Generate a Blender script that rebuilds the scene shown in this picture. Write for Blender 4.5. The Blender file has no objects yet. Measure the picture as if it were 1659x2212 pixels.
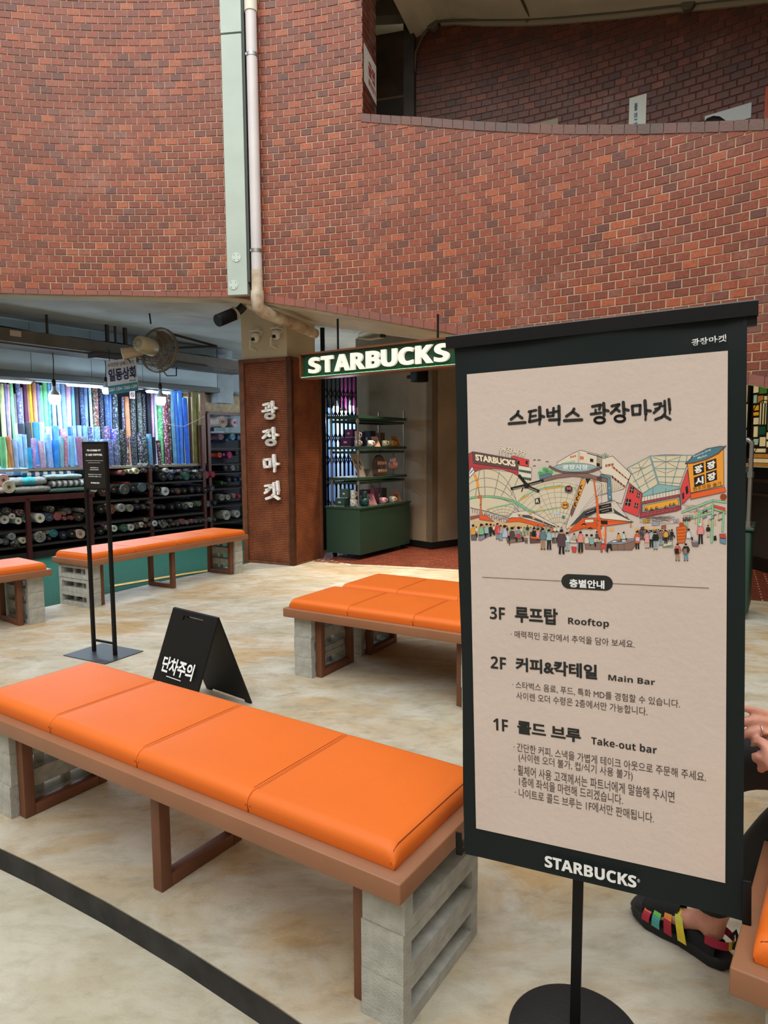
import bpy, bmesh, math, random
from mathutils import Vector, Matrix
random.seed(7)
SC = bpy.context.scene
COL = SC.collection
R2D = math.radians

# ------------------------------------------------------------------ camera
CH = 1.5
FPX = 1466.263
PITCH, ROLL = 0.0954, -0.0062
_fw = Vector((0, math.cos(PITCH), -math.sin(PITCH)))
_u0 = Vector((0, math.sin(PITCH), math.cos(PITCH)))
_r0 = Vector((1, 0, 0))
_rt = _r0 * math.cos(ROLL) + _u0 * math.sin(ROLL)
_up = _u0 * math.cos(ROLL) - _r0 * math.sin(ROLL)
cd = bpy.data.cameras.new('camera')
cam = bpy.data.objects.new('camera', cd)
COL.objects.link(cam)
cam.matrix_world = Matrix(((_rt.x, _up.x, -_fw.x, 0), (_rt.y, _up.y, -_fw.y, 0), (_rt.z, _up.z, -_fw.z, CH), (0, 0, 0, 1)))
cd.sensor_fit = 'VERTICAL'
cd.sensor_height = 36.0
cd.lens = FPX * 36.0 / 2212.0
cd.clip_start = 0.05
cd.clip_end = 200
SC.camera = cam

# ------------------------------------------------------------------ sky (pale overcast light from above the open court)
w = bpy.data.worlds.new('world')
SC.world = w
w.use_nodes = True
bg = w.node_tree.nodes['Background']
bg.inputs[0].default_value = (0.95, 0.985, 1.0, 1)
bg.inputs[1].default_value = 2.3
# the soft key of the translucent court roof, behind and above the viewer
sun = bpy.data.lights.new('court_roof_light', 'SUN')
sun.energy = 2.0
sun.angle = R2D(55)
sun.color = (1.0, 0.98, 0.94)
so = bpy.data.objects.new('court_roof_light', sun)
so.rotation_euler = (R2D(47), 0, R2D(-10))
COL.objects.link(so)
SC.view_settings.view_transform = 'Standard'
SC.view_settings.look = 'None'
SC.view_settings.gamma = 1
SC.view_settings.use_curve_mapping = False
SC.view_settings.exposure = -0.12

# ------------------------------------------------------------------ geometry helpers
O = Vector((0, 0, CH))
def ray(px, py):
    return _fw * FPX + _rt * (px - 829.5) + _up * (1106 - py)
def gz(px, py, z=0.0):
    d = ray(px, py); return O + d * ((z - CH) / d.z)
def at(px, py, Y):
    d = ray(px, py); return O + d * (Y / d.y)
WC = Vector((-2.603, -0.088)); WR = 7.865          # the round court: centre and radius of its brick wall
def cyl(az, r, z=0.0):
    a = R2D(az); return Vector((WC.x + r * math.cos(a), WC.y + r * math.sin(a), z))
SD = Vector((0.588, 0.809, 0)); SN = Vector((-0.809, 0.588, 0))   # along the stall front / into the stall
SP = Vector((-4.788, 9.516, 0))
def stall(px, py, off=0.0):
    d = ray(px, py); n = SN
    t = ((SP - O).dot(n) + off) / d.dot(n); return O + d * t
def interp(tab, x):
    t = sorted(tab)
    if x <= t[0][0]:
        (a, b), (c, d) = t[0], t[1]
    elif x >= t[-1][0]:
        (a, b), (c, d) = t[-2], t[-1]
    else:
        for i in range(len(t) - 1):
            if t[i][0] <= x <= t[i + 1][0]:
                (a, b), (c, d) = t[i], t[i + 1]; break
    return b + (d - b) * (x - a) / (c - a)

def lin(c):
    return tuple((v / 12.92 if v <= 0.04045 else ((v + 0.055) / 1.055) ** 2.4) for v in c)
def hx(s, k=1.0):
    s = s.lstrip('#'); c = tuple(int(s[i:i + 2], 16) / 255 for i in (0, 2, 4))
    return tuple(v * k for v in lin(c)) + (1,)
def rgb(r, g, b, k=1.0):
    return tuple(v * k for v in lin((r / 255, g / 255, b / 255))) + (1,)

# ------------------------------------------------------------------ materials
_M = {}
def newmat(name):
    m = bpy.data.materials.new(name); m.use_nodes = True
    return m, m.node_tree.nodes, m.node_tree.links, m.node_tree.nodes['Principled BSDF']
def pm(name, col, rough=0.6, metal=0.0, var=0.0, vscale=6.0, bump=0.0, bscale=40.0, col2=None, emit=None, es=0.0, spec=0.5, alpha=None, trans=0.0):
    if name in _M: return _M[name]
    m, N, L, b = newmat(name)
    b.inputs['Base Color'].default_value = col
    b.inputs['Roughness'].default_value = rough
    b.inputs['Metallic'].default_value = metal
    b.inputs['Specular IOR Level'].default_value = spec
    tc = N.new('ShaderNodeTexCoord')
    if var > 0 or col2:
        n = N.new('ShaderNodeTexNoise'); n.inputs['Scale'].default_value = vscale; n.inputs['Detail'].default_value = 6
        L.new(tc.outputs['Object'], n.inputs['Vector'])
        r = N.new('ShaderNodeValToRGB'); r.color_ramp.elements[0].position = 0.36; r.color_ramp.elements[1].position = 0.66
        c2 = col2 or tuple(min(1, v * (1 + var)) for v in col[:3]) + (1,)
        c1 = col if col2 else tuple(v * (1 - var) for v in col[:3]) + (1,)
        r.color_ramp.elements[0].color = c1; r.color_ramp.elements[1].color = c2
        L.new(n.outputs['Fac'], r.inputs['Fac']); L.new(r.outputs['Color'], b.inputs['Base Color'])
    if bump > 0:
        n2 = N.new('ShaderNodeTexNoise'); n2.inputs['Scale'].default_value = bscale; n2.inputs['Detail'].default_value = 4
        L.new(tc.outputs['Object'], n2.inputs['Vector'])
        bp = N.new('ShaderNodeBump'); bp.inputs['Strength'].default_value = bump; bp.inputs['Distance'].default_value = 0.01
        L.new(n2.outputs['Fac'], bp.inputs['Height']); L.new(bp.outputs['Normal'], b.inputs['Normal'])
    if emit:
        b.inputs['Emission Color'].default_value = emit; b.inputs['Emission Strength'].default_value = es
    if trans: b.inputs['Transmission Weight'].default_value = trans
    if alpha is not None: b.inputs['Alpha'].default_value = alpha
    _M[name] = m; return m

def ramp(N, pts):
    r = N.new('ShaderNodeValToRGB'); e = r.color_ramp.elements
    while len(e) < len(pts): e.new(0.5)
    for i, (p, c) in enumerate(pts): e[i].position = p; e[i].color = c
    return r

def concrete_mat(name, base, stain, light, dark, sc=0.9, bump=0.25, stain_amt=0.6):
    m, N, L, b = newmat(name)
    tc = N.new('ShaderNodeNewGeometry')
    mp = N.new('ShaderNodeMapping'); mp.inputs['Scale'].default_value = (1.0, 1.8, 1.0); mp.inputs['Rotation'].default_value = (0, 0, 0.35)
    L.new(tc.outputs['Position'], mp.inputs['Vector'])
    def noise(s, d=8, rr=0.6, dist=0.0):
        n = N.new('ShaderNodeTexNoise'); n.inputs['Scale'].default_value = s; n.inputs['Detail'].default_value = d
        n.inputs['Roughness'].default_value = rr; n.inputs['Distortion'].default_value = dist
        L.new(mp.outputs['Vector'], n.inputs['Vector']); return n
    n1 = noise(sc, 9, 0.62, 0.9); n2 = noise(sc * 2.3, 10, 0.68, 0.7); n3 = noise(sc * 9, 8, 0.7, 0.3); n4 = noise(90, 3)
    r1 = ramp(N, [(0.40, base), (0.60, stain)]); L.new(n1.outputs['Fac'], r1.inputs['Fac'])
    r2 = ramp(N, [(0.42, (0, 0, 0, 1)), (0.66, (1, 1, 1, 1))]); L.new(n2.outputs['Fac'], r2.inputs['Fac'])
    mx = N.new('ShaderNodeMix'); mx.data_type = 'RGBA'
    L.new(r2.outputs['Color'], mx.inputs['Factor']); L.new(r1.outputs['Color'], mx.inputs['A']); mx.inputs['B'].default_value = light
    r3 = ramp(N, [(0.28, dark), (0.52, (1, 1, 1, 1))]); L.new(n3.outputs['Fac'], r3.inputs['Fac'])
    m2 = N.new('ShaderNodeMix'); m2.data_type = 'RGBA'; m2.blend_type = 'MULTIPLY'; m2.inputs['Factor'].default_value = stain_amt
    L.new(mx.outputs['Result'], m2.inputs['A']); L.new(r3.outputs['Color'], m2.inputs['B'])
    L.new(m2.outputs['Result'], b.inputs['Base Color'])
    b.inputs['Roughness'].default_value = 0.62
    bp = N.new('ShaderNodeBump'); bp.inputs['Strength'].default_value = bump; bp.inputs['Distance'].default_value = 0.004
    ad = N.new('ShaderNodeMath'); ad.operation = 'ADD'; L.new(n3.outputs['Fac'], ad.inputs[0]); L.new(n4.outputs['Fac'], ad.inputs[1])
    L.new(ad.outputs[0], bp.inputs['Height']); L.new(bp.outputs['Normal'], b.inputs['Normal'])
    _M[name] = m; return m

BRICKS = [(0.0, rgb(98, 54, 44)), (0.10, rgb(114, 57, 39)), (0.45, rgb(128, 60, 38)), (0.80, rgb(140, 66, 40)), (0.94, rgb(162, 84, 49)), (1.0, rgb(112, 68, 60))]
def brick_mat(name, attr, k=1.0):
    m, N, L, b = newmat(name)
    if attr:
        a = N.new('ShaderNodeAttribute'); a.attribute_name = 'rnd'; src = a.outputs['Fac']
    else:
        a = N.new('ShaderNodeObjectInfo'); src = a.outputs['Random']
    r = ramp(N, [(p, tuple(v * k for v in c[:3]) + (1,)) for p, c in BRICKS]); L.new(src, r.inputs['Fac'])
    g = N.new('ShaderNodeNewGeometry')
    n = N.new('ShaderNodeTexNoise'); n.inputs['Scale'].default_value = 1.1; n.inputs['Detail'].default_value = 9; n.inputs['Roughness'].default_value = 0.7
    L.new(g.outputs['Position'], n.inputs['Vector'])
    rr = ramp(N, [(0.55, (0, 0, 0, 1)), (0.75, (1, 1, 1, 1))]); L.new(n.outputs['Fac'], rr.inputs['Fac'])
    sc = N.new('ShaderNodeMath'); sc.operation = 'MULTIPLY'; sc.inputs[1].default_value = 0.42; L.new(rr.outputs['Color'], sc.inputs[0])
    mx = N.new('ShaderNodeMix'); mx.data_type = 'RGBA'; L.new(sc.outputs[0], mx.inputs['Factor']); L.new(r.outputs['Color'], mx.inputs['A']); mx.inputs['B'].default_value = rgb(170, 132, 118)
    n2 = N.new('ShaderNodeTexNoise'); n2.inputs['Scale'].default_value = 45; n2.inputs['Detail'].default_value = 5; L.new(g.outputs['Position'], n2.inputs['Vector'])
    r2 = ramp(N, [(0.3, (0.74, 0.74, 0.74, 1)), (0.7, (1.15, 1.15, 1.15, 1))]); L.new(n2.outputs['Fac'], r2.inputs['Fac'])
    m2 = N.new('ShaderNodeMix'); m2.data_type = 'RGBA'; m2.blend_type = 'MULTIPLY'; m2.inputs['Factor'].default_value = 1
    L.new(mx.outputs['Result'], m2.inputs['A']); L.new(r2.outputs['Color'], m2.inputs['B']); L.new(m2.outputs['Result'], b.inputs['Base Color'])
    b.inputs['Roughness'].default_value = 0.5
    bp = N.new('ShaderNodeBump'); bp.inputs['Strength'].default_value = 0.25; bp.inputs['Distance'].default_value = 0.003
    L.new(n2.outputs['Fac'], bp.inputs['Height']); L.new(bp.outputs['Normal'], b.inputs['Normal'])
    _M[name] = m; return m

def attr_mat(name, rough=0.6, bump=0.0):
    m, N, L, b = newmat(name)
    a = N.new('ShaderNodeAttribute'); a.attribute_name = 'col'
    L.new(a.outputs['Color'], b.inputs['Base Color']); b.inputs['Roughness'].default_value = rough
    b.inputs['Specular IOR Level'].default_value = 0.25
    _M[name] = m; return m

def fabric_mat(name, kind):
    """cloth tinted by the object's own colour: plain, dotted, floral or striped print"""
    m, N, L, b = newmat(name)
    oi = N.new('ShaderNodeObjectInfo'); tc = N.new('ShaderNodeTexCoord')
    mp = N.new('ShaderNodeMapping'); L.new(tc.outputs['Object'], mp.inputs['Vector'])
    ge = N.new('ShaderNodeNewGeometry')
    ad = N.new('ShaderNodeVectorMath'); ad.operation = 'ADD'; L.new(ge.outputs['Position'], ad.inputs[0]); L.new(oi.outputs['Location'], ad.inputs[1])
    base = oi.outputs['Color']
    if kind == 'dots' or kind == 'floral':
        v = N.new('ShaderNodeTexVoronoi'); v.inputs['Scale'].default_value = 62 if kind == 'dots' else 30
        L.new(ad.outputs[0], v.inputs['Vector'])
        rr = ramp(N, [(0.30, (1, 1, 1, 1)), (0.36, (0, 0, 0, 1))]) if kind == 'dots' else ramp(N, [(0.40, (1, 1, 1, 1)), (0.48, (0, 0, 0, 1))])
        L.new(v.outputs['Distance'], rr.inputs['Fac'])
        mx = N.new('ShaderNodeMix'); mx.data_type = 'RGBA'; L.new(rr.outputs['Color'], mx.inputs['Factor']); L.new(base, mx.inputs['A'])
        if kind == 'dots':
            mx.inputs['B'].default_value = rgb(165, 168, 165)
        else:
            hs = N.new('ShaderNodeHueSaturation'); hs.inputs['Saturation'].default_value = 0.55; hs.inputs['Value'].default_value = 0.8
            L.new(v.outputs['Color'], hs.inputs['Color']); h2 = N.new('ShaderNodeMix'); h2.data_type = 'RGBA'; h2.inputs['Factor'].default_value = 0.45; L.new(hs.outputs['Color'], h2.inputs['A']); L.new(base, h2.inputs['B']); L.new(h2.outputs['Result'], mx.inputs['B'])
        base = mx.outputs['Result']
    n = N.new('ShaderNodeTexNoise'); n.inputs['Scale'].default_value = 9; n.inputs['Detail'].default_value = 4
    L.new(ad.outputs[0], n.inputs['Vector'])
    r2 = ramp(N, [(0.3, (0.7, 0.7, 0.7, 1)), (0.7, (1.1, 1.1, 1.1, 1))]); L.new(n.outputs['Fac'], r2.inputs['Fac'])
    m2 = N.new('ShaderNodeMix'); m2.data_type = 'RGBA'; m2.blend_type = 'MULTIPLY'; m2.inputs['Factor'].default_value = 1
    L.new(base, m2.inputs['A']); L.new(r2.outputs['Color'], m2.inputs['B']); L.new(m2.outputs['Result'], b.inputs['Base Color'])
    bp = N.new('ShaderNodeBump'); bp.inputs['Strength'].default_value = 0.5; bp.inputs['Distance'].default_value = 0.02
    L.new(n.outputs['Fac'], bp.inputs['Height']); L.new(bp.outputs['Normal'], b.inputs['Normal'])
    b.inputs['Roughness'].default_value = 0.7
    _M[name] = m; return m

# ------------------------------------------------------------------ mesh building
class MB:
    def __init__(s): s.v = []; s.f = []; s.sm = []; s.mi = []; s.cm = 0; s.val = []; s.cv = None
    def add(s, vs, fs, smooth=False):
        o = len(s.v); s.v += [tuple(p) for p in vs]
        for f in fs:
            s.f.append(tuple(i + o for i in f)); s.sm.append(smooth); s.mi.append(s.cm); s.val.append(s.cv)
        return s
    def box(s, lo, hi, M=None):
        (a, b, c), (d, e, f) = lo, hi
        vs = [Vector(p) for p in ((a, b, c), (d, b, c), (d, e, c), (a, e, c), (a, b, f), (d, b, f), (d, e, f), (a, e, f))]
        if M is not None: vs = [M @ p for p in vs]
        return s.add(vs, [(0, 3, 2, 1), (4, 5, 6, 7), (0, 1, 5, 4), (1, 2, 6, 5), (2, 3, 7, 6), (3, 0, 4, 7)])
    def rbox(s, lo, hi, r, M=None, seg=2):
        """box with rounded edges"""
        bm = bmesh.new(); bmesh.ops.create_cube(bm, size=1)
        c = (Vector(lo) + Vector(hi)) / 2; d = Vector(hi) - Vector(lo)
        for v in bm.verts: v.co = Vector((v.co.x * d.x, v.co.y * d.y, v.co.z * d.z)) + c
        bmesh.ops.bevel(bm, geom=bm.edges[:], offset=min(r, min(d) * 0.49), segments=seg, profile=0.5, affect='EDGES')
        return s.bm(bm, M, True)
    def bm(s, bm, M=None, smooth=False):
        bm.verts.ensure_lookup_table(); bm.verts.index_update()
        vs = [(M @ v.co) if M is not None else v.co.copy() for v in bm.verts]
        fs = [tuple(v.index for v in f.verts) for f in bm.faces]
        bm.free(); return s.add(vs, fs, smooth)
    def tube(s, pts, r, n=8, cap=True, smooth=True, closed=False):
        pts = [Vector(p) for p in pts]
        rs = r if isinstance(r, (list, tuple)) else [r] * len(pts)
        vs, fs = [], []
        t0 = (pts[1] - pts[0]).normalized()
        ref = Vector((0, 0, 1)) if abs(t0.z) < 0.9 else Vector((1, 0, 0))
        u = t0.cross(ref).normalized()
        m = len(pts)
        for i, p in enumerate(pts):
            if closed: t = (pts[(i + 1) % m] - pts[i - 1]).normalized()
            elif i == 0: t = t0
            elif i == m - 1: t = (pts[-1] - pts[-2]).normalized()
            else: t = ((pts[i + 1] - p).normalized() + (p - pts[i - 1]).normalized()).normalized()
            u = (u - t * u.dot(t)).normalized(); w_ = t.cross(u)
            for k in range(n):
                a = 2 * math.pi * k / n
                vs.append(p + (u * math.cos(a) + w_ * math.sin(a)) * rs[i])
        for i in range(m if closed else m - 1):
            for k in range(n):
                j = ((i + 1) % m) * n
                fs.append((i * n + k, i * n + (k + 1) % n, j + (k + 1) % n, j + k))
        s.add(vs, fs, smooth)
        if cap and not closed:
            s.add(vs[:n], [tuple(reversed(range(n)))]); s.add(vs[-n:], [tuple(range(n))])
        return s
    def lathe(s, prof, n=20, M=None, smooth=True):
        vs = []; fs = []
        for r, z in prof:
            for k in range(n):
                a = 2 * math.pi * k / n; vs.append(Vector((r * math.cos(a), r * math.sin(a), z)))
        for i in range(len(prof) - 1):
            for k in range(n):
                fs.append((i * n + k, i * n + (k + 1) % n, (i + 1) * n + (k + 1) % n, (i + 1) * n + k))
        if M is not None: vs = [M @ v for v in vs]
        return s.add(vs, fs, smooth)
    def prism(s, poly, z0, z1, M=None):
        n = len(poly); vs = [Vector((x, y, z0)) for x, y in poly] + [Vector((x, y, z1)) for x, y in poly]
        if M is not None: vs = [M @ v for v in vs]
        fs = [tuple(reversed(range(n))), tuple(range(n, 2 * n))] + [(i, (i + 1) % n, n + (i + 1) % n, n + i) for i in range(n)]
        return s.add(vs, fs)
    def mesh(s, name, mats):
        me = bpy.data.meshes.new(name); me.from_pydata(s.v, [], s.f)
        for m in (mats if isinstance(mats, (list, tuple)) else [mats]): me.materials.append(m)
        me.polygons.foreach_set('use_smooth', s.sm); me.polygons.foreach_set('material_index', s.mi)
        if any(v is not None for v in s.val):
            if isinstance(next(v for v in s.val if v is not None), (float, int)):
                a = me.attributes.new('rnd', 'FLOAT', 'FACE'); a.data.foreach_set('value', [float(v or 0) for v in s.val])
            else:
                a = me.attributes.new('col', 'FLOAT_COLOR', 'FACE')
                a.data.foreach_set('color', [c for v in s.val for c in (v or (0, 0, 0, 1))])
        me.update(); return me
    def build(s, name, mats, parent=None, loc=(0, 0, 0), rz=0.0):
        o = bpy.data.objects.new(name, s.mesh(name, mats)); COL.objects.link(o)
        o.location = loc; o.rotation_euler = (0, 0, rz)
        if parent is not None: o.parent = parent
        return o
def tag(o, label=None, cat=None, group=None, kind=None):
    if label: o['label'] = label
    if cat: o['category'] = cat
    if group: o['group'] = group
    if kind: o['kind'] = kind
    return o
def empty(name, label, cat, loc=(0, 0, 0), rz=0.0, group=None):
    o = bpy.data.objects.new(name, None); COL.objects.link(o); o.empty_display_size = 0.05
    o.location = loc; o.rotation_euler = (0, 0, rz); return tag(o, label, cat, group)
def struct(o): o['kind'] = 'structure'; return o
def dup(o, parent=None):
    c = o.copy(); COL.objects.link(c)
    if parent is not None: c.parent = parent
    for ch in list(o.children): dup(ch, c)
    return c
def frame_m(origin, x, y=None, z=None):
    """matrix with the given local axes"""
    x = Vector(x).normalized()
    if z is None: z = x.cross(Vector(y)).normalized(); y = z.cross(x)
    elif y is None: z = Vector(z).normalized(); y = z.cross(x).normalized(); z = x.cross(y)
    o = Vector(origin)
    return Matrix(((x.x, y.x, z.x, o.x), (x.y, y.y, z.y, o.y), (x.z, y.z, z.z, o.z), (0, 0, 0, 1)))

# ------------------------------------------------------------------ lettering
_TC = {}
def bold(s):
    o = ''
    for ch in s: o += chr(0x1D5D4 + ord(ch) - 65) if 'A' <= ch <= 'Z' else chr(0x1D5EE + ord(ch) - 97) if 'a' <= ch <= 'z' else chr(0x1D7EC + ord(ch) - 48) if '0' <= ch <= '9' else ch
    return o
def text_geo(body, offset=0.0, extrude=0.0, spacing=1.0):
    key = (body, offset, extrude, spacing)
    if key in _TC: return _TC[key]
    c = bpy.data.curves.new('lettering', 'FONT'); c.body = body; c.offset = offset; c.extrude = extrude; c.space_character = spacing
    c.resolution_u = 3
    o = bpy.data.objects.new('lettering', c); COL.objects.link(o)
    dg = bpy.context.evaluated_depsgraph_get(); me = o.evaluated_get(dg).to_mesh()
    vs = [v.co.copy() for v in me.vertices]; fs = [tuple(p.vertices) for p in me.polygons]
    bpy.data.objects.remove(o); bpy.data.curves.remove(c)
    if not vs: vs = [Vector((0, 0, 0)), Vector((1, 1, 0))]
    lo = (min(v.x for v in vs), min(v.y for v in vs)); hi = (max(v.x for v in vs), max(v.y for v in vs))
    _TC[key] = (vs, fs, lo, hi); return _TC[key]
def put_text(mb, body, x0, y0, x1, y1, z, M=None, offset=0.0, depth=0.0, keep=False):
    """lettering fitted into the rectangle x0..x1, y0..y1 of a local plane"""
    vs, fs, lo, hi = text_geo(body, offset, 0.5 if depth else 0.0)
    sx = (x1 - x0) / (hi[0] - lo[0]); sy = (y1 - y0) / (hi[1] - lo[1])
    out = [Vector((x0 + (v.x - lo[0]) * sx, y0 + (v.y - lo[1]) * sy, z + (v.z + 0.5) * depth if depth else z)) for v in vs]
    if M is not None: out = [M @ v for v in out]
    mb.add(out, fs)
# brush lettering: strokes of the four and four syllables, (width, points) in a 1659 x 340 field, y down
BR = {
 's1': [(22, [(170, 165), (158, 195), (103, 238)]), (22, [(165, 196), (205, 226)]), (23, [(86, 278), (233, 266)])],
 'ta': [(20, [(268, 168), (333, 154)]), (19, [(284, 166), (272, 258)]), (18, [(286, 212), (330, 204)]), (22, [(272, 260), (352, 243)]), (26, [(366, 128), (370, 235)]), (17, [(370, 235), (364, 285)]), (22, [(376, 205), (405, 214)])],
 'beo': [(20, [(436, 150), (441, 210)]), (20, [(494, 135), (491, 205)]), (17, [(440, 180), (490, 173)]), (19, [(441, 212), (492, 204)]), (20, [(500, 170), (535, 163)]), (24, [(543, 118), (546, 222)]), (22, [(456, 244), (548, 240)]), (20, [(546, 240), (543, 285)])],
 's2': [(22, [(682, 142), (668, 170), (612, 210)]), (22, [(676, 172), (722, 204)]), (24, [(594, 250), (752, 242)])],
 'gwang': [(22, [(851, 120), (925, 106), (914, 146)]), (18, [(880, 150), (880, 180)]), (21, [(838, 190), (928, 178)]), (25, [(954, 92), (958, 198)]), (22, [(964, 152), (996, 161)]), (20, 'e', 917, 245, 46, 27)],
 'jang': [(22, [(1030, 116), (1096, 101), (1058, 150), (1022, 182)]), (22, [(1066, 140), (1098, 163)]), (25, [(1134, 82), (1142, 190)]), (22, [(1148, 146), (1180, 154)]), (20, 'e', 1103, 232, 46, 28)],
 'ma': [(22, [(1216, 118), (1223, 196)]), (21, [(1223, 194), (1286, 190)]), (22, [(1286, 190), (1290, 110)]), (21, [(1290, 108), (1216, 116)]), (26, [(1333, 68), (1341, 190)]), (16, [(1341, 190), (1338, 244)]), (22, [(1348, 156), (1384, 161)])],
 'ket': [(20, [(1420, 100), (1480, 92), (1462, 138), (1415, 178)]), (17, [(1428, 142), (1470, 130)]), (21, [(1514, 70), (1518, 168)]), (16, [(1488, 116), (1512, 113)]), (22, [(1553, 54), (1562, 150)]), (14, [(1562, 150), (1560, 186)]), (22, [(1516, 186), (1488, 218), (1430, 240)]), (22, [(1514, 206), (1564, 238)])],
}
def brush(mb, keys, tr, k=1.0, wscale=1.0, thick=None):
    """strokes as flat (or raised) round-ended ribbons; tr maps field (x, y) to a 3-D point, thick is the raise vector"""
    for key in keys:
        for st in BR[key]:
            wd = st[0] * wscale
            if st[1] == 'e':
                _, _, cx, cy, rx, ry = st; n = 20
                pts = [(cx + rx * math.cos(2 * math.pi * i / n), cy + ry * math.sin(2 * math.pi * i / n)) for i in range(n + 1)]
            else: pts = st[1]
            for i in range(len(pts) - 1):
                (x0, y0), (x1, y1) = pts[i], pts[i + 1]
                a = math.atan2(y1 - y0, x1 - x0); h = wd / 2; m = 6
                ring = [(x0 + h * math.cos(a + math.pi / 2 + math.pi * j / m), y0 + h * math.sin(a + math.pi / 2 + math.pi * j / m)) for j in range(m + 1)]
                ring += [(x1 + h * math.cos(a - math.pi / 2 + math.pi * j / m), y1 + h * math.sin(a - math.pi / 2 + math.pi * j / m)) for j in range(m + 1)]
                vs = [tr(x, y) for x, y in ring]; q = len(vs)
                if thick is None: mb.add(vs, [tuple(range(q))])
                else:
                    v2 = [v + thick for v in vs]
                    mb.add(vs + v2, [tuple(range(q)), tuple(range(q, 2 * q))] + [(j, (j + 1) % q, q + (j + 1) % q, q + j) for j in range(q)])
# ------------------------------------------------------------------ shared materials
M_floor = concrete_mat('court_concrete', rgb(178, 170, 148), rgb(184, 156, 114), rgb(202, 198, 184), (0.50, 0.46, 0.42, 1), 0.75, 0.3, 0.62)
M_low = concrete_mat('lower_concrete', rgb(184, 178, 158), rgb(176, 164, 138), rgb(196, 191, 174), (0.62, 0.58, 0.52, 1), 1.2, 0.3, 0.5)
M_green = pm('green_floor_paint', rgb(30, 76, 60), 0.85, var=0.3, vscale=60, bump=0.2, bscale=120, spec=0.15)
M_blackpaint = pm('black_riser_paint', rgb(38, 37, 37), 0.7, var=0.5, vscale=9, bump=0.4, bscale=30)
M_mortar = pm('mortar', rgb(184, 162, 136), 0.9, var=0.2, vscale=8)
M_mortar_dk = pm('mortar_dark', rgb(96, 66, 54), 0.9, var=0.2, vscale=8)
M_brick = brick_mat('brick_single', False)
M_bricks = brick_mat('brick_joined', True)
M_brick_shade = brick_mat('brick_single_shaded', False, 0.46)  # gallery copies of the brick, shade darkened into their colour
M_bricks_shade = brick_mat('brick_joined_shaded', True, 0.46)
M_cap = pm('cap_brick', rgb(112, 78, 68), 0.6, col2=rgb(92, 76, 72), vscale=2.2, bump=0.3)
M_sold = pm('soldier_brick', rgb(142, 82, 66), 0.6, col2=rgb(124, 78, 68), vscale=2.5, bump=0.3)
M_beige = pm('beige_plaster', rgb(196, 186, 160), 0.8, var=0.08, vscale=2.5, bump=0.1)
M_greyceil = pm('grey_ceiling_paint', rgb(178, 178, 172), 0.85, var=0.1, vscale=1.6, bump=0.1)
M_plaster = pm('grey_brown_plaster', rgb(146, 132, 112), 0.85, var=0.16, vscale=1.8, bump=0.35, bscale=9)
M_black = pm('black_paint', rgb(20, 20, 21), 0.5, spec=0.3)
M_blackm = pm('matt_black_metal', rgb(17, 17, 18), 0.5, spec=0.22)
M_dark = pm('dark_wall', rgb(44, 40, 38), 0.8)
M_tile = pm('red_floor_tile', rgb(120, 62, 48), 0.35, var=0.15, vscale=5)
M_grout = pm('pale_grout', rgb(186, 160, 136), 0.9)
M_yellow = pm('yellow_line_paint', rgb(196, 156, 42), 0.6, var=0.15, vscale=9)

# ------------------------------------------------------------------ floors
SCX, SCY, SR = -6.7094, -7.1021, 10.888     # the low step is a wide arc
def stp(a, r=0.0, z=0.0): return Vector((SCX + (SR + r) * math.cos(R2D(a)), SCY + (SR + r) * math.sin(R2D(a)), z))
inner = [stp(a) for a in range(80, 19, -2)]
edgeL = [Vector((-4.7, 4.0, 0)), Vector((-3.35, 6.2, 0)), Vector((-3.17, 6.48, 0)), Vector((-2.81, 7.04, 0)), Vector((-2.555, 7.53, 0)), Vector((-1.9, 8.52, 0)), Vector((-1.7, 8.95, 0)), Vector((-0.8, 9.2, 0))]
arc = [cyl(a, 8.93, 0) for a in range(76, 16, -3)]
outl = [tuple(p[:2]) for p in inner] + [(7.0, -3.0)] + [tuple(p[:2]) for p in reversed(arc)] + [tuple(p[:2]) for p in reversed(edgeL)]
mb = MB(); mb.prism(outl, -0.085, 0.0)
floor = struct(mb.build('floor', M_floor))
mb = MB(); vs = []
r_in = [stp(a, -.003) for a in range(80, 19, -2)]
vs = [Vector((p.x, p.y, -0.001)) for p in r_in] + [Vector((p.x, p.y, -0.085)) for p in r_in]; n = len(r_in)
mb.add(vs, [(i, i + 1, n + i + 1, n + i) for i in range(n - 1)])
riser = struct(mb.build('trim_1', M_blackpaint)); riser['label'] = 'black painted riser of the low curved step'
mb = MB(); mb.add([(-14, -12, -0.085), (14, -12, -0.085), (14, 6, -0.085), (-14, 6, -0.085)], [(0, 1, 2, 3)])
lowf = struct(mb.build('floor_lower', M_low))
mb = MB(); mb.add([(-16, 1.2, -0.03), (-6.4, 2.2, -0.03), (-4.7, 3.9, -0.03), (-3.2, 6.2, -0.03), (-0.6, 9.0, -0.03), (-0.6, 20, -0.03), (-16, 20, -0.03)], [(0, 1, 2, 3, 4, 5, 6)])
gf = struct(mb.build('floor_green', M_green))
# yellow line painted on the green floor
mb = MB()
yl = [Vector((-3.05, 7.45, 0)), Vector((-2.45, 8.15, 0)), Vector((-1.86, 8.72, 0))]
for a, b in zip(yl, yl[1:]):
    d = (b - a).normalized(); s = Vector((-d.y, d.x, 0)) * 0.05
    mb.add([a - s, b - s, b + s, a + s], [(0, 1, 2, 3)])
tag(mb.build('floor_line', M_yellow, loc=(0, 0, -0.024)), 'yellow line painted on the green floor beside the far bench', 'floor line')
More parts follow.
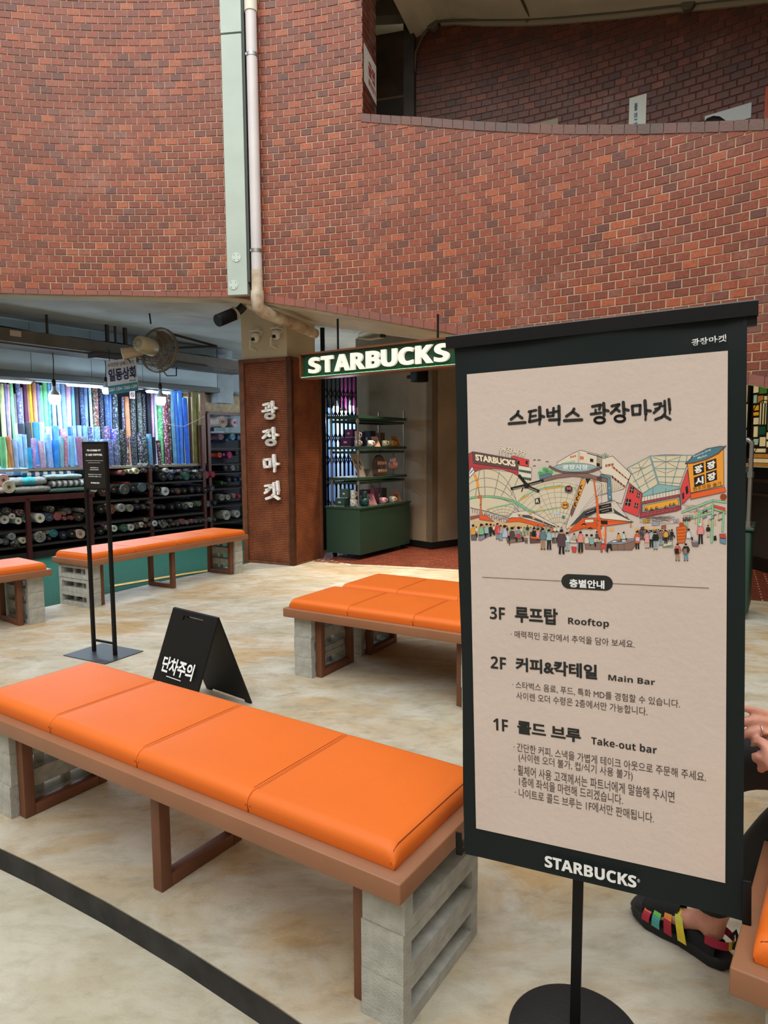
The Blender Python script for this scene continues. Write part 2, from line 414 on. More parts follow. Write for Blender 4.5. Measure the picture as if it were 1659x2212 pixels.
# red tiles beyond the threshold: small pieces, joined
mb = MB(); b2 = MB()
tdir = Vector((0.9, -0.44, 0)).normalized(); tn = Vector((-tdir.y, tdir.x, 0))
org = Vector((-0.9, 9.2, 0))
for i in range(-4, 60):
    for j in range(-38, 60):
        c = org + tdir * (0.2 * i + (0.1 if j % 2 else 0)) + tn * 0.072 * j
        rr = math.hypot(c.x - WC.x, c.y - WC.y)
        if rr < 9.02 or c.y > 12.5 or c.x > 7.5 or c.x < -0.95 or (c.x < -0.1 and c.y > 10.6): continue
        h = 0.0015 * random.random()
        q = [c - tdir * 0.092 - tn * 0.0295, c + tdir * 0.092 - tn * 0.0295, c + tdir * 0.092 + tn * 0.0295, c - tdir * 0.092 + tn * 0.0295]
        mb.add([(p.x, p.y, -0.005) for p in q] + [(p.x, p.y, 0.0015 - h) for p in q], [(4, 5, 6, 7), (0, 1, 5, 4), (1, 2, 6, 5), (2, 3, 7, 6), (3, 0, 4, 7)])
b2.add([Vector((-0.85, 9.0, -0.006)), Vector((8, 2.0, -0.006)), Vector((8, 14, -0.006)), Vector((-0.85, 14, -0.006))], [(0, 1, 2, 3)])
tf = struct(b2.build('floor_tiled', M_grout))
tag(mb.build('floor_tiles', M_tile, tf), kind='stuff')
mb = MB()   # pale threshold strip between concrete and tiles
aa = list(range(76, 14, -2)); vs = [cyl(a, 8.86, 0.002) for a in aa] + [cyl(a, 8.99, 0.002) for a in aa]; n = len(aa)
mb.add(vs, [(i, n + i, n + i + 1, i + 1) for i in range(n - 1)])
struct(mb.build('trim_2', pm('threshold_stone', rgb(182, 176, 160), 0.6, var=0.15, vscale=4), loc=(0, 0, 0)))

# ------------------------------------------------------------------ round brick wall
BOT = [(110, 3.2), (101.6, 3.2), (92.7, 3.2), (83.2, 3.165), (80.1, 3.09), (77.1, 3.02), (74.5, 2.94), (72, 2.866), (69.3, 2.782), (66.7, 2.70), (64.3, 2.618), (55, 2.31), (45.5, 1.995), (38, 1.72)]
CAPT = [(72.19, 4.94), (67.48, 4.798), (62.81, 4.628), (57.56, 4.437), (53.52, 4.293), (49.76, 4.162), (44.94, 3.987), (38, 3.73)]
TOPZ = 7.2
PIT, BL = 0.0733, 0.1255
def bot(a): return interp(BOT, a)
def capt(a): return interp(CAPT, a)
def curved_wall(name, a0, a1, r0, r1, zlo, zhi, mats, da=1.0):
    n = max(2, int(abs(a1 - a0) / da) + 1); A = [a0 + (a1 - a0) * i / (n - 1) for i in range(n)]
    vs = []
    for a in A: vs += [cyl(a, r0, zlo(a)), cyl(a, r0, zhi(a)), cyl(a, r1, zhi(a)), cyl(a, r1, zlo(a))]
    fs = []
    for i in range(n - 1):
        o = i * 4; p = o + 4
        for k in range(4): fs.append((o + k, o + (k + 1) % 4, p + (k + 1) % 4, p + k))
    fs += [(3, 2, 1, 0), tuple(4 * (n - 1) + k for k in range(4))]
    mb = MB(); mb.add(vs, fs); return struct(mb.build(name, mats))
def brick_face(parent, a0, a1, R, zlo, zhi, msingle, mjoined, limit, focus, prot=0.007, joint=0.0105, jit=True):
    """running-bond brick slips on the inside of a round wall; the nearest in view are single parts"""
    dA = math.degrees(BL / R); rows = int((7.2 - 1.5) / PIT)
    cand = []; clip = []
    for k in range(rows):
        z0 = 1.5 + k * PIT + joint / 2; z1 = z0 + PIT - joint
        i0 = math.floor(min(a0, a1) / dA) - 1; i1 = math.ceil(max(a0, a1) / dA) + 1
        for i in range(i0, i1):
            c0 = (i + (0.5 if k % 2 else 0)) * dA; c1 = c0 + dA - math.degrees(joint / R)
            c0 = max(c0, min(a0, a1)); c1 = min(c1, max(a0, a1))
            if c1 - c0 < 0.12: continue
            lo0, lo1, hi0, hi1 = zlo(c0), zlo(c1), zhi(c0), zhi(c1)
            b0, b1 = max(z0, lo0), max(z0, lo1); t0, t1 = min(z1, hi0), min(z1, hi1)
            if t0 - b0 < 0.006 and t1 - b1 < 0.006: continue
            t0 = max(t0, b0 + 0.001); t1 = max(t1, b1 + 0.001)
            full = (b0 == z0 and b1 == z0 and t0 == z1 and t1 == z1 and c1 - c0 > dA * 0.8)
            (cand if full else clip).append((c0, c1, b0, b1, t0, t1))
    cand.sort(key=lambda q: focus((q[0] + q[1]) / 2, (q[2] + q[4]) / 2))
    h = PIT - joint; Lb = BL - joint; s = 0.0025
    m = MB(); x = Lb / 2; z = h / 2; y = prot + 0.006
    m.add([(-x, y, -z), (x, y, -z), (x, y, z), (-x, y, z), (-x, 0, -z), (x, 0, -z), (x, 0, z), (-x, 0, z)][0:4] +
          [(-x, s, -z), (x, s, -z), (x, s, z), (-x, s, z)] + [(-x + s, 0, -z + s), (x - s, 0, -z + s), (x - s, 0, z - s), (-x + s, 0, z - s)],
          [(0, 1, 5, 4), (1, 2, 6, 5), (2, 3, 7, 6), (3, 0, 4, 7), (4, 5, 9, 8), (5, 6, 10, 9), (6, 7, 11, 10), (7, 4, 8, 11), (8, 9, 10, 11)])
    me = m.mesh('brick', msingle)
    for q in cand[:limit]:
        a = (q[0] + q[1]) / 2; o = bpy.data.objects.new('brick', me); COL.objects.link(o)
        p = cyl(a, R - prot + (random.random() - 0.5) * 0.003, (q[2] + q[4]) / 2)
        o.location = p; o.rotation_euler = (0, 0, R2D(a - 90)); o.parent = parent
    j = MB(); 
    for q in cand[limit:] + clip:
        c0, c1, b0, b1, t0, t1 = q; r = R - prot + (random.random() - 0.5) * 0.003; r2 = R + 0.004
        j.cv = random.random()
        vs = [cyl(c0, r, b0), cyl(c1, r, b1), cyl(c1, r, t1), cyl(c0, r, t0), cyl(c0, r2, b0), cyl(c1, r2, b1), cyl(c1, r2, t1), cyl(c0, r2, t0)]
        j.add(vs, [(0, 1, 2, 3), (0, 4, 5, 1), (1, 5, 6, 2), (2, 6, 7, 3), (3, 7, 4, 0)])
    tag(j.build('bricks', mjoined, parent), kind='stuff')
def inview(a, z, R):
    p = cyl(a, R, z) - O; d = p.dot(_fw)
    if d < 0.1: return 99
    x = 829.5 + FPX * p.dot(_rt) / d; y = 1106 - FPX * p.dot(_up) / d
    return p.length + (0 if -5 < x < 1664 and -5 < y < 2217 else 50)
TH = 0.22
wl = curved_wall('wall_left', 108, 82.35, WR, WR + TH, lambda a: bot(a), lambda a: TOPZ, M_mortar)
tag(wl, 'left part of the round red brick wall, over the fabric stall')
brick_face(wl, 108, 82.35, WR, lambda a: bot(a) + 0.062, lambda a: TOPZ, M_brick, M_bricks, 290, lambda a, z: inview(a, z, WR))
wr0 = curved_wall('wall_centre', 82.35, 72.19, WR, WR + TH, lambda a: bot(a), lambda a: TOPZ, M_mortar)
tag(wr0, 'round red brick wall between the drainpipe and the upper opening')
brick_face(wr0, 82.35, 72.19, WR, lambda a: bot(a) + 0.075, lambda a: TOPZ, M_brick, M_bricks, 290, lambda a, z: inview(a, z, WR))
wr = curved_wall('wall_right', 72.19, 38, WR, WR + TH, lambda a: bot(a), lambda a: capt(a) - 0.02, M_mortar)
tag(wr, 'round red brick parapet wall of the ramp, over the shop entrance')
brick_face(wr, 72.19, 38, WR, lambda a: bot(a) + 0.075, lambda a: capt(a) - 0.083, M_brick, M_bricks, 295, lambda a, z: inview(a, z, WR))
def edge_row(parent, a0, a1, zfun, h, R, depth, mat, step):
    """a row of bricks laid along a sloping edge"""
    a = a0
    while a > a1:
        b = a - step
        z0, z1 = zfun(a), zfun(b); g = 0.006; gg = math.degrees(g / R)
        m = MB(); A, B = a - gg / 2, b + gg / 2; r0 = R - 0.012 - random.random() * 0.003; r1 = R + depth
        vs = [cyl(A, r0, z0 + g), cyl(B, r0, z1 + g), cyl(B, r0, z1 + h), cyl(A, r0, z0 + h), cyl(A, r1, z0 + g), cyl(B, r1, z1 + g), cyl(B, r1, z1 + h), cyl(A, r1, z0 + h)]
        m.add(vs, [(0, 1, 2, 3), (0, 4, 5, 1), (1, 5, 6, 2), (2, 6, 7, 3), (3, 7, 4, 0), (4, 7, 6, 5)])
        m.build('brick', mat, parent); a = b
cap = struct(MB().add([cyl(72.1, WR + .05, 4.85), cyl(71.9, WR + .05, 4.85), cyl(71.9, WR + .1, 4.85)], [(0, 1, 2)]).build('trim_3', M_mortar))
cap['label'] = 'row of dark capping bricks along the top of the parapet'
edge_row(cap, 72.3, 39, lambda a: capt(a) - 0.088, 0.088, WR, TH + 0.02, M_cap, 0.80)
sold = struct(MB().add([cyl(72.1, WR + .05, 3.0), cyl(71.9, WR + .05, 3.0), cyl(71.9, WR + .1, 3.0)], [(0, 1, 2)]).build('trim_4', M_mortar))
sold['label'] = 'edging row of bricks along the lower edge of the brick wall'
edge_row(sold, 107, 82.4, lambda a: bot(a) - 0.004, 0.062, WR, TH * 0.5, M_sold, 0.92)
edge_row(sold, 82.3, 39, lambda a: bot(a) - 0.006, 0.082, WR, TH * 0.5, M_sold, 0.88)
# brick return at the left side of the opening
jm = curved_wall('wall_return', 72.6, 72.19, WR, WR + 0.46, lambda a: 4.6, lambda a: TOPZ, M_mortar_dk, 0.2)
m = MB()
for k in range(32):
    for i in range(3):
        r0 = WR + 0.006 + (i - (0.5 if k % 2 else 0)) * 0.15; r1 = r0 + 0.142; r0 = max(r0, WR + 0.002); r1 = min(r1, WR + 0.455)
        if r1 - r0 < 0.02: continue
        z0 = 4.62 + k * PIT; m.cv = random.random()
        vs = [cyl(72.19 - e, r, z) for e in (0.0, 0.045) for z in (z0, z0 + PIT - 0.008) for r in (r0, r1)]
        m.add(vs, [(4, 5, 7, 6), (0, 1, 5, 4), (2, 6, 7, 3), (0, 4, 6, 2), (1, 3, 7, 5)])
tag(m.build('bricks', M_bricks_shade, jm), kind='stuff')
# the rest of the round court wall behind the viewer (not in the photo's frame, height set to shade the court and let light in)
M_far = pm('far_bounce_tone', rgb(178, 166, 150), 0.8, var=.1, vscale=2)  # pale tone chosen for neutral bounce light, not the brick's own colour
up_ = curved_wall('wall_upper_floors', 108.5, 38, WR, WR + .2, lambda a: 7.2, lambda a: 12.5, M_far, 4)
rest = curved_wall('wall_round_rest', 398, 108.5, WR, WR + .2, lambda a: -0.1, lambda a: 9.0, M_far, 4)
# upper gallery behind the opening: ramp slab, back wall, ceiling
R2 = WR + 1.4
slab = curved_wall('ramp_slab', 82.35, 38, WR + TH, R2 + .2, lambda a: bot(a) + 0.03, lambda a: capt(a) - 0.75, M_beige)
slab['label'] = 'sloping beige concrete slab of the ramp behind the brick parapet'
sof = curved_wall('soffit', 108, 38, WR + 0.02, WR + TH + 0.02, lambda a: bot(a) - 0.012, lambda a: bot(a) + 0.03, M_beige)
CE2 = [(76, 6.75), (70.9, 6.37), (68.8, 6.53), (66, 6.40), (62.3, 6.25), (58.2, 6.10), (53.2, 5.91), (48.2, 5.68), (38, 5.2)]
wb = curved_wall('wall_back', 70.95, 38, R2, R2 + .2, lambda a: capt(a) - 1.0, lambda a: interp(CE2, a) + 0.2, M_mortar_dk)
tag(wb, 'brick wall inside the upper gallery, its shade darkened into the colour')
brick_face(wb, 70.95, 38, R2, lambda a: capt(a) - 0.4, lambda a: interp(CE2, a) - 0.01, M_brick_shade, M_bricks_shade, 290, lambda a, z: inview(a, z, R2) + (0 if z > capt(a) + 0.25 else 40))
gc = curved_wall('ceiling_upper', 71.2, 38, WR + 0.0, R2 + .2, lambda a: interp(CE2, a), lambda a: interp(CE2, a) + 0.6, M_beige)
gc2 = curved_wall('ceiling_upper_left', 80, 71.2, WR + TH, R2 + 1.4, lambda a: 6.72, lambda a: 7.2, M_beige)
mld = curved_wall('trim_5', 69.0, 38, R2 - 0.035, R2, lambda a: interp(CE2, a) - 0.055, lambda a: interp(CE2, a), pm('pale_moulding', rgb(150, 138, 118), 0.7))
# plaster post, door leaf and beam at the left end of the gallery
post = curved_wall('wall_post', 71.75, 70.95, R2 - 0.1, R2 + .2, lambda a: 5.28, lambda a: 6.7, pm('dirty_grey_plaster', rgb(52, 46, 40), 0.8, var=0.3, vscale=5))
dr = curved_wall('door_1', 76.5, 71.75, R2 + 0.35, R2 + .4, lambda a: 5.95, lambda a: 6.75, pm('brown_door_board', rgb(74, 54, 34), 0.6, var=0.3, vscale=4))
dr2 = curved_wall('wall_gallery_end', 76.5, 71.2, R2 + 1.3, R2 + 1.4, lambda a: 4.2, lambda a: 7, M_dark)
bm_ = curved_wall('beam', 76.5, 71.0, R2 - 0.3, R2 - 0.12, lambda a: 6.50 + (a - 71) * 0.02, lambda a: 6.75, pm('grey_beam', rgb(96, 88, 78), 0.8))
bm_['label'] = 'grey concrete beam over the gallery door'; struct(bm_)
cl = curved_wall('wall_gallery_side', 76.7, 76.4, WR + TH, R2 + 1.4, lambda a: 3.4, lambda a: 7, M_dark)
# conduit with two round junction boxes along the gallery ceiling edge
cb = empty('conduit', 'dark conduit with round junction boxes along the gallery ceiling edge', 'conduit', (0, 0, 0))
m = MB(); pts = [cyl(71.0, R2 - 0.05, 5.98), cyl(70.9, R2 - 0.05, 6.2), cyl(70.4, R2 - 0.05, 6.36), cyl(69.8, R2 - 0.05, 6.46)]
m.tube(pts, 0.016, 8)
m.tube([cyl(a, R2 - 0.05, interp(CE2, a) + 0.0) for a in (69.2, 66, 63, 60, 56, 52, 48)], 0.012, 8)
m.tube([cyl(62.7, R2 - 0.05, 6.24), cyl(62.4, R2 - 0.05, 6.27), cyl(62.3, R2 - .3, 6.24), cyl(62.2, R2 - 1.0, 6.24)], 0.014, 8)
m.build('pipe_run', pm('grey_conduit', rgb(84, 78, 66), 0.6), cb)
for a in (69.55, 52.1):
    m = MB(); c = cyl(a, R2 - 0.06, interp(CE2, a) - 0.01); d = (Vector((WC.x, WC.y, c.z)) - c).normalized()
    m.tube([c - d * 0.03, c + d * 0.035], 0.065, 18, smooth=False); m.build('junction_box', pm('grey_box', rgb(92, 86, 74), 0.6), cb)

# ------------------------------------------------------------------ shop level shell: ceiling and far walls
def ring(name, a0, a1, r0, r1, z, mat, th=0.1):
    return curved_wall(name, a0, a1, r0, r1, lambda a: z, lambda a: z + th, mat, 2.0)
ring('ceiling', 125, 82.3, WR + TH, WR + 9, 3.24, M_greyceil)
ring('ceiling_entrance', 82.3, 30, R2 + .18, WR + 9, 3.24, M_beige)
curved_wall('wall_back_shop', 128, 70, WR + 6.2, WR + 6.4, lambda a: -0.1, lambda a: 3.3, M_dark, 3)
curved_wall('wall_back_entrance', 70, 28, WR + 4.6, WR + 4.8, lambda a: -0.1, lambda a: 3.3, M_dark, 3)
curved_wall('wall_side_left', 126, 125, WR - 0.5, WR + 6.4, lambda a: -0.1, lambda a: 3.3, M_dark, 1)
curved_wall('wall_side_right', 31, 30, WR + 0.5, WR + 4.8, lambda a: -0.1, lambda a: 3.3, M_dark, 1)
curved_wall('wall_ramp_right', 38.6, 38, WR, R2 + .2, lambda a: 0.0, lambda a: 5.3, M_dark, 1)

# ------------------------------------------------------------------ the column with rusty lattice and the raised letters
CF = Vector((-1.143, 8.523, 0)); cx = Vector((-0.902, 0.431, 0)).normalized(); cy = Vector((0.431, 0.902, 0)).normalized()
W1, W2 = 0.79, 0.73
col = empty('column', 'rust brown lattice clad column with white raised letters under beige plaster', 'column', tuple(CF))
colM = frame_m((0, 0, 0), cx, z=(0, 0, 1)); # local x = along left face, local y = into the column
if (colM @ Vector((0, 1, 0))).dot(cy) < 0: sgn = -1
else: sgn = 1
def cp(x, y, z): return cx * x + cy * y + Vector((0, 0, z))
def cbox(mb, x0, x1, y0, y1, z0, z1):
    vs = [cp(x, y, z) for z in (z0, z1) for (x, y) in ((x0, y0), (x1, y0), (x1, y1), (x0, y1))]
    mb.add(vs, [(0, 3, 2, 1), (4, 5, 6, 7), (0, 1, 5, 4), (1, 2, 6, 5), (2, 3, 7, 6), (3, 0, 4, 7)])
M_rust = pm('rusted_steel', rgb(112, 66, 38), 0.55, col2=rgb(84, 50, 32), vscale=9, bump=0.15)
M_rustg = pm('rusted_lattice', rgb(152, 88, 54), 0.6, col2=rgb(122, 66, 40), vscale=4)
m = MB(); cbox(m, 0.12, W1 - .12, 0.12, W2 - .12, 2.5, 3.24); cbox(m, 0.07, W1 - .03, 0.03, W2 - .03, 2.6, 3.24); m.build('column_top', pm('column_plaster', rgb(198, 188, 162), 0.8, var=0.06, vscale=3), col)
m = MB(); cbox(m, 0.06, W1 - .03, 0.06, W2 - .03, 0.0, 2.6); m.build('column_core', pm('dark_backing', rgb(52, 20, 10), 0.8), col)
m = MB(); fr = 0.075
for (x0, x1) in ((-0.0, fr), (W1 - fr, W1)): cbox(m, x0, x1, 0.0, 0.07, 0, 2.62)
cbox(m, 0, 0.07, 0.0, fr * 0.8, 0, 2.62); cbox(m, 0, 0.03, W2 - 0.03, W2, 0, 2.62)
cbox(m, -0.004, W1 + .004, -0.004, 0.07, 2.58, 2.625); cbox(m, -0.004, 0.07, -0.004, W2, 2.58, 2.625)
cbox(m, fr, W1 - fr, 0.0, 0.06, 0.0, 0.035); cbox(m, 0, 0.05, 0.04, W2, 0.0, 0.012)
m.build('steel_frame', M_rust, col)
m = MB()
nx = 32
for i in range(nx + 1):
    x = fr + (W1 - 2 * fr) * i / nx; cbox(m, x - 0.0035, x + 0.0035, 0.03, 0.04, 0.03, 2.58)
nz = 116
for k in range(nz + 1):
    z = 0.03 + (2.55) * k / nz; cbox(m, fr, W1 - fr, 0.028, 0.036, z - 0.0035, z + 0.0035)
ny = 32
for i in range(ny + 1):
    y = fr * .8 + (W2 - fr * .8 - 0.03) * i / ny; cbox(m, 0.03, 0.04, y - 0.0035, y + 0.0035, 0.01, 2.58)
for k in range(nz + 1):
    z = 0.012 + (2.568) * k / nz; cbox(m, 0.028, 0.036, fr * .7, W2 - 0.03, z - 0.0035, z + 0.0035)
tag(m.build('lattice', M_rustg, col), kind='stuff')
# letters: on the plane y = -0.03 of the left face
def col_hit(px, py, y=-0.03):
    d = ray(px, py); p0 = CF + cy * y
    t = (p0 - O).dot(cy) / d.dot(cy); q = O + d * t - CF; return q.dot(cx), q.z
for key, (x0, x1, y0, y1), bx in (('gwang', (566, 598, 866, 905), (828, 1008, 82, 274)), ('jang', (567, 601, 923, 962), (1012, 1192, 72, 262)), ('ma', (569, 602, 982, 1020), (1205, 1394, 58, 252)), ('ket', (571, 603, 1039, 1079), (1405, 1576, 44, 250))):
    a = col_hit(x0, y1); b = col_hit(x1, y0)
    m = MB()
    tr = lambda x, y, a=a, b=b, bx=bx: cp(a[0] + (b[0] - a[0]) * (x - bx[0]) / (bx[1] - bx[0]), -0.04, a[1] + (b[1] - a[1]) * (bx[3] - y) / (bx[3] - bx[2]))
    brush(m, [key], tr, wscale=1.25, thick=cy * 0.035)
    m.build('raised_letter', pm('white_letter', rgb(236, 236, 232), 0.45), col)
# two dome cameras on the plaster
for i, (px, py) in enumerate(((560, 728), (605, 722))):
    d = ray(px, py); p0 = CF + cy * 0.03; t = (p0 - O).dot(cy) / d.dot(cy); P = O + d * t
    c = empty('security_camera', ['left white dome camera on the beige top of the column', 'right white dome camera on the beige top of the column'][i], 'camera', tuple(P), 0, 'security cameras on the column')
    wm = pm('white_plastic', rgb(214, 212, 204), 0.4)
    m = MB(); f = -cy
    m.tube([Vector((0, 0, .06)), f * 0.03 + Vector((0, 0, .06))], 0.05, 12, smooth=False)
    m.box((-0.055, -0.13, 0.045), (0.055, 0.0, 0.065), frame_m((0, 0, 0), cx * -1, z=(0, 0, 1))); m.build('bracket', wm, c)
    m = MB(); q = f * 0.085 + Vector((0, 0, -0.02))
    m.lathe([(0.001, 0.055), (0.05, 0.055), (0.055, 0.03), (0.055, 0.0), (0.045, -0.035), (0.02, -0.055), (0.001, -0.058)], 16, Matrix.Translation(q)); m.build('camera_dome', wm, c)
    m = MB(); g = q + f * 0.045 + Vector((0, 0, -0.025)); m.box((-0.022, -0.012, -0.018), (0.022, 0.012, 0.018), frame_m(g, cx * -1, z=(0, 0, 1))); m.build('lens_window', M_black, c)
    m = MB(); m.tube([q, q + Vector((-0.07, 0, -0.04)), q + Vector((-0.08, .05, -0.12)), q + Vector((0, .07, -0.16))], 0.008, 6); m.build('cable', wm, c)

# ------------------------------------------------------------------ duct box and drainpipe on the wall
def wallpt(a, out, z): return cyl(a, WR - out, z)
du = empty('duct_box', 'pale green grey metal duct box running down the brick wall', 'duct', tuple(wallpt(82.3, 0, 3.17)))
M_duct = pm('pale_green_duct', rgb(172, 186, 176), 0.5, var=0.05, vscale=3)
def along(a0, a1, out0, out1, z0, z1):
    m = MB(); b = Vector(du.location)
    vs = [wallpt(a, o_, z) - b for z in (z0, z1) for (a, o_) in ((a0, out0), (a1, out0), (a1, out1), (a0, out1))]
    m.add(vs, [(0, 3, 2, 1), (4, 5, 6, 7), (0, 1, 5, 4), (1, 2, 6, 5), (2, 3, 7, 6), (3, 0, 4, 7)]); return m
along(83.25, 81.62, 0.0, 0.11, 3.165, 5.84).build('duct_section', M_duct, du)
along(83.27, 81.60, 0.0, 0.112, 5.86, 7.0).build('duct_section', M_duct, du)
along(81.60, 81.42, 0.0, 0.09, 3.3, 7.0).build('side_channel', pm('dark_gap', rgb(70, 74, 72), 0.6), du)
for px, py in ((519, 553), (513, 618)):
    a = 82.45 if py < 600 else 82.75; z = 3.56 if py < 600 else 3.27; c = wallpt(a, 0.111, z) - Vector(du.location); d = Vector((WC.x, WC.y, 0)) - Vector((c.x, c.y, 0)) - Vector(du.location); d.z = 0; d.normalize()
    m = MB(); m.tube([c, c + d * 0.006], 0.05, 20, smooth=False); m.build('round_cover', pm('pale_cover', rgb(190, 204, 196), 0.5), du)
    m = MB()
    for k in range(4):
        q = c + d * 0.006 + Vector((math.cos(k * 1.57 + .8) * 0.035 * -d.y, math.cos(k * 1.57 + .8) * 0.035 * d.x, math.sin(k * 1.57 + .8) * 0.035)); m.tube([q, q + d * 0.003], 0.004, 6)
    m.build('screws', M_black, du)
dp = empty('drainpipe', 'white plastic drainpipe with metal clamps beside the duct box', 'pipe', tuple(wallpt(80.85, 0, 3.0)))
M_pvc = pm('white_pvc', rgb(206, 200, 200), 0.35, var=0.06, vscale=2)
M_pvcs = pm('stained_pvc', rgb(206, 196, 176), 0.45, col2=rgb(150, 120, 90), vscale=6)
b0 = Vector(dp.location); ap = 80.83
m = MB(); m.tube([wallpt(ap, 0.09, 3.42) - b0, wallpt(ap, 0.09, 7.0) - b0], 0.058, 18, cap=False); m.build('pipe', M_pvc, dp)
m = MB(); m.tube([wallpt(ap, 0.09, 3.12) - b0, wallpt(ap, 0.09, 3.42) - b0], 0.061, 18, cap=False); m.build('pipe', M_pvcs, dp)
m = MB(); m.tube([wallpt(ap, 0.09, 6.05) - b0, wallpt(ap, 0.09, 7.0) - b0], 0.067, 18); m.build('socket', pm('cream_pvc', rgb(216, 212, 196), 0.4), dp)
tgt = Vector((-0.86, 8.75, 2.93)); e0 = wallpt(ap, 0.09, 3.14); e1 = wallpt(ap, 0.09, 3.03); e2 = wallpt(ap, 0.03, 2.99) + Vector((0.03, 0, 0))
m = MB(); m.tube([wallpt(ap, 0.09, 3.20) - b0, e0 - b0, e1 - b0, e2 - b0 + Vector((0.02, 0.02, 0)), tgt - b0], [0.07, 0.072, 0.072, 0.07, 0.062], 18); m.build('elbow', M_pvcs, dp)
for z in (5.62, 3.62):
    m = MB(); m.tube([wallpt(ap, 0.09, z - 0.018) - b0, wallpt(ap, 0.09, z + 0.018) - b0], 0.063, 18); m.box((-0.012, -0.075, -0.012), (0.012, 0.075, 0.012), Matrix.Translation(wallpt(ap + .4, 0.06, z) - b0)); m.build('clamp', pm('galvanised', rgb(150, 152, 152), 0.35, 0.8), dp)
bp_ = empty('black_pipe_elbow', 'black ribbed flexible pipe hanging under the brick edge beside the drainpipe', 'pipe', tuple(at(500, 690, 8.0)))
b0 = Vector(bp_.location)
m = MB(); P = [at(527, 660, 8.0) - b0, at(520, 668, 8.0) - b0, at(509, 677, 8.0) - b0]; m.tube(P, 0.05, 12); m.build('upper_hose', M_black, bp_)
m = MB(); A = at(509, 677, 8.0) - b0; B = at(470, 693, 7.8) - b0; K = 30
m.tube([A.lerp(B, i / K) for i in range(K + 1)], [0.068 + (0.004 if i % 2 else 0) for i in range(K + 1)], 14); m.build('ribbed_hose', M_blackm, bp_)
m = MB(); m.tube([at(511, 675, 8.0) - b0, at(504, 680, 7.98) - b0], 0.074, 14); m.build('tape_band', pm('grey_tape', rgb(150, 146, 136), 0.5), bp_)
m = MB(); m.tube([at(528, 650, 8.0) - b0, at(535, 658, 8.0) - b0, at(548, 666, 8.05) - b0, at(560, 668, 8.1) - b0], 0.035, 10); m.build('cream_elbow', M_pvcs, bp_)
# ------------------------------------------------------------------ benches
M_orange = pm('orange_leather', rgb(226, 110, 34), 0.5, var=0.03, vscale=3, bump=0.12, bscale=260, spec=0.35)
M_stitch = pm('stitch_seam', rgb(112, 42, 12), 0.7)
M_bench = pm('brown_painted_steel', rgb(146, 98, 68), 0.45, var=0.05, vscale=5, bump=0.05, bscale=120)
M_leg = pm('brown_leg_paint', rgb(112, 68, 44), 0.5, var=0.12, vscale=7)
M_block = pm('cinder_block', rgb(172, 172, 164), 0.9, var=0.14, vscale=22, bump=0.45, bscale=150)
def pad(s, D, h, first, last):
    """one leather pad: domed height field with rounded outer edges and tight inner seams"""
    def stops(L, ra, rb):
        a = [0, .08, .25, .5, .8, 1.0]
        xs = [ra * t for t in a] + [ra + (L - ra - rb) * k / 6 for k in range(1, 6)] + [L - rb * t for t in reversed(a)]
        return xs
    RO, RI = 0.034, 0.008
    ra = RO if first else RI; rb = RO if last else RI
    us = stops(s, ra, rb); vs_ = stops(D, RO, RO)
    def prof(x, L, a, b):
        d = x; r = a; 
        if L - x < d: d = L - x; r = b
        if d >= r: return 1.0, r
        return math.sqrt(max(0, 1 - ((r - d) / r) ** 2)), r
    V = []; nu, nv = len(us), len(vs_)
    for u in us:
        for v in vs_:
            pu, r1 = prof(u, s, ra, rb); pv, r2 = prof(v, D, RO, RO)
            z = h - (1 - pu) * r1 * 0.9 - (1 - pv) * r2 * 0.85
            z = max(z, h * 0.25)
            puff = 0.004 * (1 - (2 * u / s - 1) ** 4) * (1 - (2 * v / D - 1) ** 4)
            bulge = 0.0
            V.append(Vector((u, v, z + puff)))
    F = [(i * nv + j, (i + 1) * nv + j, (i + 1) * nv + j + 1, i * nv + j + 1) for i in range(nu - 1) for j in range(nv - 1)]
    edge = [(i, 0) for i in range(nu)] + [(nu - 1, j) for j in range(1, nv)] + [(i, nv - 1) for i in range(nu - 2, -1, -1)] + [(0, j) for j in range(nv - 2, 0, -1)]
    o = len(V)
    for (i, j) in edge:
        p = V[i * nv + j]; V.append(Vector((p.x + (0.004 if i == 0 else -0.004 if i == nu - 1 else 0), p.y + (0.004 if j == 0 else -0.004 if j == nv - 1 else 0), 0.0)))
    n = len(edge)
    for k in range(n):
        a = edge[k][0] * nv + edge[k][1]; b = edge[(k + 1) % n][0] * nv + edge[(k + 1) % n][1]
        F.append((a, o + k, o + (k + 1) % n, b))
    return MB().add(V, F, True)
def seam_line(x, D, h, r=0.0013):
    pts = [Vector((x, 0.0, h * 0.35)), Vector((x, 0.004, h * .62)), Vector((x, 0.014, h * 0.86)), Vector((x, 0.035, h + 0.0005))] + [Vector((x, D * t, h + 0.001)) for t in (.2, .4, .6, .8)] + [Vector((x, D - 0.035, h + 0.0005))]
    return pts
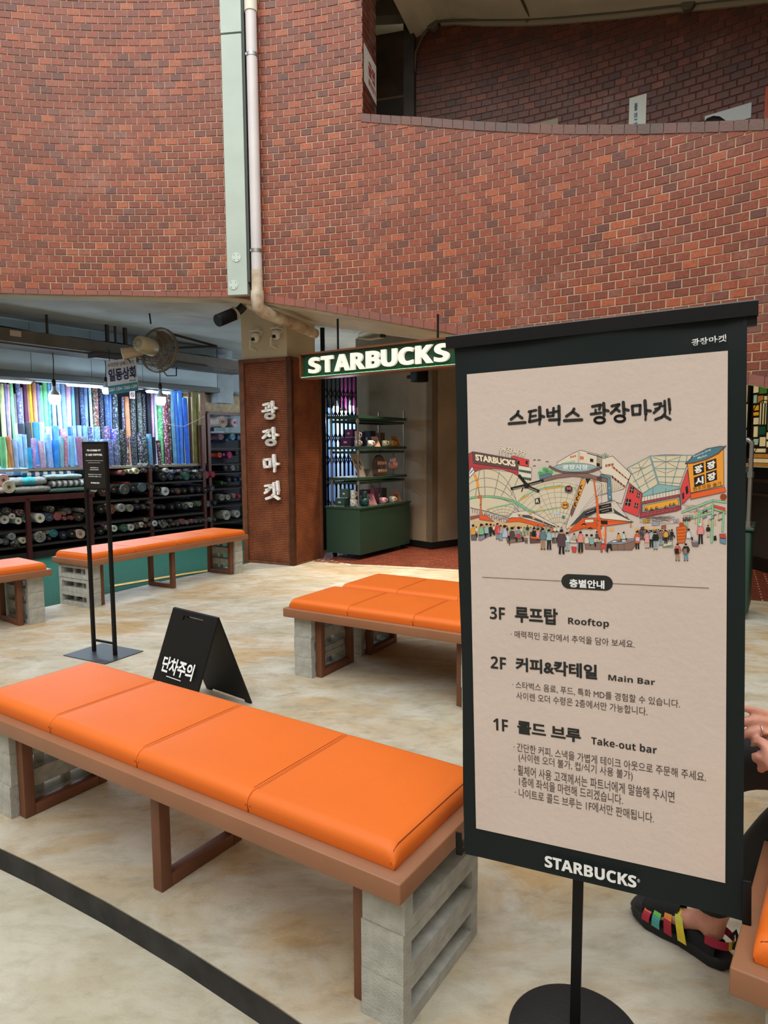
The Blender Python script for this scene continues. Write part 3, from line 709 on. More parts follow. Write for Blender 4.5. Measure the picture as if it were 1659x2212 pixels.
def make_bench(name_label, ox, oy, yaw, s, D, zf, zb, o, group, n=4, legs=(0.0, 0.5, 1.0), legin=0.16):
    L = s * n
    t = empty('bench', name_label, 'bench', (ox, oy, 0), yaw, group)
    m = MB(); m.rbox((-o, -o, zb), (L + o, D + o, zf), 0.004); m.build('seat_frame', M_bench, t)
    H = 0.058
    for k in range(n):
        first, last = k == 0, k == n - 1
        c = pad(s - 0.0015, D, H, first, last).build('cushion_pad', M_orange, t, (k * s, 0, zf + 0.001))
        m = MB()
        if not last: m.tube(seam_line(s - 0.008, D, H - 0.001), 0.0011, 5)
        if not first: m.tube(seam_line(0.010, D, H - 0.001), 0.0011, 5)
        if last: m.tube([p + Vector((0, 0, -0.004)) for p in seam_line(s - 0.013, D, H - 0.002)], 0.0011, 5)
        if first: m.tube([p + Vector((0, 0, -0.004)) for p in seam_line(0.012, D, H - 0.002)], 0.0011, 5)
        m.build('stitching', M_stitch, c)
    w_ = 0.045; va, vb_ = .062, D - .062
    for f in legs:
        u = legin + (L - 2 * legin) * f - w_ / 2 if f not in (0, 1) else (legin if f == 0 else L - legin - w_)
        m = MB(); m.rbox((u, va, 0.001), (u + w_, va + w_, zb), 0.003); m.rbox((u, vb_ - w_, 0.001), (u + w_, vb_, zb), 0.003)
        m.rbox((u, va + w_, 0.001), (u + w_, vb_ - w_, 0.001 + w_), 0.003)
        m.build('leg_frame', M_leg, t)
    return t
def block_mesh(bw, bl, h):
    """cinder block on its side: open cores run along x, y is the long side"""
    m = MB(); e = 0.04; t = 0.036
    ring = [(0, 0), (bl, 0), (bl, h), (0, h)]; hole = [(e, t), (bl - e, t), (bl - e, h - t), (e, h - t)]
    vs = []
    for x in (0, bw):
        vs += [Vector((x, a, b)) for a, b in ring] + [Vector((x, a, b)) for a, b in hole]
    fs = []
    for k in range(4):
        q = (k + 1) % 4
        fs += [(k, 4 + k, 4 + q, q), (8 + k, 8 + q, 12 + q, 12 + k), (k, q, 8 + q, 8 + k), (4 + k, 12 + k, 12 + q, 4 + q)]
    m.add(vs, fs)
    for f in (0.36, 0.64): m.box((bw * .5 - .012, bl * f - 0.016, t - 0.001), (bw * .5 + .012, bl * f + 0.016, h - t + 0.001))
    return m
_blk = {}
def stack(where, ox, oy, yaw, u, v, bw, bl, zb, flip=False):
    h = zb / 3
    key = (round(bw, 3), round(bl, 3), round(h, 3))
    if key not in _blk: _blk[key] = block_mesh(bw, bl, h - 0.0015).mesh('cinder_block', M_block)
    for k in range(3):
        ob = bpy.data.objects.new('cinder_block', _blk[key]); COL.objects.link(ob)
        jx, jy = (random.random() - .5) * 0.008, (random.random() - .5) * 0.01
        c, s_ = math.cos(yaw), math.sin(yaw)
        uu, vv = u + jx, v + jy
        ob.location = (ox + uu * c - vv * s_, oy + uu * s_ + vv * c, k * h + 0.0005); ob.rotation_euler = (0, 0, yaw)
        tag(ob, ('bottom', 'middle', 'top')[k] + ' grey concrete block under ' + where, 'concrete block', 'concrete blocks under ' + where)
# A: front bench
s, D, zf, zb, o_, ub, vb, bw, bl = 0.5006, 0.5004, 0.4605, 0.4047, 0.0357, -0.1275, 0.0344, 0.1305, 0.4314
yw = -0.5841; ax, ay = 0.0224 - 4 * s * math.cos(yw), 1.574 - 4 * s * math.sin(yw)
make_bench('long orange cushioned bench at the front, nearest the low step', ax, ay, yw, s, D, zf, zb, o_, 'orange benches', legin=0.132)
stack('the right end of the front bench', ax, ay, yw, 4 * s + ub, vb, bw, bl, zb)
stack('the left end of the front bench', ax, ay, yw, -ub - bw, vb, bw, bl, zb)
# B: far left bench
s, D, zf, zb, o_, ub, vb, bw, bl = 0.5334, 0.507, 0.4657, 0.4086, 0.0257, -0.1413, 0.0418, 0.1301, 0.4744
make_bench('long orange bench in front of the fabric stall, ending at the column', -2.7481, 6.2524, 1.0401, s, D, zf, zb, o_, 'orange benches', legin=0.15)
stack('the near end of the far bench by the fabric stall', -2.7481, 6.2524, 1.0401, -ub - bw, vb, bw, bl - .03, zb)
stack('the far end of the bench beside the column', -2.7481, 6.2524, 1.0401, 4 * s + ub, vb, bw, bl - .03, zb)
# C: double bench in the middle
s, D, zf, zb, o_, ub, vb, bw, bl = 0.4611, 0.5083, 0.4559, 0.400, 0.0285, -0.16, 0.0235, 0.137, 0.4528
cxx, cyy, yc = -0.626, 4.3668, -0.5399
make_bench('orange bench in the middle of the court, front row of the back-to-back pair', cxx, cyy, yc, s, D, zf, zb, o_, 'orange benches', n=3, legs=(0.0, 1.0), legin=0.165)
stack('the left end of the middle front-row bench', cxx, cyy, yc, -ub - bw, vb, bw, bl, zb)
stack('the right end of the middle front-row bench', cxx, cyy, yc, 3 * s + ub, vb, bw, bl, zb)
d2 = D + 0.062; c2x, c2y = cxx + 0.0 * math.cos(yc) - d2 * math.sin(yc), cyy + d2 * math.cos(yc)
make_bench('orange bench in the middle of the court, back row of the back-to-back pair', c2x + 0.02 * math.cos(yc), c2y + 0.02 * math.sin(yc), yc, s, D, zf, zb, o_, 'orange benches', n=3, legs=(0.0, 1.0), legin=0.165)
stack('the left end of the middle back-row bench', c2x, c2y, yc, -ub - bw + .02, vb, bw, bl, zb)
# B2: bench cut by the left frame edge
y2 = 0.9017; s = 0.5; ex, ey = -2.8815, 5.8161; o_ = 0.03; D = 0.505
b2x = ex - math.cos(y2) * (4 * s + o_) - math.sin(y2) * o_; b2y = ey - math.sin(y2) * (4 * s + o_) + math.cos(y2) * o_
make_bench('orange bench cut off by the left edge of the photo', b2x, b2y, y2, s, D, 0.466, 0.409, o_, 'orange benches', legin=0.19)
stack('the visible end of the bench at the left photo edge', b2x, b2y, y2, 4 * s - 0.16, 0.03, 0.135, 0.44, 0.409)
# R: bench at the right frame edge, long side towards the left
yr = math.atan2(-0.813, -0.582); s = 0.5; far = Vector((0.6892, 1.2697)) + Vector((0.582, 0.813)) * (4 * s + 0.03); o_ = 0.035
vv = Vector((-math.sin(yr), math.cos(yr))); rb_ = far + vv * o_
make_bench('orange bench at the right photo edge where the person sits', rb_.x, rb_.y, yr, s, 0.5, 0.46, 0.4, o_, 'orange benches', legin=0.19)
stack('the near end of the right edge bench', rb_.x, rb_.y, yr, 4 * s - 0.16, 0.03, 0.135, 0.43, 0.4)
stack('the far end of the right edge bench', rb_.x, rb_.y, yr, 0.03, 0.03, 0.135, 0.43, 0.4)

# ------------------------------------------------------------------ menu banner on its pole stand
bn = empty('menu_banner_stand', 'tall dark green and pink menu banner on a black pole stand with round base', 'sign', (0.478, 1.575, 0))
BO = Vector((0.477, 1.555, 1.108)); byaw, blean, brol = -0.459, 0.016, 0.033
_u = Vector((math.cos(byaw), math.sin(byaw), 0)); _n = Vector((math.sin(byaw), -math.cos(byaw), 0))
_v = Vector((0, 0, 1)) * math.cos(blean) - _n * math.sin(blean)
BU = _u * math.cos(brol) + _v * math.sin(brol); BV = _v * math.cos(brol) - _u * math.sin(brol); BN = BU.cross(BV)
if BN.dot(_n) < 0: BN = -BN
BM = Matrix(((BU.x, BV.x, BN.x, BO.x), (BU.y, BV.y, BN.y, BO.y), (BU.z, BV.z, BN.z, BO.z), (0, 0, 0, 1)))
BMl = Matrix.Translation(-Vector(bn.location)) @ BM
def bp2(px, py):
    """where a line of sight meets the banner plane, in banner coordinates"""
    d = ray(px, py); t = (BO - O).dot(BN) / d.dot(BN); q = O + d * t - BO
    return q.dot(BU), q.dot(BV)
PW, PH = 0.574, 1.158
M_cloth = pm('banner_cloth_green', rgb(22, 31, 32), 0.5, var=0.05, vscale=2, spec=0.22)
# paper texture with tiny relief
M_paper = pm('printed_paper', rgb(212, 195, 185), 0.75, var=0.02, vscale=4, bump=0.12, bscale=55)
L_, T_ = bp2(981, 754); R_, T2_ = bp2(1614.4, 699); LB, BB = bp2(1004.6, 1844); RB, BB2 = bp2(1604.6, 1988)
m = MB(); nx, ny = 14, 24; vs = []; x0, x1, y0, y1 = min(L_, LB) , max(R_, RB), min(BB, BB2), (T_ + T2_) / 2 + 0.012
x0 = (L_ + LB) / 2; x1 = (R_ + RB) / 2
for j in range(ny + 1):
    for i in range(nx + 1):
        x = x0 + (x1 - x0) * i / nx; y = y0 + (y1 - y0) * j / ny
        ex_ = max(0, abs(x) - PW / 2 - 0.002); ripple = 0.006 * math.sin(y * 9 + (2 if x > 0 else 0)) * min(1, ex_ / 0.03)
        ty = max(0, y - PH / 2 - 0.01); ripple += 0.006 * math.sin(x * 14 + 1) * min(1, ty / .04)
        vs.append(Vector((x, y, -0.0015 + ripple)))
fs = [(j * (nx + 1) + i, j * (nx + 1) + i + 1, (j + 1) * (nx + 1) + i + 1, (j + 1) * (nx + 1) + i) for j in range(ny) for i in range(nx)]
k = len(vs); v2 = [v + Vector((0, 0, -0.0025)) for v in vs]
m.add([BMl @ v for v in vs + v2], fs + [tuple(k + q for q in reversed(f)) for f in fs], True)
cloth = m.build('banner_cloth', M_cloth, bn)
m = MB(); m.add([BMl @ Vector(p) for p in ((-PW / 2, -PH / 2, 0.001), (PW / 2, -PH / 2, 0.001), (PW / 2, PH / 2, 0.001), (-PW / 2, PH / 2, 0.001))], [(0, 1, 2, 3)])
panel = m.build('print_panel', M_paper, bn)
# top rail and bottom hooks
tl = bp2(965, 741); tr_ = bp2(1638, 679)
m = MB(); m.box((tl[0], tl[1] - 0.016, -0.012), (tr_[0], tl[1] + 0.013, 0.008), BMl)
m.build('top_rail', M_blackm, bn)
m = MB(); m.box((tl[0] + .002, tl[1] + 0.0135, -0.012), (tr_[0] - .002, tl[1] + 0.016, 0.007), BMl); m.build('rail_cap', pm('grey_plastic', rgb(120, 122, 124), 0.4), bn)
m = MB(); m.box((tr_[0] - 0.032, tl[1] - 0.034, -0.02), (tr_[0] - 0.002, tl[1] - 0.014, 0.0), BMl); m.build('rail_bracket', M_blackm, bn)
for (px, py, w_, h0, h1) in ((993, 1812, 0.017, -0.04, 0.022), (1613, 1946, 0.018, -0.05, 0.05)):
    c = bp2(px, py)
    m = MB(); m.rbox((c[0] - w_ / 2, c[1] + h0, 0.004), (c[0] + w_ / 2, c[1] + h1, 0.009), 0.002, BMl)
    m.rbox((c[0] - w_ / 2, c[1] + h0, -0.02), (c[0] + w_ / 2, c[1] + h0 + 0.006, 0.009), 0.002, BMl); m.build('hook', M_blackm, bn)
m = MB(); m.box((LB + .01, BB2 + 0.02, -0.014), (RB - 0.01, BB2 + 0.036, -0.004), BMl); m.build('bottom_rail', M_blackm, bn)
# pole and base
P0 = Vector(bn.location)
m = MB(); pm_ = frame_m((0, 0.02, 0), (math.cos(-0.35), math.sin(-0.35), 0), z=(0, 0, 1)); m.rbox((-0.0125, -0.0125, 0.006), (0.0125, 0.0125, 1.72), 0.002, pm_); m.build('pole', M_blackm, bn)
m = MB(); m.lathe([(0.001, 0.009), (0.162, 0.009), (0.166, 0.006), (0.166, 0.0), (0.001, 0.0)], 56, Matrix.Translation((0, 0.02, 0))); m.build('base_plate', pm('black_powder_coat', rgb(30, 30, 31), 0.6, bump=0.3, bscale=300), bn)
# --- printed lettering
M_ink = pm('black_ink', rgb(28, 30, 30), 0.6); M_white = pm('white_ink', rgb(236, 238, 238), 0.5); M_thin = pm('dark_brown_ink', rgb(64, 52, 50), 0.6)
def btxt(mb, s_, xl, yb, xr, yt, off=0.0, z=0.002):
    a = bp2(xl, yb); b = bp2(xr, yt); put_text(mb, s_, a[0], a[1], b[0], b[1], z, BMl, off)
trb = lambda x, y: BMl @ Vector(bp2(1080 + x / 4.254, 850 + y / 4.254) + (0.002,))
for ks in (['s1', 'ta', 'beo', 's2'], ['gwang', 'jang', 'ma', 'ket']):
    m = MB(); brush(m, ks, trb, wscale=1.22); m.build('title_lettering', M_ink, panel)
B = 0.035
for s_, xl, yb, xr, yt, of in (
    ('3F', 1058.6, 1336.7, 1091, 1312, .03), ('루프탑', 1113, 1343.6, 1205, 1315, B), ('Rooftop', 1227.6, 1352, 1315.6, 1339, .006),
    ('2F', 1060.6, 1443, 1093.4, 1420, .03), ('커피&칵테일', 1114.3, 1449, 1290, 1436, B), ('Main Bar', 1314.4, 1469, 1415, 1466.5, .004),
    ('1F', 1066, 1576, 1097.5, 1554.8, .03), ('콜드 브루', 1118, 1584, 1255, 1575, B), ('Take-out bar', 1277.6, 1606.8, 1419, 1611, .006)):
    m = MB(); btxt(m, s_ if of >= .03 and s_[0] not in '123' else bold(s_), xl, yb, xr, yt, of if s_[0] not in '123RMT' else 0.0); m.build('heading_lettering', M_ink, panel)
for s_, xl, yb, xr, yt in (
    ('· 매력적인 공간에서 추억을 담아 보세요.', 1104, 1376.5, 1371, 1383), ('· 스타벅스 음료, 푸드, 특화 MD를 경험할 수 있습니다.', 1106.9, 1486, 1469, 1511.4),
    ('사이렌 오더 수령은 2층에서만 가능합니다.', 1115.9, 1509.8, 1398.7, 1527.8), ('· 간단한 커피, 스낵을 가볍게 테이크 아웃으로 주문해 주세요.', 1109.8, 1622, 1525, 1668),
    ('(사이렌 오더 불가, 컵/식기 사용 불가)', 1121, 1645.7, 1366.8, 1665), ('· 휠체어 사용 고객께서는 파트너에게 말씀해 주시면', 1111, 1672, 1456.9, 1709),
    ('1층에 좌석을 마련해 드리겠습니다.', 1122, 1697, 1345.5, 1716), ('· 나이트로 콜드 브루는 1F에서만 판매됩니다.', 1113, 1720, 1412.7, 1756)):
    m = MB(); btxt(m, s_, xl, yb, xr, yt, 0.0); m.build('text_line', M_thin, panel)
thin = MB()
a = bp2(1042, 1245); b = bp2(1214, 1254); c = bp2(1323, 1261); d = bp2(1531, 1272); y_ = (a[1] + d[1]) / 2
thin.box((a[0], y_ - 0.0004, 0.0015), (b[0], y_ + 0.0004, 0.002), BMl); thin.build('divider_line', M_thin, panel); thin = MB(); thin.box((c[0], y_ - 0.0004, 0.0015), (d[0], y_ + 0.0004, 0.002), BMl)
thin.build('divider_line', M_thin, panel)
m = MB(); p0, p1 = bp2(1213, 1257), bp2(1324, 1259); r = 0.0175; n = 12; yy = y_
m.add([BMl @ Vector((p0[0] + r + r * math.cos(math.pi / 2 + math.pi * i / n), yy + r * math.sin(math.pi / 2 + math.pi * i / n), .002)) for i in range(n + 1)] + [BMl @ Vector((p1[0] - r + r * math.cos(-math.pi / 2 + math.pi * i / n), yy + r * math.sin(-math.pi / 2 + math.pi * i / n), .002)) for i in range(n + 1)], [tuple(range(2 * n + 2))])
m.build('heading_pill', M_ink, panel)
m = MB()
btxt(m, '층별안내', 1230.5, 1268, 1306, 1253.6, B, 0.003)
m.build('pill_lettering', M_white, panel)
m = MB()
btxt(m, bold('STARBUCKS'), 1179.3, 1866.8, 1376, 1886.4, 0.018, 0.012); btxt(m, '®', 1377.5, 1899.5, 1383.5, 1893, 0.0, 0.012); m.build('white_lettering', M_white, cloth); m = MB()
q0 = bp2(1494, 748.3); q1 = bp2(1569, 723)
trw = lambda x, y: BMl @ Vector((q0[0] + (q1[0] - q0[0]) * (x - 828) / 748, q0[1] + (q1[1] - q0[1]) * (278 - y) / 234, 0.009))
brush(m, ['gwang', 'jang', 'ma', 'ket'], trw)
m.build('white_lettering', M_white, cloth)
# --- the printed market scene: flat printed shapes on the paper, in thin layers of ink
M_print = attr_mat('printed_colours', 0.7)
ill = MB(); ill.n = 0
def PL(x, y): return (1010 + x / 5.7207, 950 + y / 5.7207)
def PR(x, y): return (1290 + x / 5.7207, 950 + y / 5.7207)
def iz(l): return 0.0014 + l * 0.00022
LINE = hx('4a4444')
def ip(F, pts, l): 
    out = []
    for x, y in pts:
        q = bp2(*F(x, y)); out.append(BMl @ Vector((max(-PW / 2, min(PW / 2, q[0])), q[1], iz(l))))
    return out
def sh(F, colr, pts, l=1, edge=0):
    ill.cv = hx(colr) if isinstance(colr, str) else colr
    ill.add(ip(F, pts, l), [tuple(range(len(pts)))])
    if edge:
        ln(F, '4a4444', edge, list(pts) + [pts[0]], l + 0.6)
def ln(F, colr, wd, pts, l=2):
    ill.cv = hx(colr) if isinstance(colr, str) else colr
    for (x0, y0), (x1, y1) in zip(pts, pts[1:]):
        dx, dy = x1 - x0, y1 - y0; d = math.hypot(dx, dy) or 1; nx, ny = -dy / d * wd / 2, dx / d * wd / 2; ex, ey = dx / d * wd * .25, dy / d * wd * .25
        ill.add(ip(F, [(x0 + nx - ex, y0 + ny - ey), (x1 + nx + ex, y1 + ny + ey), (x1 - nx + ex, y1 - ny + ey), (x0 - nx - ex, y0 - ny - ey)], l), [(0, 1, 2, 3)])
def cir(F, colr, cx_, cy_, rx, ry=None, l=2, n=14):
    ry = ry or rx; sh(F, colr, [(cx_ + rx * math.cos(2 * math.pi * i / n), cy_ + ry * math.sin(2 * math.pi * i / n)) for i in range(n)], l)
def arcp(cx_, cy_, rx, ry, a0, a1, n=16):
    return [(cx_ + rx * math.cos(R2D(a0 + (a1 - a0) * i / n)), cy_ - ry * math.sin(R2D(a0 + (a1 - a0) * i / n))) for i in range(n + 1)]
def itext(F, colr, s_, pts, l, off=0.02):
    """lettering in a skewed quad: bottom-left, bottom-right, top-left"""
    vs, fs, lo, hi = text_geo(s_, off); ill.cv = hx(colr); (ax_, ay_), (bx_, by_), (cx_, cy_) = pts
    P = []
    for v in vs:
        s = (v.x - lo[0]) / (hi[0] - lo[0]); t = (v.y - lo[1]) / (hi[1] - lo[1]); P.append((ax_ + (bx_ - ax_) * s + (cx_ - ax_) * t, ay_ + (by_ - ay_) * s + (cy_ - ay_) * t))
    ill.add(ip(F, P, l), fs)
CREAM = 'dccfb4'; PAPER = 'd6c4b4'; OR = 'ee6c34'; RED = 'dd4a4a'; YE = 'f0a03c'; GR = '86bd92'; TE = '8db5b4'; BRN = '7c5c58'; BLK = '242222'
# left roof: brick gable, lettered beam, glass vault
sh(PL, 'b8464a', [(18, 170), (60, 150), (75, 290), (628, 375), (630, 450), (560, 410), (440, 370), (320, 358), (200, 365), (120, 385), (75, 400), (20, 430)], 1, 5)
for k in range(9): ln(PL, '8c3238', 3, [(25 + k * 66, 330 + k * 9), (85 + k * 66, 338 + k * 9)], 2)
sh(PL, '6a4c4c', [(60, 145), (95, 150), (610, 240), (632, 372), (85, 290), (72, 250)], 3, 4)
itext(PL, 'f0e6c8', 'STARBUCKS', ((105, 255), (600, 335), (95, 175)), 5, 0.05)
itext(PL, 'efe4cc', '광장시장', ((405, 135), (712, 215), (412, 62)), 3, 0.03); itext(PL, '6a6058', '광장시장', ((405, 137), (712, 217), (412, 64)), 2.6, 0.045)
for x in (392, 425, 470, 500, 545, 590, 625): ln(PL, '5a524e', 3, [(x, 130 + (x - 392) * .22), (x + 4, 205 + (x - 392) * .16)], 1)
sh(PL, RED, [(540, 210), (570, 198), (762, 250), (755, 330), (640, 315), (625, 250), (540, 225)], 2, 4)
for x in (622, 722): sh(PL, BLK, [(x, 258), (x + 24, 262), (x + 22, 305), (x, 300)], 4)
sh(PL, 'e6dccb', [(630, 315), (792, 345), (790, 485), (700, 480), (630, 440)], 1, 4)
for y in (370, 455):
    sh(PL, '3c4c44', [(635, y - 5), (785, y + 18), (785, y + 50), (635, y + 22)], 2)
    for x in range(640, 780, 24): ln(PL, '8fb59c', 4, [(x, y - 2 + (x - 635) * .15), (x, y + 24 + (x - 635) * .15)], 3)
sh(PL, CREAM, [(25, 470), (75, 400), (120, 385), (200, 365), (320, 358), (440, 370), (560, 410), (630, 445), (700, 490), (940, 520), (1100, 505), (1340, 520), (1330, 700), (1260, 960), (1130, 1100), (1000, 1010), (850, 890), (600, 780), (400, 720), (220, 700), (60, 720), (30, 740)], 0.6)
sh(PL, CREAM, [(30, 740), (220, 700), (600, 780), (560, 900), (420, 960), (300, 900), (60, 850), (35, 820)], 0.6)
for r in (0, 1, 2, 3):
    ln(PL, '8e8684', 7, arcp(230, 1060 + r * 6, 420 + 18 * r, 700 - 105 * r, 150, 28), 1.4)
for x0, x1 in ((80, 150), (200, 205), (310, 395), (400, 560), (520, 640)):
    ln(PL, '8e8684', 8, [(x1, 372 + abs(x1 - 230) * .16), (x0 + 20, 690)], 1.5)
ln(PL, '4f9c6c', 26, arcp(235, 1000, 560, 300, 118, 22, 22), 2.2); ln(PL, '9fd0a8', 12, arcp(235, 1000, 560, 300, 118, 22, 22), 2.6)
ln(PL, GR, 16, [(600, 790), (700, 700), (830, 630), (960, 590), (1140, 565), (1340, 595)], 2.2); ln(PL, YE, 14, [(650, 745), (755, 685)], 2.8); ln(PL, YE, 14, [(955, 608), (1165, 580)], 2.8)
ln(PL, GR, 14, [(240, 860), (380, 825), (560, 790), (600, 790), (700, 850), (830, 890), (1000, 860), (1150, 835)], 2.4); ln(PL, YE, 8, [(250, 855), (320, 838)], 2.9); ln(PL, YE, 8, [(880, 876), (960, 862)], 2.9)
for k in range(9):
    ln(PL, '9a9290', 4, arcp(1130, 1080, 120 + 62 * k, 60 + 62 * k, 150, 20, 18), 1.2)
for a in range(20, 156, 11):
    ln(PL, '8e8684', 4, [(1130 + 90 * math.cos(R2D(a)), 1080 - 50 * math.sin(R2D(a))), (1130 + 560 * math.cos(R2D(a)), 1080 - 560 * math.sin(R2D(a)))], 1.3) if 40 < a < 140 else None
for k in range(5): ln(PL, '8e8684', 4, arcp(440, 1010, 60 + 50 * k, 40 + 38 * k, 165, 15, 14), 1.3)
for a in range(25, 160, 14): ln(PL, '8e8684', 3, [(440 + 40 * math.cos(R2D(a)), 1010 - 30 * math.sin(R2D(a))), (440 + 250 * math.cos(R2D(a)), 1010 - 200 * math.sin(R2D(a)))], 1.3)
for k in range(14): ln(PL, '4a4444', 4, [(60 + 30 * k, 850 + 10 * k), (64 + 30 * k, 900 + 10 * k)], 1.5)
ln(PL, '6a6460', 8, [(40, 840), (250, 885), (490, 960)], 1.6)
# hanging signs
sh(PL, 'e8e8ee', [(22, 400), (60, 330), (92, 395), (25, 470)], 4, 4); ln(PL, '242440', 8, [(32, 415), (72, 372)], 5)
ln(PL, YE, 30, [(90, 430), (118, 500), (132, 580)], 3.2); ln(PL, '9a7a60', 12, [(132, 580), (150, 680)], 3)
ln(PL, 'c87850', 22, [(170, 690), (165, 800), (168, 930)], 3.4); cir(PL, 'd06a40', 150, 705, 28, 20, 4)
for a, b in (((640, 440), (735, 560)), ((545, 605), (730, 560)), ((735, 560), (935, 505)), ((735, 575), (880, 635)), ((700, 560), (670, 640))):
    ln(PL, BLK, 36 if a[0] != 700 else 12, [a, b], 4.6)
ln(PL, 'd8d0c4', 5, [(565, 608), (700, 580)], 5.4); ln(PL, 'd8d0c4', 5, [(770, 555), (915, 520)], 5.4); ln(PL, 'd8d0c4', 5, [(760, 592), (860, 632)], 5.4)
sh(PL, BLK, [(705, 530), (745, 530), (745, 600), (705, 600)], 5)
sh(PL, BLK, [(835, 730), (895, 715), (900, 785), (838, 795)], 4.4); itext(PL, 'f0ece0', 'R', ((848, 782), (888, 776), (848, 735)), 5.2, 0.02)
cir(PL, '3c2a2c', 1252, 608, 48, 44, 4.2); ln(PL, '9a98a8', 16, arcp(1252, 608, 50, 46, 200, 340), 4.6); itext(PL, 'd86a5a', '98', ((1225, 622), (1282, 618), (1225, 585)), 5, 0.03)
cir(PL, '5a4a30', 1207, 810, 46, 44, 4); cir(PL, YE, 1207, 808, 40, 36, 4.5); itext(PL, BLK, '우리', ((1178, 822), (1240, 822), (1178, 790)), 5.2, 0.04)
sh(PL, 'c8ccdc', [(1060, 895), (1140, 892), (1140, 920), (1060, 922)], 4); cir(PL, '3c7c94', 1187, 955, 20, 20, 4)
# birds, tree, middle buildings, gate arch
for x, y in ((830, 250), (885, 250), (985, 270), (828, 322)): ln(PL, BLK, 7, [(x - 16, y + 4), (x, y - 5), (x + 16, y + 4)], 2)
for x, y, r in ((940, 400, 70), (1000, 400, 60), (905, 430, 45), (965, 370, 40), (1040, 410, 45)): cir(PL, '9fd6a4', x, y, r, r * .9, 0.8)
ln(PL, '3a5a44', 4, [(985, 430), (985, 390), (965, 370)], 1.6); ln(PL, '3a5a44', 4, [(985, 400), (1005, 380)], 1.6)
sh(PL, '5c8494', [(890, 440), (1025, 415), (1050, 450), (895, 490)], 1.8, 4)
sh(PL, 'e4d8c6', [(1110, 280), (1260, 190), (1365, 140), (1400, 130), (1659, 195), (1659, 360), (1110, 380)], 1, 5)
sh(PL, 'c8bcae', [(1365, 140), (1395, 160), (1390, 260), (1362, 290)], 1.8)
for x in range(1165, 1330, 24): sh(PL, '9fc8a4', [(x, 285 - (x - 1165) * .2), (x + 18, 281 - (x - 1165) * .2), (x + 18, 305 - (x - 1165) * .2), (x, 308 - (x - 1165) * .2)], 2)
for x in range(1270, 1345, 26): sh(PL, 'd86c3c', [(x, 205 - (x - 1270) * .25), (x + 20, 200 - (x - 1270) * .25), (x + 20, 222 - (x - 1270) * .25), (x, 227 - (x - 1270) * .25)], 2)
sh(PL, 'e07848', [(1392, 200), (1438, 208), (1436, 245), (1390, 240)], 2)
for x, y in ((1515, 230), (1595, 285)): sh(PL, BLK, [(x, y), (x + 42, y + 8), (x + 40, y + 48), (x, y + 42)], 2)
ln(PL, '4a4444', 10, [(1480, 165), (1659, 215)], 2)
sh(PL, '9fb9b8', arcp(1330, 350, 270, 62, 180, 0, 16) + arcp(1330, 345, 270, 52, 360, 180, 16), 3, 4)
sh(PL, BRN, [(1015, 315), (1100, 360), (1200, 395), (1330, 405), (1450, 395), (1560, 360), (1659, 330), (1659, 350), (1560, 395), (1440, 418), (1330, 425), (1200, 415), (1090, 385), (1005, 340)], 3.8, 3)
itext(PL, 'eef2ee', '광장시장', ((1175, 365), (1490, 365), (1175, 308)), 5, 0.03)
sh(PL, '8c6c62', [(935, 480), (1100, 430), (1300, 405), (1500, 420), (1659, 470), (1659, 520), (1500, 468), (1300, 452), (1110, 475), (940, 520)], 3.4, 4)
# middle wedge: banner, pole, balcony
sh(PL, 'd9ccc0', [(1410, 470), (1659, 540), (1659, 900), (1440, 880), (1230, 1110), (1215, 1080), (1340, 720)], 1.6, 4)
sh(PL, 'eda040', [(1420, 470), (1465, 520), (1300, 930), (1280, 900)], 2.6, 4); sh(PL, BRN, [(1300, 800), (1335, 850), (1285, 960), (1268, 900)], 2.9)
for x, y, in ((1405, 560), (1380, 640), (1358, 700), (1335, 770)): ln(PL, BLK, 12, [(x + 12, y), (x - 12, y + 20), (x + 6, y + 48), (x - 14, y + 40)], 3.4)
sh(PL, BLK, [(1455, 478), (1522, 480), (1482, 550)], 3)
for k in range(5): ln(PL, '8a8280', 4, [(1659, 560 + k * 70), (1330 - k * 24 + 60, 900 + k * 40)], 2)
ln(PL, 'd26c3a', 20, [(1562, 490), (1590, 700), (1605, 860), (1610, 1200)], 4)
sh(PL, '4a4a4c', [(1450, 870), (1659, 790), (1659, 860), (1260, 1075)], 2.4)
for k in range(12): ln(PL, 'c8bcb0', 4, [(1456 + k * 17, 862 - k * 6), (1456 + k * 17, 890 - k * 6)], 3)
sh(PL, BLK, [(1455, 890), (1585, 845), (1588, 890), (1460, 935)], 4.2); ln(PL, 'd8d0c4', 5, [(1470, 905), (1570, 868)], 5)
# orange awnings, stalls, benches
sh(PL, 'e8602c', [(140, 930), (230, 930), (330, 1010), (150, 985)], 2.4, 4); sh(PL, '9a5a3c', [(35, 945), (140, 928), (150, 960), (35, 990)], 2.2)
sh(PL, 'e8602c', [(470, 1020), (540, 960), (640, 960), (900, 1030), (1090, 1100), (1090, 1120), (840, 1060), (640, 1010)], 2.4, 4)
sh(PL, 'e0d4c6', [(500, 970), (560, 900), (750, 870), (1110, 1060), (1090, 1095), (900, 1030), (640, 958)], 1.8, 4); sh(PL, '55504e', [(620, 920), (760, 930), (1080, 1065), (1080, 1085), (780, 975), (640, 950)], 2)
for x, y, r in ((665, 940, 20), (780, 905, 22), (820, 965, 18), (940, 1010, 12)): cir(PL, 'c8a468', x, y, r, r, 3.4)
sh(PL, 'd9b684', [(60, 1000), (330, 1015), (430, 1010), (470, 1020), (640, 1010), (1090, 1120), (1230, 1130), (1220, 1190), (60, 1170)], 1.2)
sh(PL, 'e8602c', [(1425, 965), (1659, 965), (1659, 1100), (1440, 1090), (1235, 1160), (1310, 1070)], 2.6, 4)
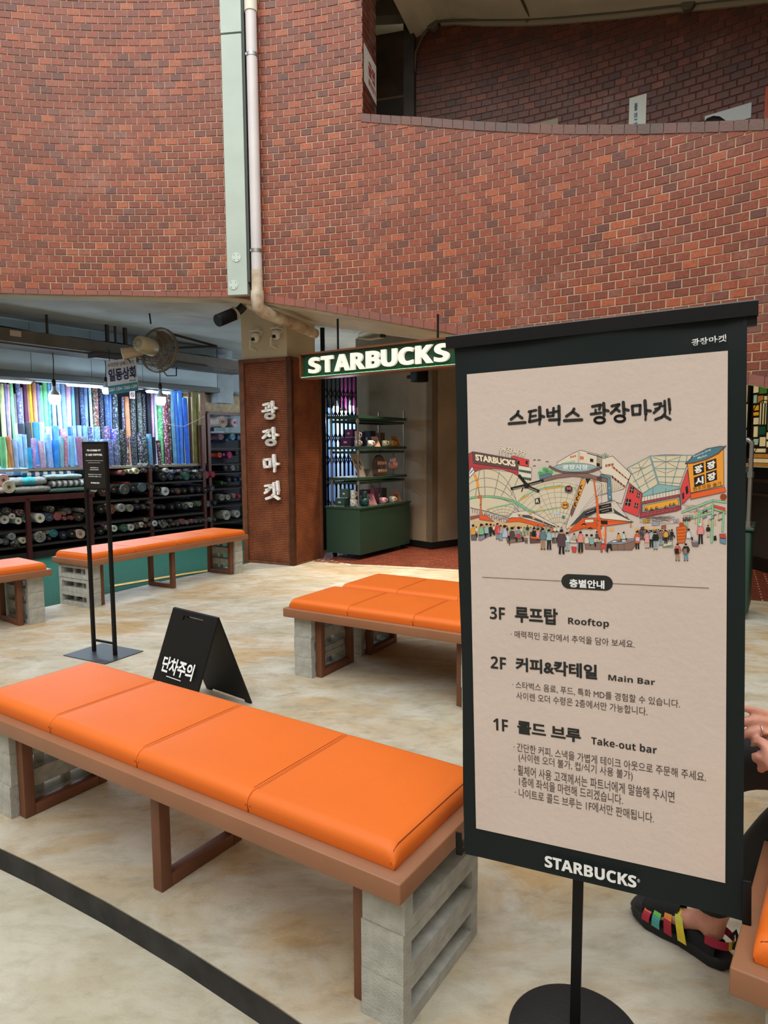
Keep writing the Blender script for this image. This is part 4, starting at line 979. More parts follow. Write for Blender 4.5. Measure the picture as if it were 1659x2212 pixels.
for k in range(6): ln(PL, 'c04c24', 4, [(1400 - k * 22, 990 + k * 26), (1659, 1000 + k * 18)], 3.2)
sh(PL, 'e6dcc8', [(1450, 985), (1560, 980), (1560, 1020), (1455, 1025)], 3.6, 4)
for x, y in ((1440, 1045), (1520, 1095)): sh(PL, BLK, [(x - 34, y + 8), (x - 8, y - 14), (x + 8, y - 14), (x + 34, y + 8)], 4); cir(PL, 'e8a84c', x, y + 12, 14, 6, 4.4)
cir(PL, 'f0a858', 1270, 1082, 18, 18, 3.4)
sh(PL, 'e8602c', [(1600, 960), (1640, 940), (1645, 1220), (1610, 1210)], 3.8)
sh(PL, '8c6e60', [(1450, 1270), (1659, 1260), (1659, 1355), (1455, 1350)], 3.4, 4); sh(PL, 'd6c6b6', [(1255, 1230), (1659, 1215), (1659, 1265), (1270, 1275)], 3.2, 4)
sh(PL, '8a90a6', [(1365, 1270), (1430, 1265), (1430, 1365), (1370, 1370)], 4, 4); sh(PL, 'd8454a', [(1285, 1320), (1350, 1325), (1340, 1390), (1300, 1390)], 4.4, 4); sh(PL, 'd8a050', [(1365, 1345), (1418, 1345), (1410, 1398), (1372, 1398)], 4.6, 4)
sh(PL, '8a8ca0', [(140, 1180), (335, 1130), (330, 1155), (165, 1245), (140, 1240)], 2.6, 4); sh(PL, '6a5250', [(135, 1175), (330, 1128), (335, 1140), (150, 1195)], 3.2)
sh(PL, '6a6668', [(45, 1180), (110, 1180), (115, 1240), (50, 1240)], 2.6, 4)
sh(PL, '8c7264', [(485, 1215), (745, 1215), (740, 1250), (520, 1275), (485, 1245)], 3, 4)
for x in (500, 520, 720, 738): ln(PL, '6a5248', 12, [(x, 1245), (x, 1300 if x == 520 else 1278)], 3)
sh(PL, '6a4c4c', [(770, 1200), (900, 1215), (900, 1270), (775, 1278)], 2.8, 4)
rr = random.Random(3)
def fig(F, x, yb, h, coat, legs, hair='201c1c', skin='e0b49c', l=5, skirt=False, wide=1.0):
    hd = h * 0.075; w_ = h * 0.13 * wide
    for s_ in (-1, 1): ln(F, legs, h * 0.085, [(x + s_ * w_ * .35, yb - h * .48), (x + s_ * w_ * .5, yb - h * .02)], l); ln(F, '2a2424', h * .04, [(x + s_ * w_ * .5 - h * .03, yb), (x + s_ * w_ * .5 + h * .04, yb)], l + .3)
    hem = 0.3 if skirt else 0.45
    sh(F, coat, [(x - w_ * .75, yb - h * .82), (x + w_ * .75, yb - h * .82), (x + w_ * 1.1, yb - h * hem), (x - w_ * 1.1, yb - h * hem)], l + .6, h * 0.012)
    for s_ in (-1, 1): ln(F, coat, h * 0.06, [(x + s_ * w_ * .8, yb - h * .79), (x + s_ * w_ * 1.25, yb - h * .6), (x + s_ * w_ * .7, yb - h * .5)], l + .9)
    cir(F, skin, x, yb - h * .89, hd * .85, hd, l + 1.2, 9); cir(F, hair, x - hd * .1, yb - h * .93, hd * 1.0, hd * .85, l + 1.5, 9)
def sit(F, x, yb, h, coat, legs='2c2828', l=5):
    sh(F, coat, [(x - h * .2, yb), (x - h * .22, yb - h * .5), (x - h * .08, yb - h * .66), (x + h * .12, yb - h * .64), (x + h * .24, yb - h * .3), (x + h * .22, yb)], l, h * .02)
    ln(F, legs, h * .14, [(x, yb - h * .06), (x + h * .35, yb - h * .05), (x + h * .36, yb + h * .22)], l - .3)
    cir(F, 'e0b49c', x + h * .04, yb - h * .78, h * .12, h * .14, l + .8, 9); cir(F, '201c1c', x, yb - h * .85, h * .14, h * .12, l + 1.1, 9)
for i in range(26): fig(PL, 110 + i * 42 + rr.random() * 14, 1165 + rr.random() * 30, 105 + rr.random() * 20, rr.choice(['4a4a4e', 'b8b4ac', '6a8a9a', 'c87868', 'e0d4c0', '3a3434', '86bd92']), rr.choice(['3c3838', '7c94a4', '8a7868']), l=3.4)
sit(PL, 72, 1170, 130, 'e8a03c'); sit(PL, 175, 1170, 140, '86bd92'); sit(PL, 240, 1155, 130, '9cc0bc'); sit(PL, 290, 1150, 120, '2c2a2c')
fig(PL, 375, 1225, 200, RED, '7c94a4', l=5.2, skirt=True); fig(PL, 415, 1240, 190, 'b8b4b0', '8aa4b0', l=5)
sit(PL, 462, 1205, 160, 'b8c0dc'); sit(PL, 555, 1220, 150, '5c4444', l=6); sit(PL, 635, 1215, 150, '8a9ca4', l=5.6); sh(PL, 'c84448', [(615, 1165), (655, 1165), (660, 1220), (615, 1220)], 7, 4)
sit(PL, 825, 1205, 130, '242222'); sit(PL, 872, 1205, 120, 'e89a94'); ln(PL, OR, 20, [(790, 1205), (890, 1215)], 6)
fig(PL, 935, 1350, 265, '66828c', 'a88468', l=6.4); fig(PL, 1010, 1352, 250, '9ec4c4', '242222', l=6.2)
fig(PL, 1165, 1405, 300, '5c4448', '1c1a1a', l=7, skirt=True, wide=1.15); fig(PL, 1235, 1370, 235, 'ccd8d8', '9ab0b4', l=6)
for x in (1065, 1105): fig(PL, x, 1275, 150, rr.choice(['2c2828', 'c8c0b4']), '3c3838', l=5)
fig(PL, 1400, 1385, 260, 'e8968c', '242222', l=5.6); sit(PL, 1475, 1280, 120, 'd8ccb8'); sit(PL, 1535, 1290, 130, '8ab4b0'); sit(PL, 1320, 1240, 90, 'b8b0a8'); sit(PL, 1600, 1215, 90, '4a4a50')
# ---- right half
sh(PR, 'e4d8c6', [(0, 190), (60, 215), (75, 235), (190, 200), (420, 420), (350, 590), (170, 440), (60, 420), (0, 330)], 1, 5)
for t in range(8): x = 105 + t * 13; sh(PR, 'd8703c' if t % 3 else BLK, [(x, 305 - t * 2), (x + 10, 303 - t * 2), (x + 10, 335 - t * 3), (x, 338 - t * 3)], 2)
for t in range(12):
    x = 185 + t * 17.5
    sh(PR, 'd8703c' if t % 2 == 0 else BLK, [(x, 315 + t * 15), (x + 14, 325 + t * 15), (x + 14, 355 + t * 14), (x, 342 + t * 14)], 2)
    if t < 10: sh(PR, 'd8703c' if t % 2 else BLK, [(x, 440 + t * 14), (x + 14, 450 + t * 14), (x + 14, 482 + t * 13), (x, 470 + t * 13)], 2)
ln(PR, '4f8c64', 7, [(100, 220), (95, 165)], 2); ln(PR, '4f8c64', 7, [(105, 220), (115, 170)], 2); ln(PR, '4f8c64', 7, [(80, 215), (70, 175)], 2); ln(PR, '4f8c64', 7, [(120, 215), (140, 185)], 2)
sh(PR, BRN, [(0, 350), (50, 332), (66, 345), (0, 380)], 4); sh(PR, '8c6c62', [(0, 450), (130, 480), (128, 525), (0, 495)], 3.4, 4)
sh(PR, '5f8a9a', [(45, 425), (165, 460), (180, 700), (185, 745), (135, 750), (125, 480), (32, 448)], 4, 5); cir(PR, 'e8f0f0', 152, 596, 7, 7, 5); cir(PR, 'e8f0f0', 158, 706, 8, 8, 5)
sh(PR, CREAM, [(0, 510), (120, 530), (125, 660), (0, 700)], 1.4); sh(PR, CREAM, [(185, 520), (330, 605), (190, 650)], 1.4)
for k in range(5): ln(PR, '7a7270', 4, [(k * 26, 560 - k * 6), (20 + k * 24, 690 - k * 8)], 2); ln(PR, '7a7270', 4, [(190 + k * 26, 530 + k * 14), (190 + k * 18, 640 - k * 8)], 2)
ln(PR, '7a7270', 5, [(0, 690), (125, 655)], 2); ln(PR, '7a7270', 5, [(185, 650), (330, 605)], 2)
sh(PR, 'd9ccc0', [(0, 700), (330, 610), (385, 520), (300, 790), (180, 750), (0, 800)], 1.2, 4)
# steel truss vault
sh(PR, CREAM, [(370, 350), (660, 200), (840, 185), (1180, 190), (1115, 300), (1015, 580), (760, 545), (560, 665), (385, 520), (420, 430)], 0.8, 5)
T = '7f9ea4'
ln(PR, T, 24, [(655, 200), (760, 550)], 2.4)
for a, b in (((370, 355), (660, 200)), ((660, 200), (1180, 190)), ((420, 430), (680, 300)), ((680, 270), (1110, 268)), ((450, 520), (700, 370)), ((715, 355), (1090, 358)), ((500, 600), (725, 465)), ((735, 455), (1050, 460)), ((560, 665), (760, 545)), ((760, 520), (1030, 540)), ((760, 550), (1015, 580)), ((400, 360), (560, 665)), ((510, 285), (640, 610)), ((850, 190), (845, 560)), ((1030, 195), (920, 570)), ((1110, 200), (1100, 300))):
    ln(PR, T, 10, [a, b], 2)
for a, b in (((690, 215), (845, 268)), ((1010, 215), (860, 268)), ((700, 352), (840, 275)), ((1000, 352), (860, 275)), ((730, 372), (840, 410)), ((955, 372), (860, 410)), ((430, 350), (600, 345)), ((540, 350), (500, 440)), ((640, 230), (540, 350)), ((580, 520), (700, 430))): ln(PR, '6a5048', 4, [a, b], 2)
sh(PR, TE, [(560, 665), (760, 545), (1015, 580), (1020, 605), (560, 705)], 2.6, 4)
for x in (690, 850): ln(PR, '5f7a80', 7, [(x, 600), (x, 690)], 3.2)
sh(PR, 'e0d4c4', [(560, 705), (1020, 610), (1025, 670), (550, 765)], 2.2, 4)
for k in range(12): ln(PR, '4a4444', 4, [(585 + k * 38, 700 - k * 8), (585 + k * 38, 755 - k * 8)], 3)
sh(PR, '9c4048', [(550, 765), (1025, 670), (1040, 855), (980, 880), (525, 970), (530, 900)], 2.8, 5)
for k in range(9): ln(PR, 'd89088', 3, [(550 + k * 50, 780 - k * 10), (585 + k * 50, 773 - k * 10)], 3.5); ln(PR, 'd89088', 3, [(545 + k * 50, 935 - k * 9), (580 + k * 50, 929 - k * 9)], 3.5); ln(PR, 'd89088', 3, [(565 + k * 46, 910 - k * 9), (595 + k * 46, 904 - k * 9)], 3.5)
sh(PR, '9cb4a8', [(558, 800), (1015, 705), (1030, 810), (560, 895)], 3.8, 5); sh(PR, 'f0a83c', [(585, 812), (1000, 725), (1010, 800), (580, 878)], 4.4, 4)
for x, y in ((610, 850), (675, 850), (735, 835), (850, 825), (905, 800), (950, 790)): cir(PR, BLK, x, y, 15, 13, 5.2, 9); sh(PR, BLK, [(x - 24, y + 24), (x - 12, y + 8), (x + 14, y + 8), (x + 26, y + 18)], 5.2); cir(PR, 'e8c4a0', x + 3, y + 3, 7, 8, 5.6, 8)
# red house wings
sh(PR, RED, [(400, 545), (555, 670), (510, 950), (310, 870)], 3.2, 6)
for x, y, w_, h in ((400, 575, 60, 85), (488, 650, 42, 75), (345, 725, 78, 95), (458, 775, 52, 75)):
    sh(PR, BLK, [(x + w_ * .25, y), (x + w_, y + 12), (x + w_ * .78, y + h), (x, y + h - 14)], 4.2); ln(PR, 'c8c0bc', 5, [(x + w_ * .6, y + 6), (x + w_ * .4, y + h - 8)], 5); ln(PR, 'c8c0bc', 4, [(x + w_ * .1, y + h * .45), (x + w_ * .9, y + h * .55)], 5)
sh(PR, RED, [(1115, 365), (1160, 690), (1050, 800), (1030, 600)], 3.2, 5); sh(PR, BLK, [(1090, 585), (1118, 565), (1130, 650), (1100, 680)], 4.2); sh(PR, BLK, [(1052, 665), (1072, 645), (1078, 720), (1056, 740)], 4.2)
# big sign box on the right
sh(PR, 'f2a03a', [(1115, 290), (1560, 120), (1565, 560), (1155, 655)], 4, 6)
sh(PR, '4f7c8c', [(1090, 295), (1200, 190), (1360, 110), (1520, 80), (1580, 85), (1500, 170), (1350, 245), (1200, 285)], 5, 7); ln(PR, BRN, 16, [(1090, 292), (1200, 283), (1350, 240), (1480, 175), (1590, 75)], 5.6)
itext(PR, 'd8e4e4', 'Kwang Jang', ((1190, 225), (1405, 130), (1190, 200)), 6, 0.01); itext(PR, 'd8e4e4', 'Market', ((1245, 240), (1360, 200), (1240, 215)), 6, 0.01)
for (x, y), c_ in (((1185, 320), '광'), ((1340, 270), '장'), ((1195, 465), '시'), ((1345, 412), '장')):
    sh(PR, BLK, [(x, y), (x + 130, y - 42), (x + 138, y + 80), (x + 6, y + 122)], 5); itext(PR, 'f2f0e8', c_, ((x + 18, y + 104), (x + 122, y + 72), (x + 14, y + 12)), 6, 0.05)
itext(PR, '6a4a30', '원조모듬 술가', ((1185, 635), (1540, 560), (1180, 585)), 5.4, 0.01)
sh(PR, 'ee6630', [(1160, 665), (1575, 580), (1590, 640), (1150, 735)], 5, 5); cir(PR, '9c4428', 1560, 705, 42, 40, 6)
sh(PR, 'ee6630', [(0, 975), (60, 975), (450, 1015), (130, 1062), (0, 1060)], 3.6, 5); ln(PR, 'c04c24', 4, [(130, 1010), (440, 1014)], 4.4)
sh(PR, 'e6dccb', [(20, 915), (200, 900), (400, 985), (440, 1010), (30, 970)], 3, 4); sh(PR, '4a4a4c', [(195, 840), (230, 870), (410, 990), (390, 990), (215, 900)], 3.8)
sh(PR, 'd8ccc0', [(20, 800), (215, 745), (380, 960), (205, 900), (30, 905)], 2.8, 4)
for k in range(15): ln(PR, '4a4444', 4, [(30 + k * 13, 802 - k * 4), (30 + k * 13, 822 - k * 4)], 3.6)
sh(PR, BLK, [(20, 810), (175, 780), (178, 825), (25, 860)], 5); sh(PR, BLK, [(25, 870), (180, 835), (190, 885), (30, 910)], 5); ln(PR, 'd8d0c4', 4, [(60, 830), (150, 808)], 5.8); ln(PR, 'd8d0c4', 4, [(60, 888), (150, 865)], 5.8)
ln(PR, 'ee6630', 24, [(0, 720), (20, 1000), (45, 1220)], 4.4); ln(PR, 'ee6630', 18, [(105, 1050), (105, 1290)], 4.4); sh(PR, BLK, [(45, 995), (130, 998), (130, 1045), (50, 1042)], 5)
# green shopfront
for pts in ([(1050, 895), (1430, 750), (1590, 770)], [(1430, 790), (1415, 1270)], [(1265, 890), (1250, 1080)], [(1560, 900), (1550, 1130)], [(1430, 850), (1590, 900)], [(1265, 900), (1430, 820)], [(1110, 985), (1420, 900)], [(1105, 985), (1110, 1080)]): ln(PR, '5f9a70', 26, pts, 3.6); ln(PR, '9fd0a8', 14, pts, 4)
sh(PR, 'd8503c', [(1445, 805), (1580, 840), (1580, 900), (1445, 868)], 3.4, 4); itext(PR, BLK, '골목', ((1300, 915), (1365, 895), (1298, 875)), 4.6, 0.02)
for x, y in ((1210, 1020), (1305, 1030), (1380, 1035), (1460, 1045), (1500, 970), (1225, 905), (420, 1065), (415, 1065)): cir(PR, 'f0b050', x, y, 14, 12, 4.4); ln(PR, '4a4444', 3, [(x, y - 10), (x, y - 60)], 4)
for x, y in ((1330, 960), (1450, 930), (1530, 900), (1420, 975), (1520, 985)): sh(PR, '66686c', [(x - 34, y + 8), (x + 20, y - 16), (x + 34, y - 8), (x - 16, y + 18)], 4.2)
# alley clutter in the middle
for k in range(26): ln(PR, '7a7270', 3, [(520 + rr.random() * 480, 930 + rr.random() * 100), (520 + rr.random() * 480, 930 + rr.random() * 110)], 2)
for k in range(14): ln(PR, '8a8280', 3, [(1040 + rr.random() * 380, 760 + rr.random() * 160), (1060 + rr.random() * 380, 760 + rr.random() * 160)], 2)
for (x, y, w_, c_, tx) in ((570, 985, 80, 'eeb03c', '라면'), (680, 1015, 90, 'c4cce0', '빈대떡'), (945, 985, 60, 'c4cce0', '김밥'), (795, 1060, 55, 'a85c4c', None), (1070, 938, 110, 'd8ccb8', '전집'), (540, 1080, 40, '6a3a3c', None), (1060, 965, 90, '5c3c3c', None)):
    sh(PR, c_, [(x, y), (x + w_, y - 8), (x + w_, y + 34), (x, y + 42)], 4, 4)
    if tx: itext(PR, '3a3030', tx, ((x + 8, y + 34), (x + w_ - 8, y + 27), (x + 8, y + 8)), 5, 0.01)
for x, y in ((95, 1160), (180, 1105), (715, 1095), (610, 1090), (1000, 1010), (820, 1120), (490, 1110)): cir(PR, 'ecb268', x, y, 26, 24, 2.4)
sh(PR, '8c6e60', [(125, 1285), (470, 1235), (475, 1300), (430, 1360), (190, 1360), (130, 1300)], 4, 5); sh(PR, '8a96a0', [(130, 1275), (200, 1240), (480, 1215), (470, 1245), (300, 1290), (140, 1290)], 4.6, 4)
for x in (255, 335): ln(PR, '5a443c', 4, [(x, 1290), (x, 1355)], 5)
for x in (215, 270, 330, 380): cir(PR, rr.choice(['a83c34', 'd8d4dc', 'c85a4c']), x, 1255 + (x - 215) * -.06, 24, 9, 5.4)
for x, c_ in ((85, 'd8504c'), (155, '242222')): sh(PR, c_, [(x - 34, 1290), (x + 22, 1285), (x + 34, 1365), (x + 16, 1370), (x + 6, 1335), (x - 16, 1340), (x - 20, 1388), (x - 38, 1385)], 5.4, 4)
ln(PR, '8a8280', 6, [(0, 1250), (90, 1245)], 4); sh(PR, 'd9ccc0', [(0, 1230), (90, 1225), (90, 1280), (0, 1275)], 3.4, 4)
for i in range(16): fig(PR, 500 + i * 28 + rr.random() * 10, 1230 + rr.random() * 15, 120 + rr.random() * 15, rr.choice(['4a4a4e', 'b8b4ac', '6a8a9a', '8a7868']), '3c3838', l=3.4)
sit(PR, 265, 1235, 90, 'e8a03c'); sit(PR, 330, 1225, 95, 'c8d4c8'); fig(PR, 498, 1345, 225, 'd8643c', '242222', l=6, skirt=True); sh(PR, 'c4c8e0', [(478, 1200), (525, 1205), (525, 1250), (480, 1248)], 7.5)
fig(PR, 618, 1335, 215, 'e8a0a0', 'd0bcb0', l=6, skirt=True); fig(PR, 672, 1325, 215, 'a8bcb8', '242222', l=5.8); fig(PR, 722, 1350, 225, '242222', '8ab0b0', l=6.6); fig(PR, 785, 1300, 190, '8a7064', '7ca0ac', l=5.6); fig(PR, 850, 1280, 170, 'e8a844', '242222', l=5.4)
sit(PR, 925, 1190, 90, '242222'); fig(PR, 1278, 1280, 255, 'e89494', '201e1e', 'd8d8d8', l=6.6, wide=1.1); fig(PR, 1372, 1200, 150, '242222', 'c8b8ac', l=5)
sit(PR, 1130, 1215, 125, 'd4dce4', l=6.2)
sh(PR, '7a6a74', [(1165, 1255), (1260, 1255), (1250, 1315), (1180, 1315)], 6, 4); cir(PR, 'a8a4ac', 1212, 1252, 46, 14, 6.6)
sh(PR, 'e06a2c', [(980, 1080), (1095, 1060), (1110, 1080), (1085, 1270), (995, 1275)], 4.4, 5)
for y in (1115, 1155, 1195, 1232): ln(PR, '8c3c1c', 5, [(985, y), (1090, y - 8)], 5.2)
cir(PR, 'b8502c', 1045, 1045, 32, 28, 5)
sh(PR, 'c8ccb8', [(820, 1265), (930, 1255), (925, 1300), (815, 1320)], 5, 4); ln(PR, '5f9a70', 9, [(810, 1322), (930, 1325), (940, 1300)], 5.6)
sh(PR, BLK, [(1440, 1190), (1470, 1180), (1478, 1240), (1440, 1245)], 5); sh(PR, 'c84c3c', [(1510, 1165), (1585, 1160), (1590, 1215), (1520, 1210)], 5, 4); sh(PR, '6a90a8', [(1515, 1215), (1590, 1225), (1590, 1290), (1520, 1270)], 5, 4)
for x, coat, bag, legs in ((995, 'e06a5c', '242222', 'a88468'), (1098, '2a2828', '8c7868', '5f8fa0')):
    fig(PR, x, 1490, 215, coat, legs, l=7, wide=1.2); sh(PR, bag, [(x - 34, 1345), (x + 12, 1340), (x + 16, 1405), (x - 30, 1410)], 9, 4)
io = ill.build('printed_illustration', M_print, panel)
io['label'] = 'printed colour drawing of a busy covered market with crowds, awnings and signs'
# ------------------------------------------------------------------ A-shaped floor sign behind the front bench
M_sign = pm('black_sign_board', rgb(20, 20, 21), 0.5, spec=0.25)
af = empty('folding_floor_sign', 'black folding floor sign with white brush lettering behind the front bench', 'sign', (-1.2, 3.95, 0))
# back leaf foot points and hinge line
F1 = Vector((-0.775, 3.86, 0)); F0 = F1 + Vector((-0.795, 0.0, 0)) * 0
bR = gz(546, 1522); bL = Vector((-1.118, 4.13, 0))
hd = (bR - bL).normalized(); wid = 0.46
bL = bR - hd * wid
nrm = Vector((-hd.y, hd.x, 0))
if nrm.y > 0: nrm = -nrm       # nrm: towards the viewer's left front
def hang(px, py, off):
    """point on the vertical plane through the back feet shifted by off along nrm"""
    d = ray(px, py); p0 = bR + nrm * off; t = (p0 - O).dot(nrm) / d.dot(nrm); return O + d * t
hp = 0.22
H0 = hang(374, 1317, hp); H1 = hang(470, 1332, hp)
hz = (H0.z + H1.z) / 2
top0 = Vector((H0.x, H0.y, hz)); top1 = Vector((H1.x, H1.y, hz)); wid = (top1 - top0).length; hd = (top1 - top0).normalized()
f0 = top0 + nrm * hp; f0.z = 0; f1 = top1 + nrm * hp; f1.z = 0
g0 = top0 - nrm * hp; g0.z = 0; g1 = top1 - nrm * hp; g1.z = 0
b0 = Vector(af.location)
def leaf(t0, t1, q0, q1, slot=True, thick=0.012):
    """board with a handle slot; t = hinge points, q = feet"""
    m = MB(); nn = (t1 - t0).cross(q0 - t0).normalized() * thick
    def P(s, t): return t0.lerp(t1, s) + (q0 - t0) * t - b0
    holes = [(0.28, 0.72, 0.045, 0.085)] if slot else []
    cells = [(0, 1, 0, .045), (0, .28, .045, .085), (.72, 1, .045, .085), (0, 1, .085, .97), (0, .12, .97, 1), (.88, 1, .97, 1)] if slot else [(0, 1, 0, 1)]
    for s0, s1, u0, u1 in cells:
        A = [P(s0, u0), P(s1, u0), P(s1, u1), P(s0, u1)]
        B_ = [p + nn for p in A]; m.add(A + B_, [(0, 1, 2, 3), (7, 6, 5, 4), (0, 4, 5, 1), (1, 5, 6, 2), (2, 6, 7, 3), (3, 7, 4, 0)])
    return m
fl = leaf(top0, top1, f0, f1).build('front_leaf', M_sign, af)
leaf(top0, top1, g0, g1).build('back_leaf', M_sign, af)
dn = (f0 - top0).normalized(); fn = hd.cross(dn).normalized()
if fn.dot(O - top0) < 0: fn = -fn
def afpt(px, py):
    d = ray(px, py); t = (top0 - O).dot(fn) / d.dot(fn); q = O + d * t - top0; return q.dot(hd), q.dot(dn)
FM = Matrix(((hd.x, -dn.x, fn.x, top0.x - b0.x), (hd.y, -dn.y, fn.y, top0.y - b0.y), (hd.z, -dn.z, fn.z, top0.z - b0.z), (0, 0, 0, 1)))
m = MB(); a = afpt(351, 1450); b = afpt(427, 1437)
put_text(m, '단차주의', a[0], -a[1] - 0.0, b[0], -b[1] + 0.0, 0.015, FM, 0.028)
a = afpt(364, 1461); b = afpt(396, 1467); m.box((a[0], -a[1] - .002, 0.014), (b[0], -a[1] + .002, 0.016), FM)
a = afpt(348, 1476); b = afpt(420, 1478); put_text(m, bold('MIND THE STEP'), a[0], -a[1] - 0.01, b[0], -a[1] + 0.012, 0.015, FM, 0.0)
m.build('white_lettering', M_white, fl)

# ------------------------------------------------------------------ slim sign on two thin posts
ss = empty('slim_post_sign', 'small black notice on two thin posts with a flat base beside the far bench', 'sign', tuple(gz(228, 1417)))
b0 = Vector(ss.location); pl, pr = gz(203.5, 1408), gz(249, 1417)
ax_ = (pr - pl).normalized(); nrm2 = Vector((-ax_.y, ax_.x, 0)); 
if nrm2.y > 0: nrm2 = -nrm2
def ssz(px, py):
    d = ray(px, py); t = (pl - O).dot(nrm2) / d.dot(nrm2); q = O + d * t - pl; return q.dot(ax_), q.z
ztop = ssz(230, 955)[1]; zb_ = ssz(230, 1054)[1]; wd = (pr - pl).length
SM = Matrix(((ax_.x, 0, nrm2.x, pl.x - b0.x), (ax_.y, 0, nrm2.y, pl.y - b0.y), (0, 1, 0, 0), (0, 0, 0, 1)))
for x, nm in ((0, 'post'), (wd, 'post')):
    m = MB(); m.box((x - 0.011, 0.004, -0.011), (x + 0.011, ztop, 0.011), SM); m.build(nm, M_blackm, ss)
m = MB(); m.box((0, 0.085, -0.007), (wd, 0.1, 0.007), SM); m.build('cross_bar', M_blackm, ss)
m = MB(); m.box((-0.12, 0.0, -0.17), (wd + 0.10, 0.006, 0.17), SM); m.build('base_plate', pm('dark_steel', rgb(52, 54, 56), 0.5, 0.3), ss)
m = MB(); m.box((0.005, zb_, 0.004), (wd - 0.005, ztop - .01, 0.012), SM); bd = m.build('notice_board', pm('glossy_black_board', rgb(26, 24, 25), 0.12), ss)
m = MB(); m.box((-0.005, zb_ - .016, -0.012), (wd + .005, zb_, 0.014), SM); m.box((-0.005, ztop - .012, -0.012), (wd + .005, ztop + .004, 0.014), SM); m.build('board_frame', M_blackm, ss)
m = MB(); hh = ztop - zb_
for s_, x0, x1, y, h in (('주변 상인분들을 위해', .18, .82, .80, .045), ('큰 소음은 자제해주세요.', .12, .90, .70, .05), ('For the consideration of neighboring merchants', .12, .9, .585, .02), ('please keep the noise to a minimum.', .22, .78, .54, .02), ('本着对周边商人的', .3, .68, .43, .025), ('考虑请勿大声喧哗', .28, .70, .385, .025), ('周辺の商人の方々のため', .2, .8, .28, .025), ('大きな騒音はご遠慮ください', .2, .8, .235, .025), ('STARBUCKS', .3, .7, .09, .032)):
    put_text(m, s_, wd * x0, zb_ + hh * y, wd * x1, zb_ + hh * (y + h), 0.0135, SM, 0.04 if h > .03 else 0.01)
m.build('white_lettering', M_white, bd)

# ------------------------------------------------------------------ green STARBUCKS sign under the brick edge
gs = empty('shop_sign', 'long green sign with white raised letters hanging under the brick wall', 'sign', (-0.95, 8.0, 2.4))
gd = Vector((0.813, -0.582, 0)); gn = Vector((-0.582, -0.813, 0)); gp = Vector((-0.985, 8.02, 0))
def gsz(px, py):
    d = ray(px, py); t = (gp - O).dot(gn) / d.dot(gn); q = O + d * t - gp; return q.dot(gd), q.z
xa, zt = gsz(652, 765); _, zbm = gsz(653, 820); xb, zt2 = gsz(982, 731)
GL = 2.16
b0 = Vector(gs.location)
GM = Matrix(((gd.x, 0, gn.x, gp.x - b0.x), (gd.y, 0, gn.y, gp.y - b0.y), (0, 1, 0, -b0.z), (0, 0, 0, 1)))
M_gsign = pm('sign_green', rgb(10, 62, 40), 0.35); M_copper = pm('copper_brown_frame', rgb(118, 70, 44), 0.45, 0.3, var=0.15, vscale=8)
m = MB(); m.box((xa + .01, zbm + .01, -0.10), (xa + GL - .01, zt - .01, 0.0), GM); m.build('green_panel', M_gsign, gs)
m = MB(); f = 0.018
m.box((xa, zbm, -0.11), (xa + GL, zbm + f, 0.045), GM); m.box((xa, zt - f, -0.11), (xa + GL, zt, 0.045), GM); m.box((xa, zbm, -0.11), (xa + f, zt, 0.045), GM); m.box((xa + GL - f, zbm, -0.11), (xa + GL, zt, 0.045), GM)
m.build('sign_frame', M_copper, gs)
m = MB(); m.box((xa + f, zbm + f, 0.026), (xa + GL - f, zbm + f + 0.004, 0.040), GM); m.build('light_strip', pm('warm_led', rgb(60, 190, 110), 0.5, emit=rgb(150, 255, 190), es=2.2), gs)
lx0, lz0 = gsz(670, 806); lx1, lz1 = gsz(976, 740)
_, lzt = gsz(672, 767.0)
body = 'STARBUCKS'; adv = (lx1 - lx0) / 9.0; widths = {'S': .95, 'T': .95, 'A': 1.15, 'R': 1.05, 'B': 1.0, 'U': 1.1, 'C': 1.05, 'K': 1.12}
tot = sum(widths[c] for c in body); x = lx0; hL = (zt - zbm) * 0.62; zc = (zt + zbm) / 2
M_let = pm('white_acrylic_letter', rgb(240, 234, 220), 0.4, emit=rgb(255, 244, 225), es=0.3)
for c in body:
    wc = (lx1 - lx0) * widths[c] / tot
    m = MB(); put_text(m, bold(c), x + wc * .04, zc - hL / 2, x + wc * .96, zc + hL / 2, 0.012, GM, 0.022, 0.03); m.build('raised_letter', M_let, gs); x += wc
m = MB(); m.tube([GM @ Vector((xa + .5, zt, -0.05)), GM @ Vector((xa + .5, zt + .35, -0.05))], 0.012, 8); m.build('hanger_rod', M_blackm, gs); m = MB(); m.tube([GM @ Vector((xa + 1.8, zt, -0.05)), GM @ Vector((xa + 1.8, zt + .25, -0.05))], 0.012, 8); m.build('hanger_rod', M_blackm, gs)

# ------------------------------------------------------------------ entrance: plaster wall, gate, cabinet
PWc = Vector((0.699, 9.857, 0)); wdl = Vector((-0.652, 0.758, 0)); wdr = Vector((0.574, 0.819, 0))
def wallbox(name, p, d, L, th, z0, z1, mat, side=1):
    n_ = Vector((-d.y, d.x, 0)) * side; m = MB()
    q = [p, p + d * L, p + d * L + n_ * th, p + n_ * th]
    m.add([(a.x, a.y, z0) for a in q] + [(a.x, a.y, z1) for a in q], [(0, 3, 2, 1), (4, 5, 6, 7), (0, 1, 5, 4), (1, 2, 6, 5), (2, 3, 7, 6), (3, 0, 4, 7)])
    return struct(m.build(name, mat))
wdl = (gz(888, 1180) - PWc).normalized(); wdr = Vector((-wdl.y, wdl.x, 0)); 
if wdr.y < 0: wdr = -wdr
wallbox('wall_entrance_left', PWc, wdl, 1.75, 0.12, 0, 3.24, M_plaster, 1 if Vector((-wdl.y, wdl.x, 0)).dot(wdr) > 0 else -1)
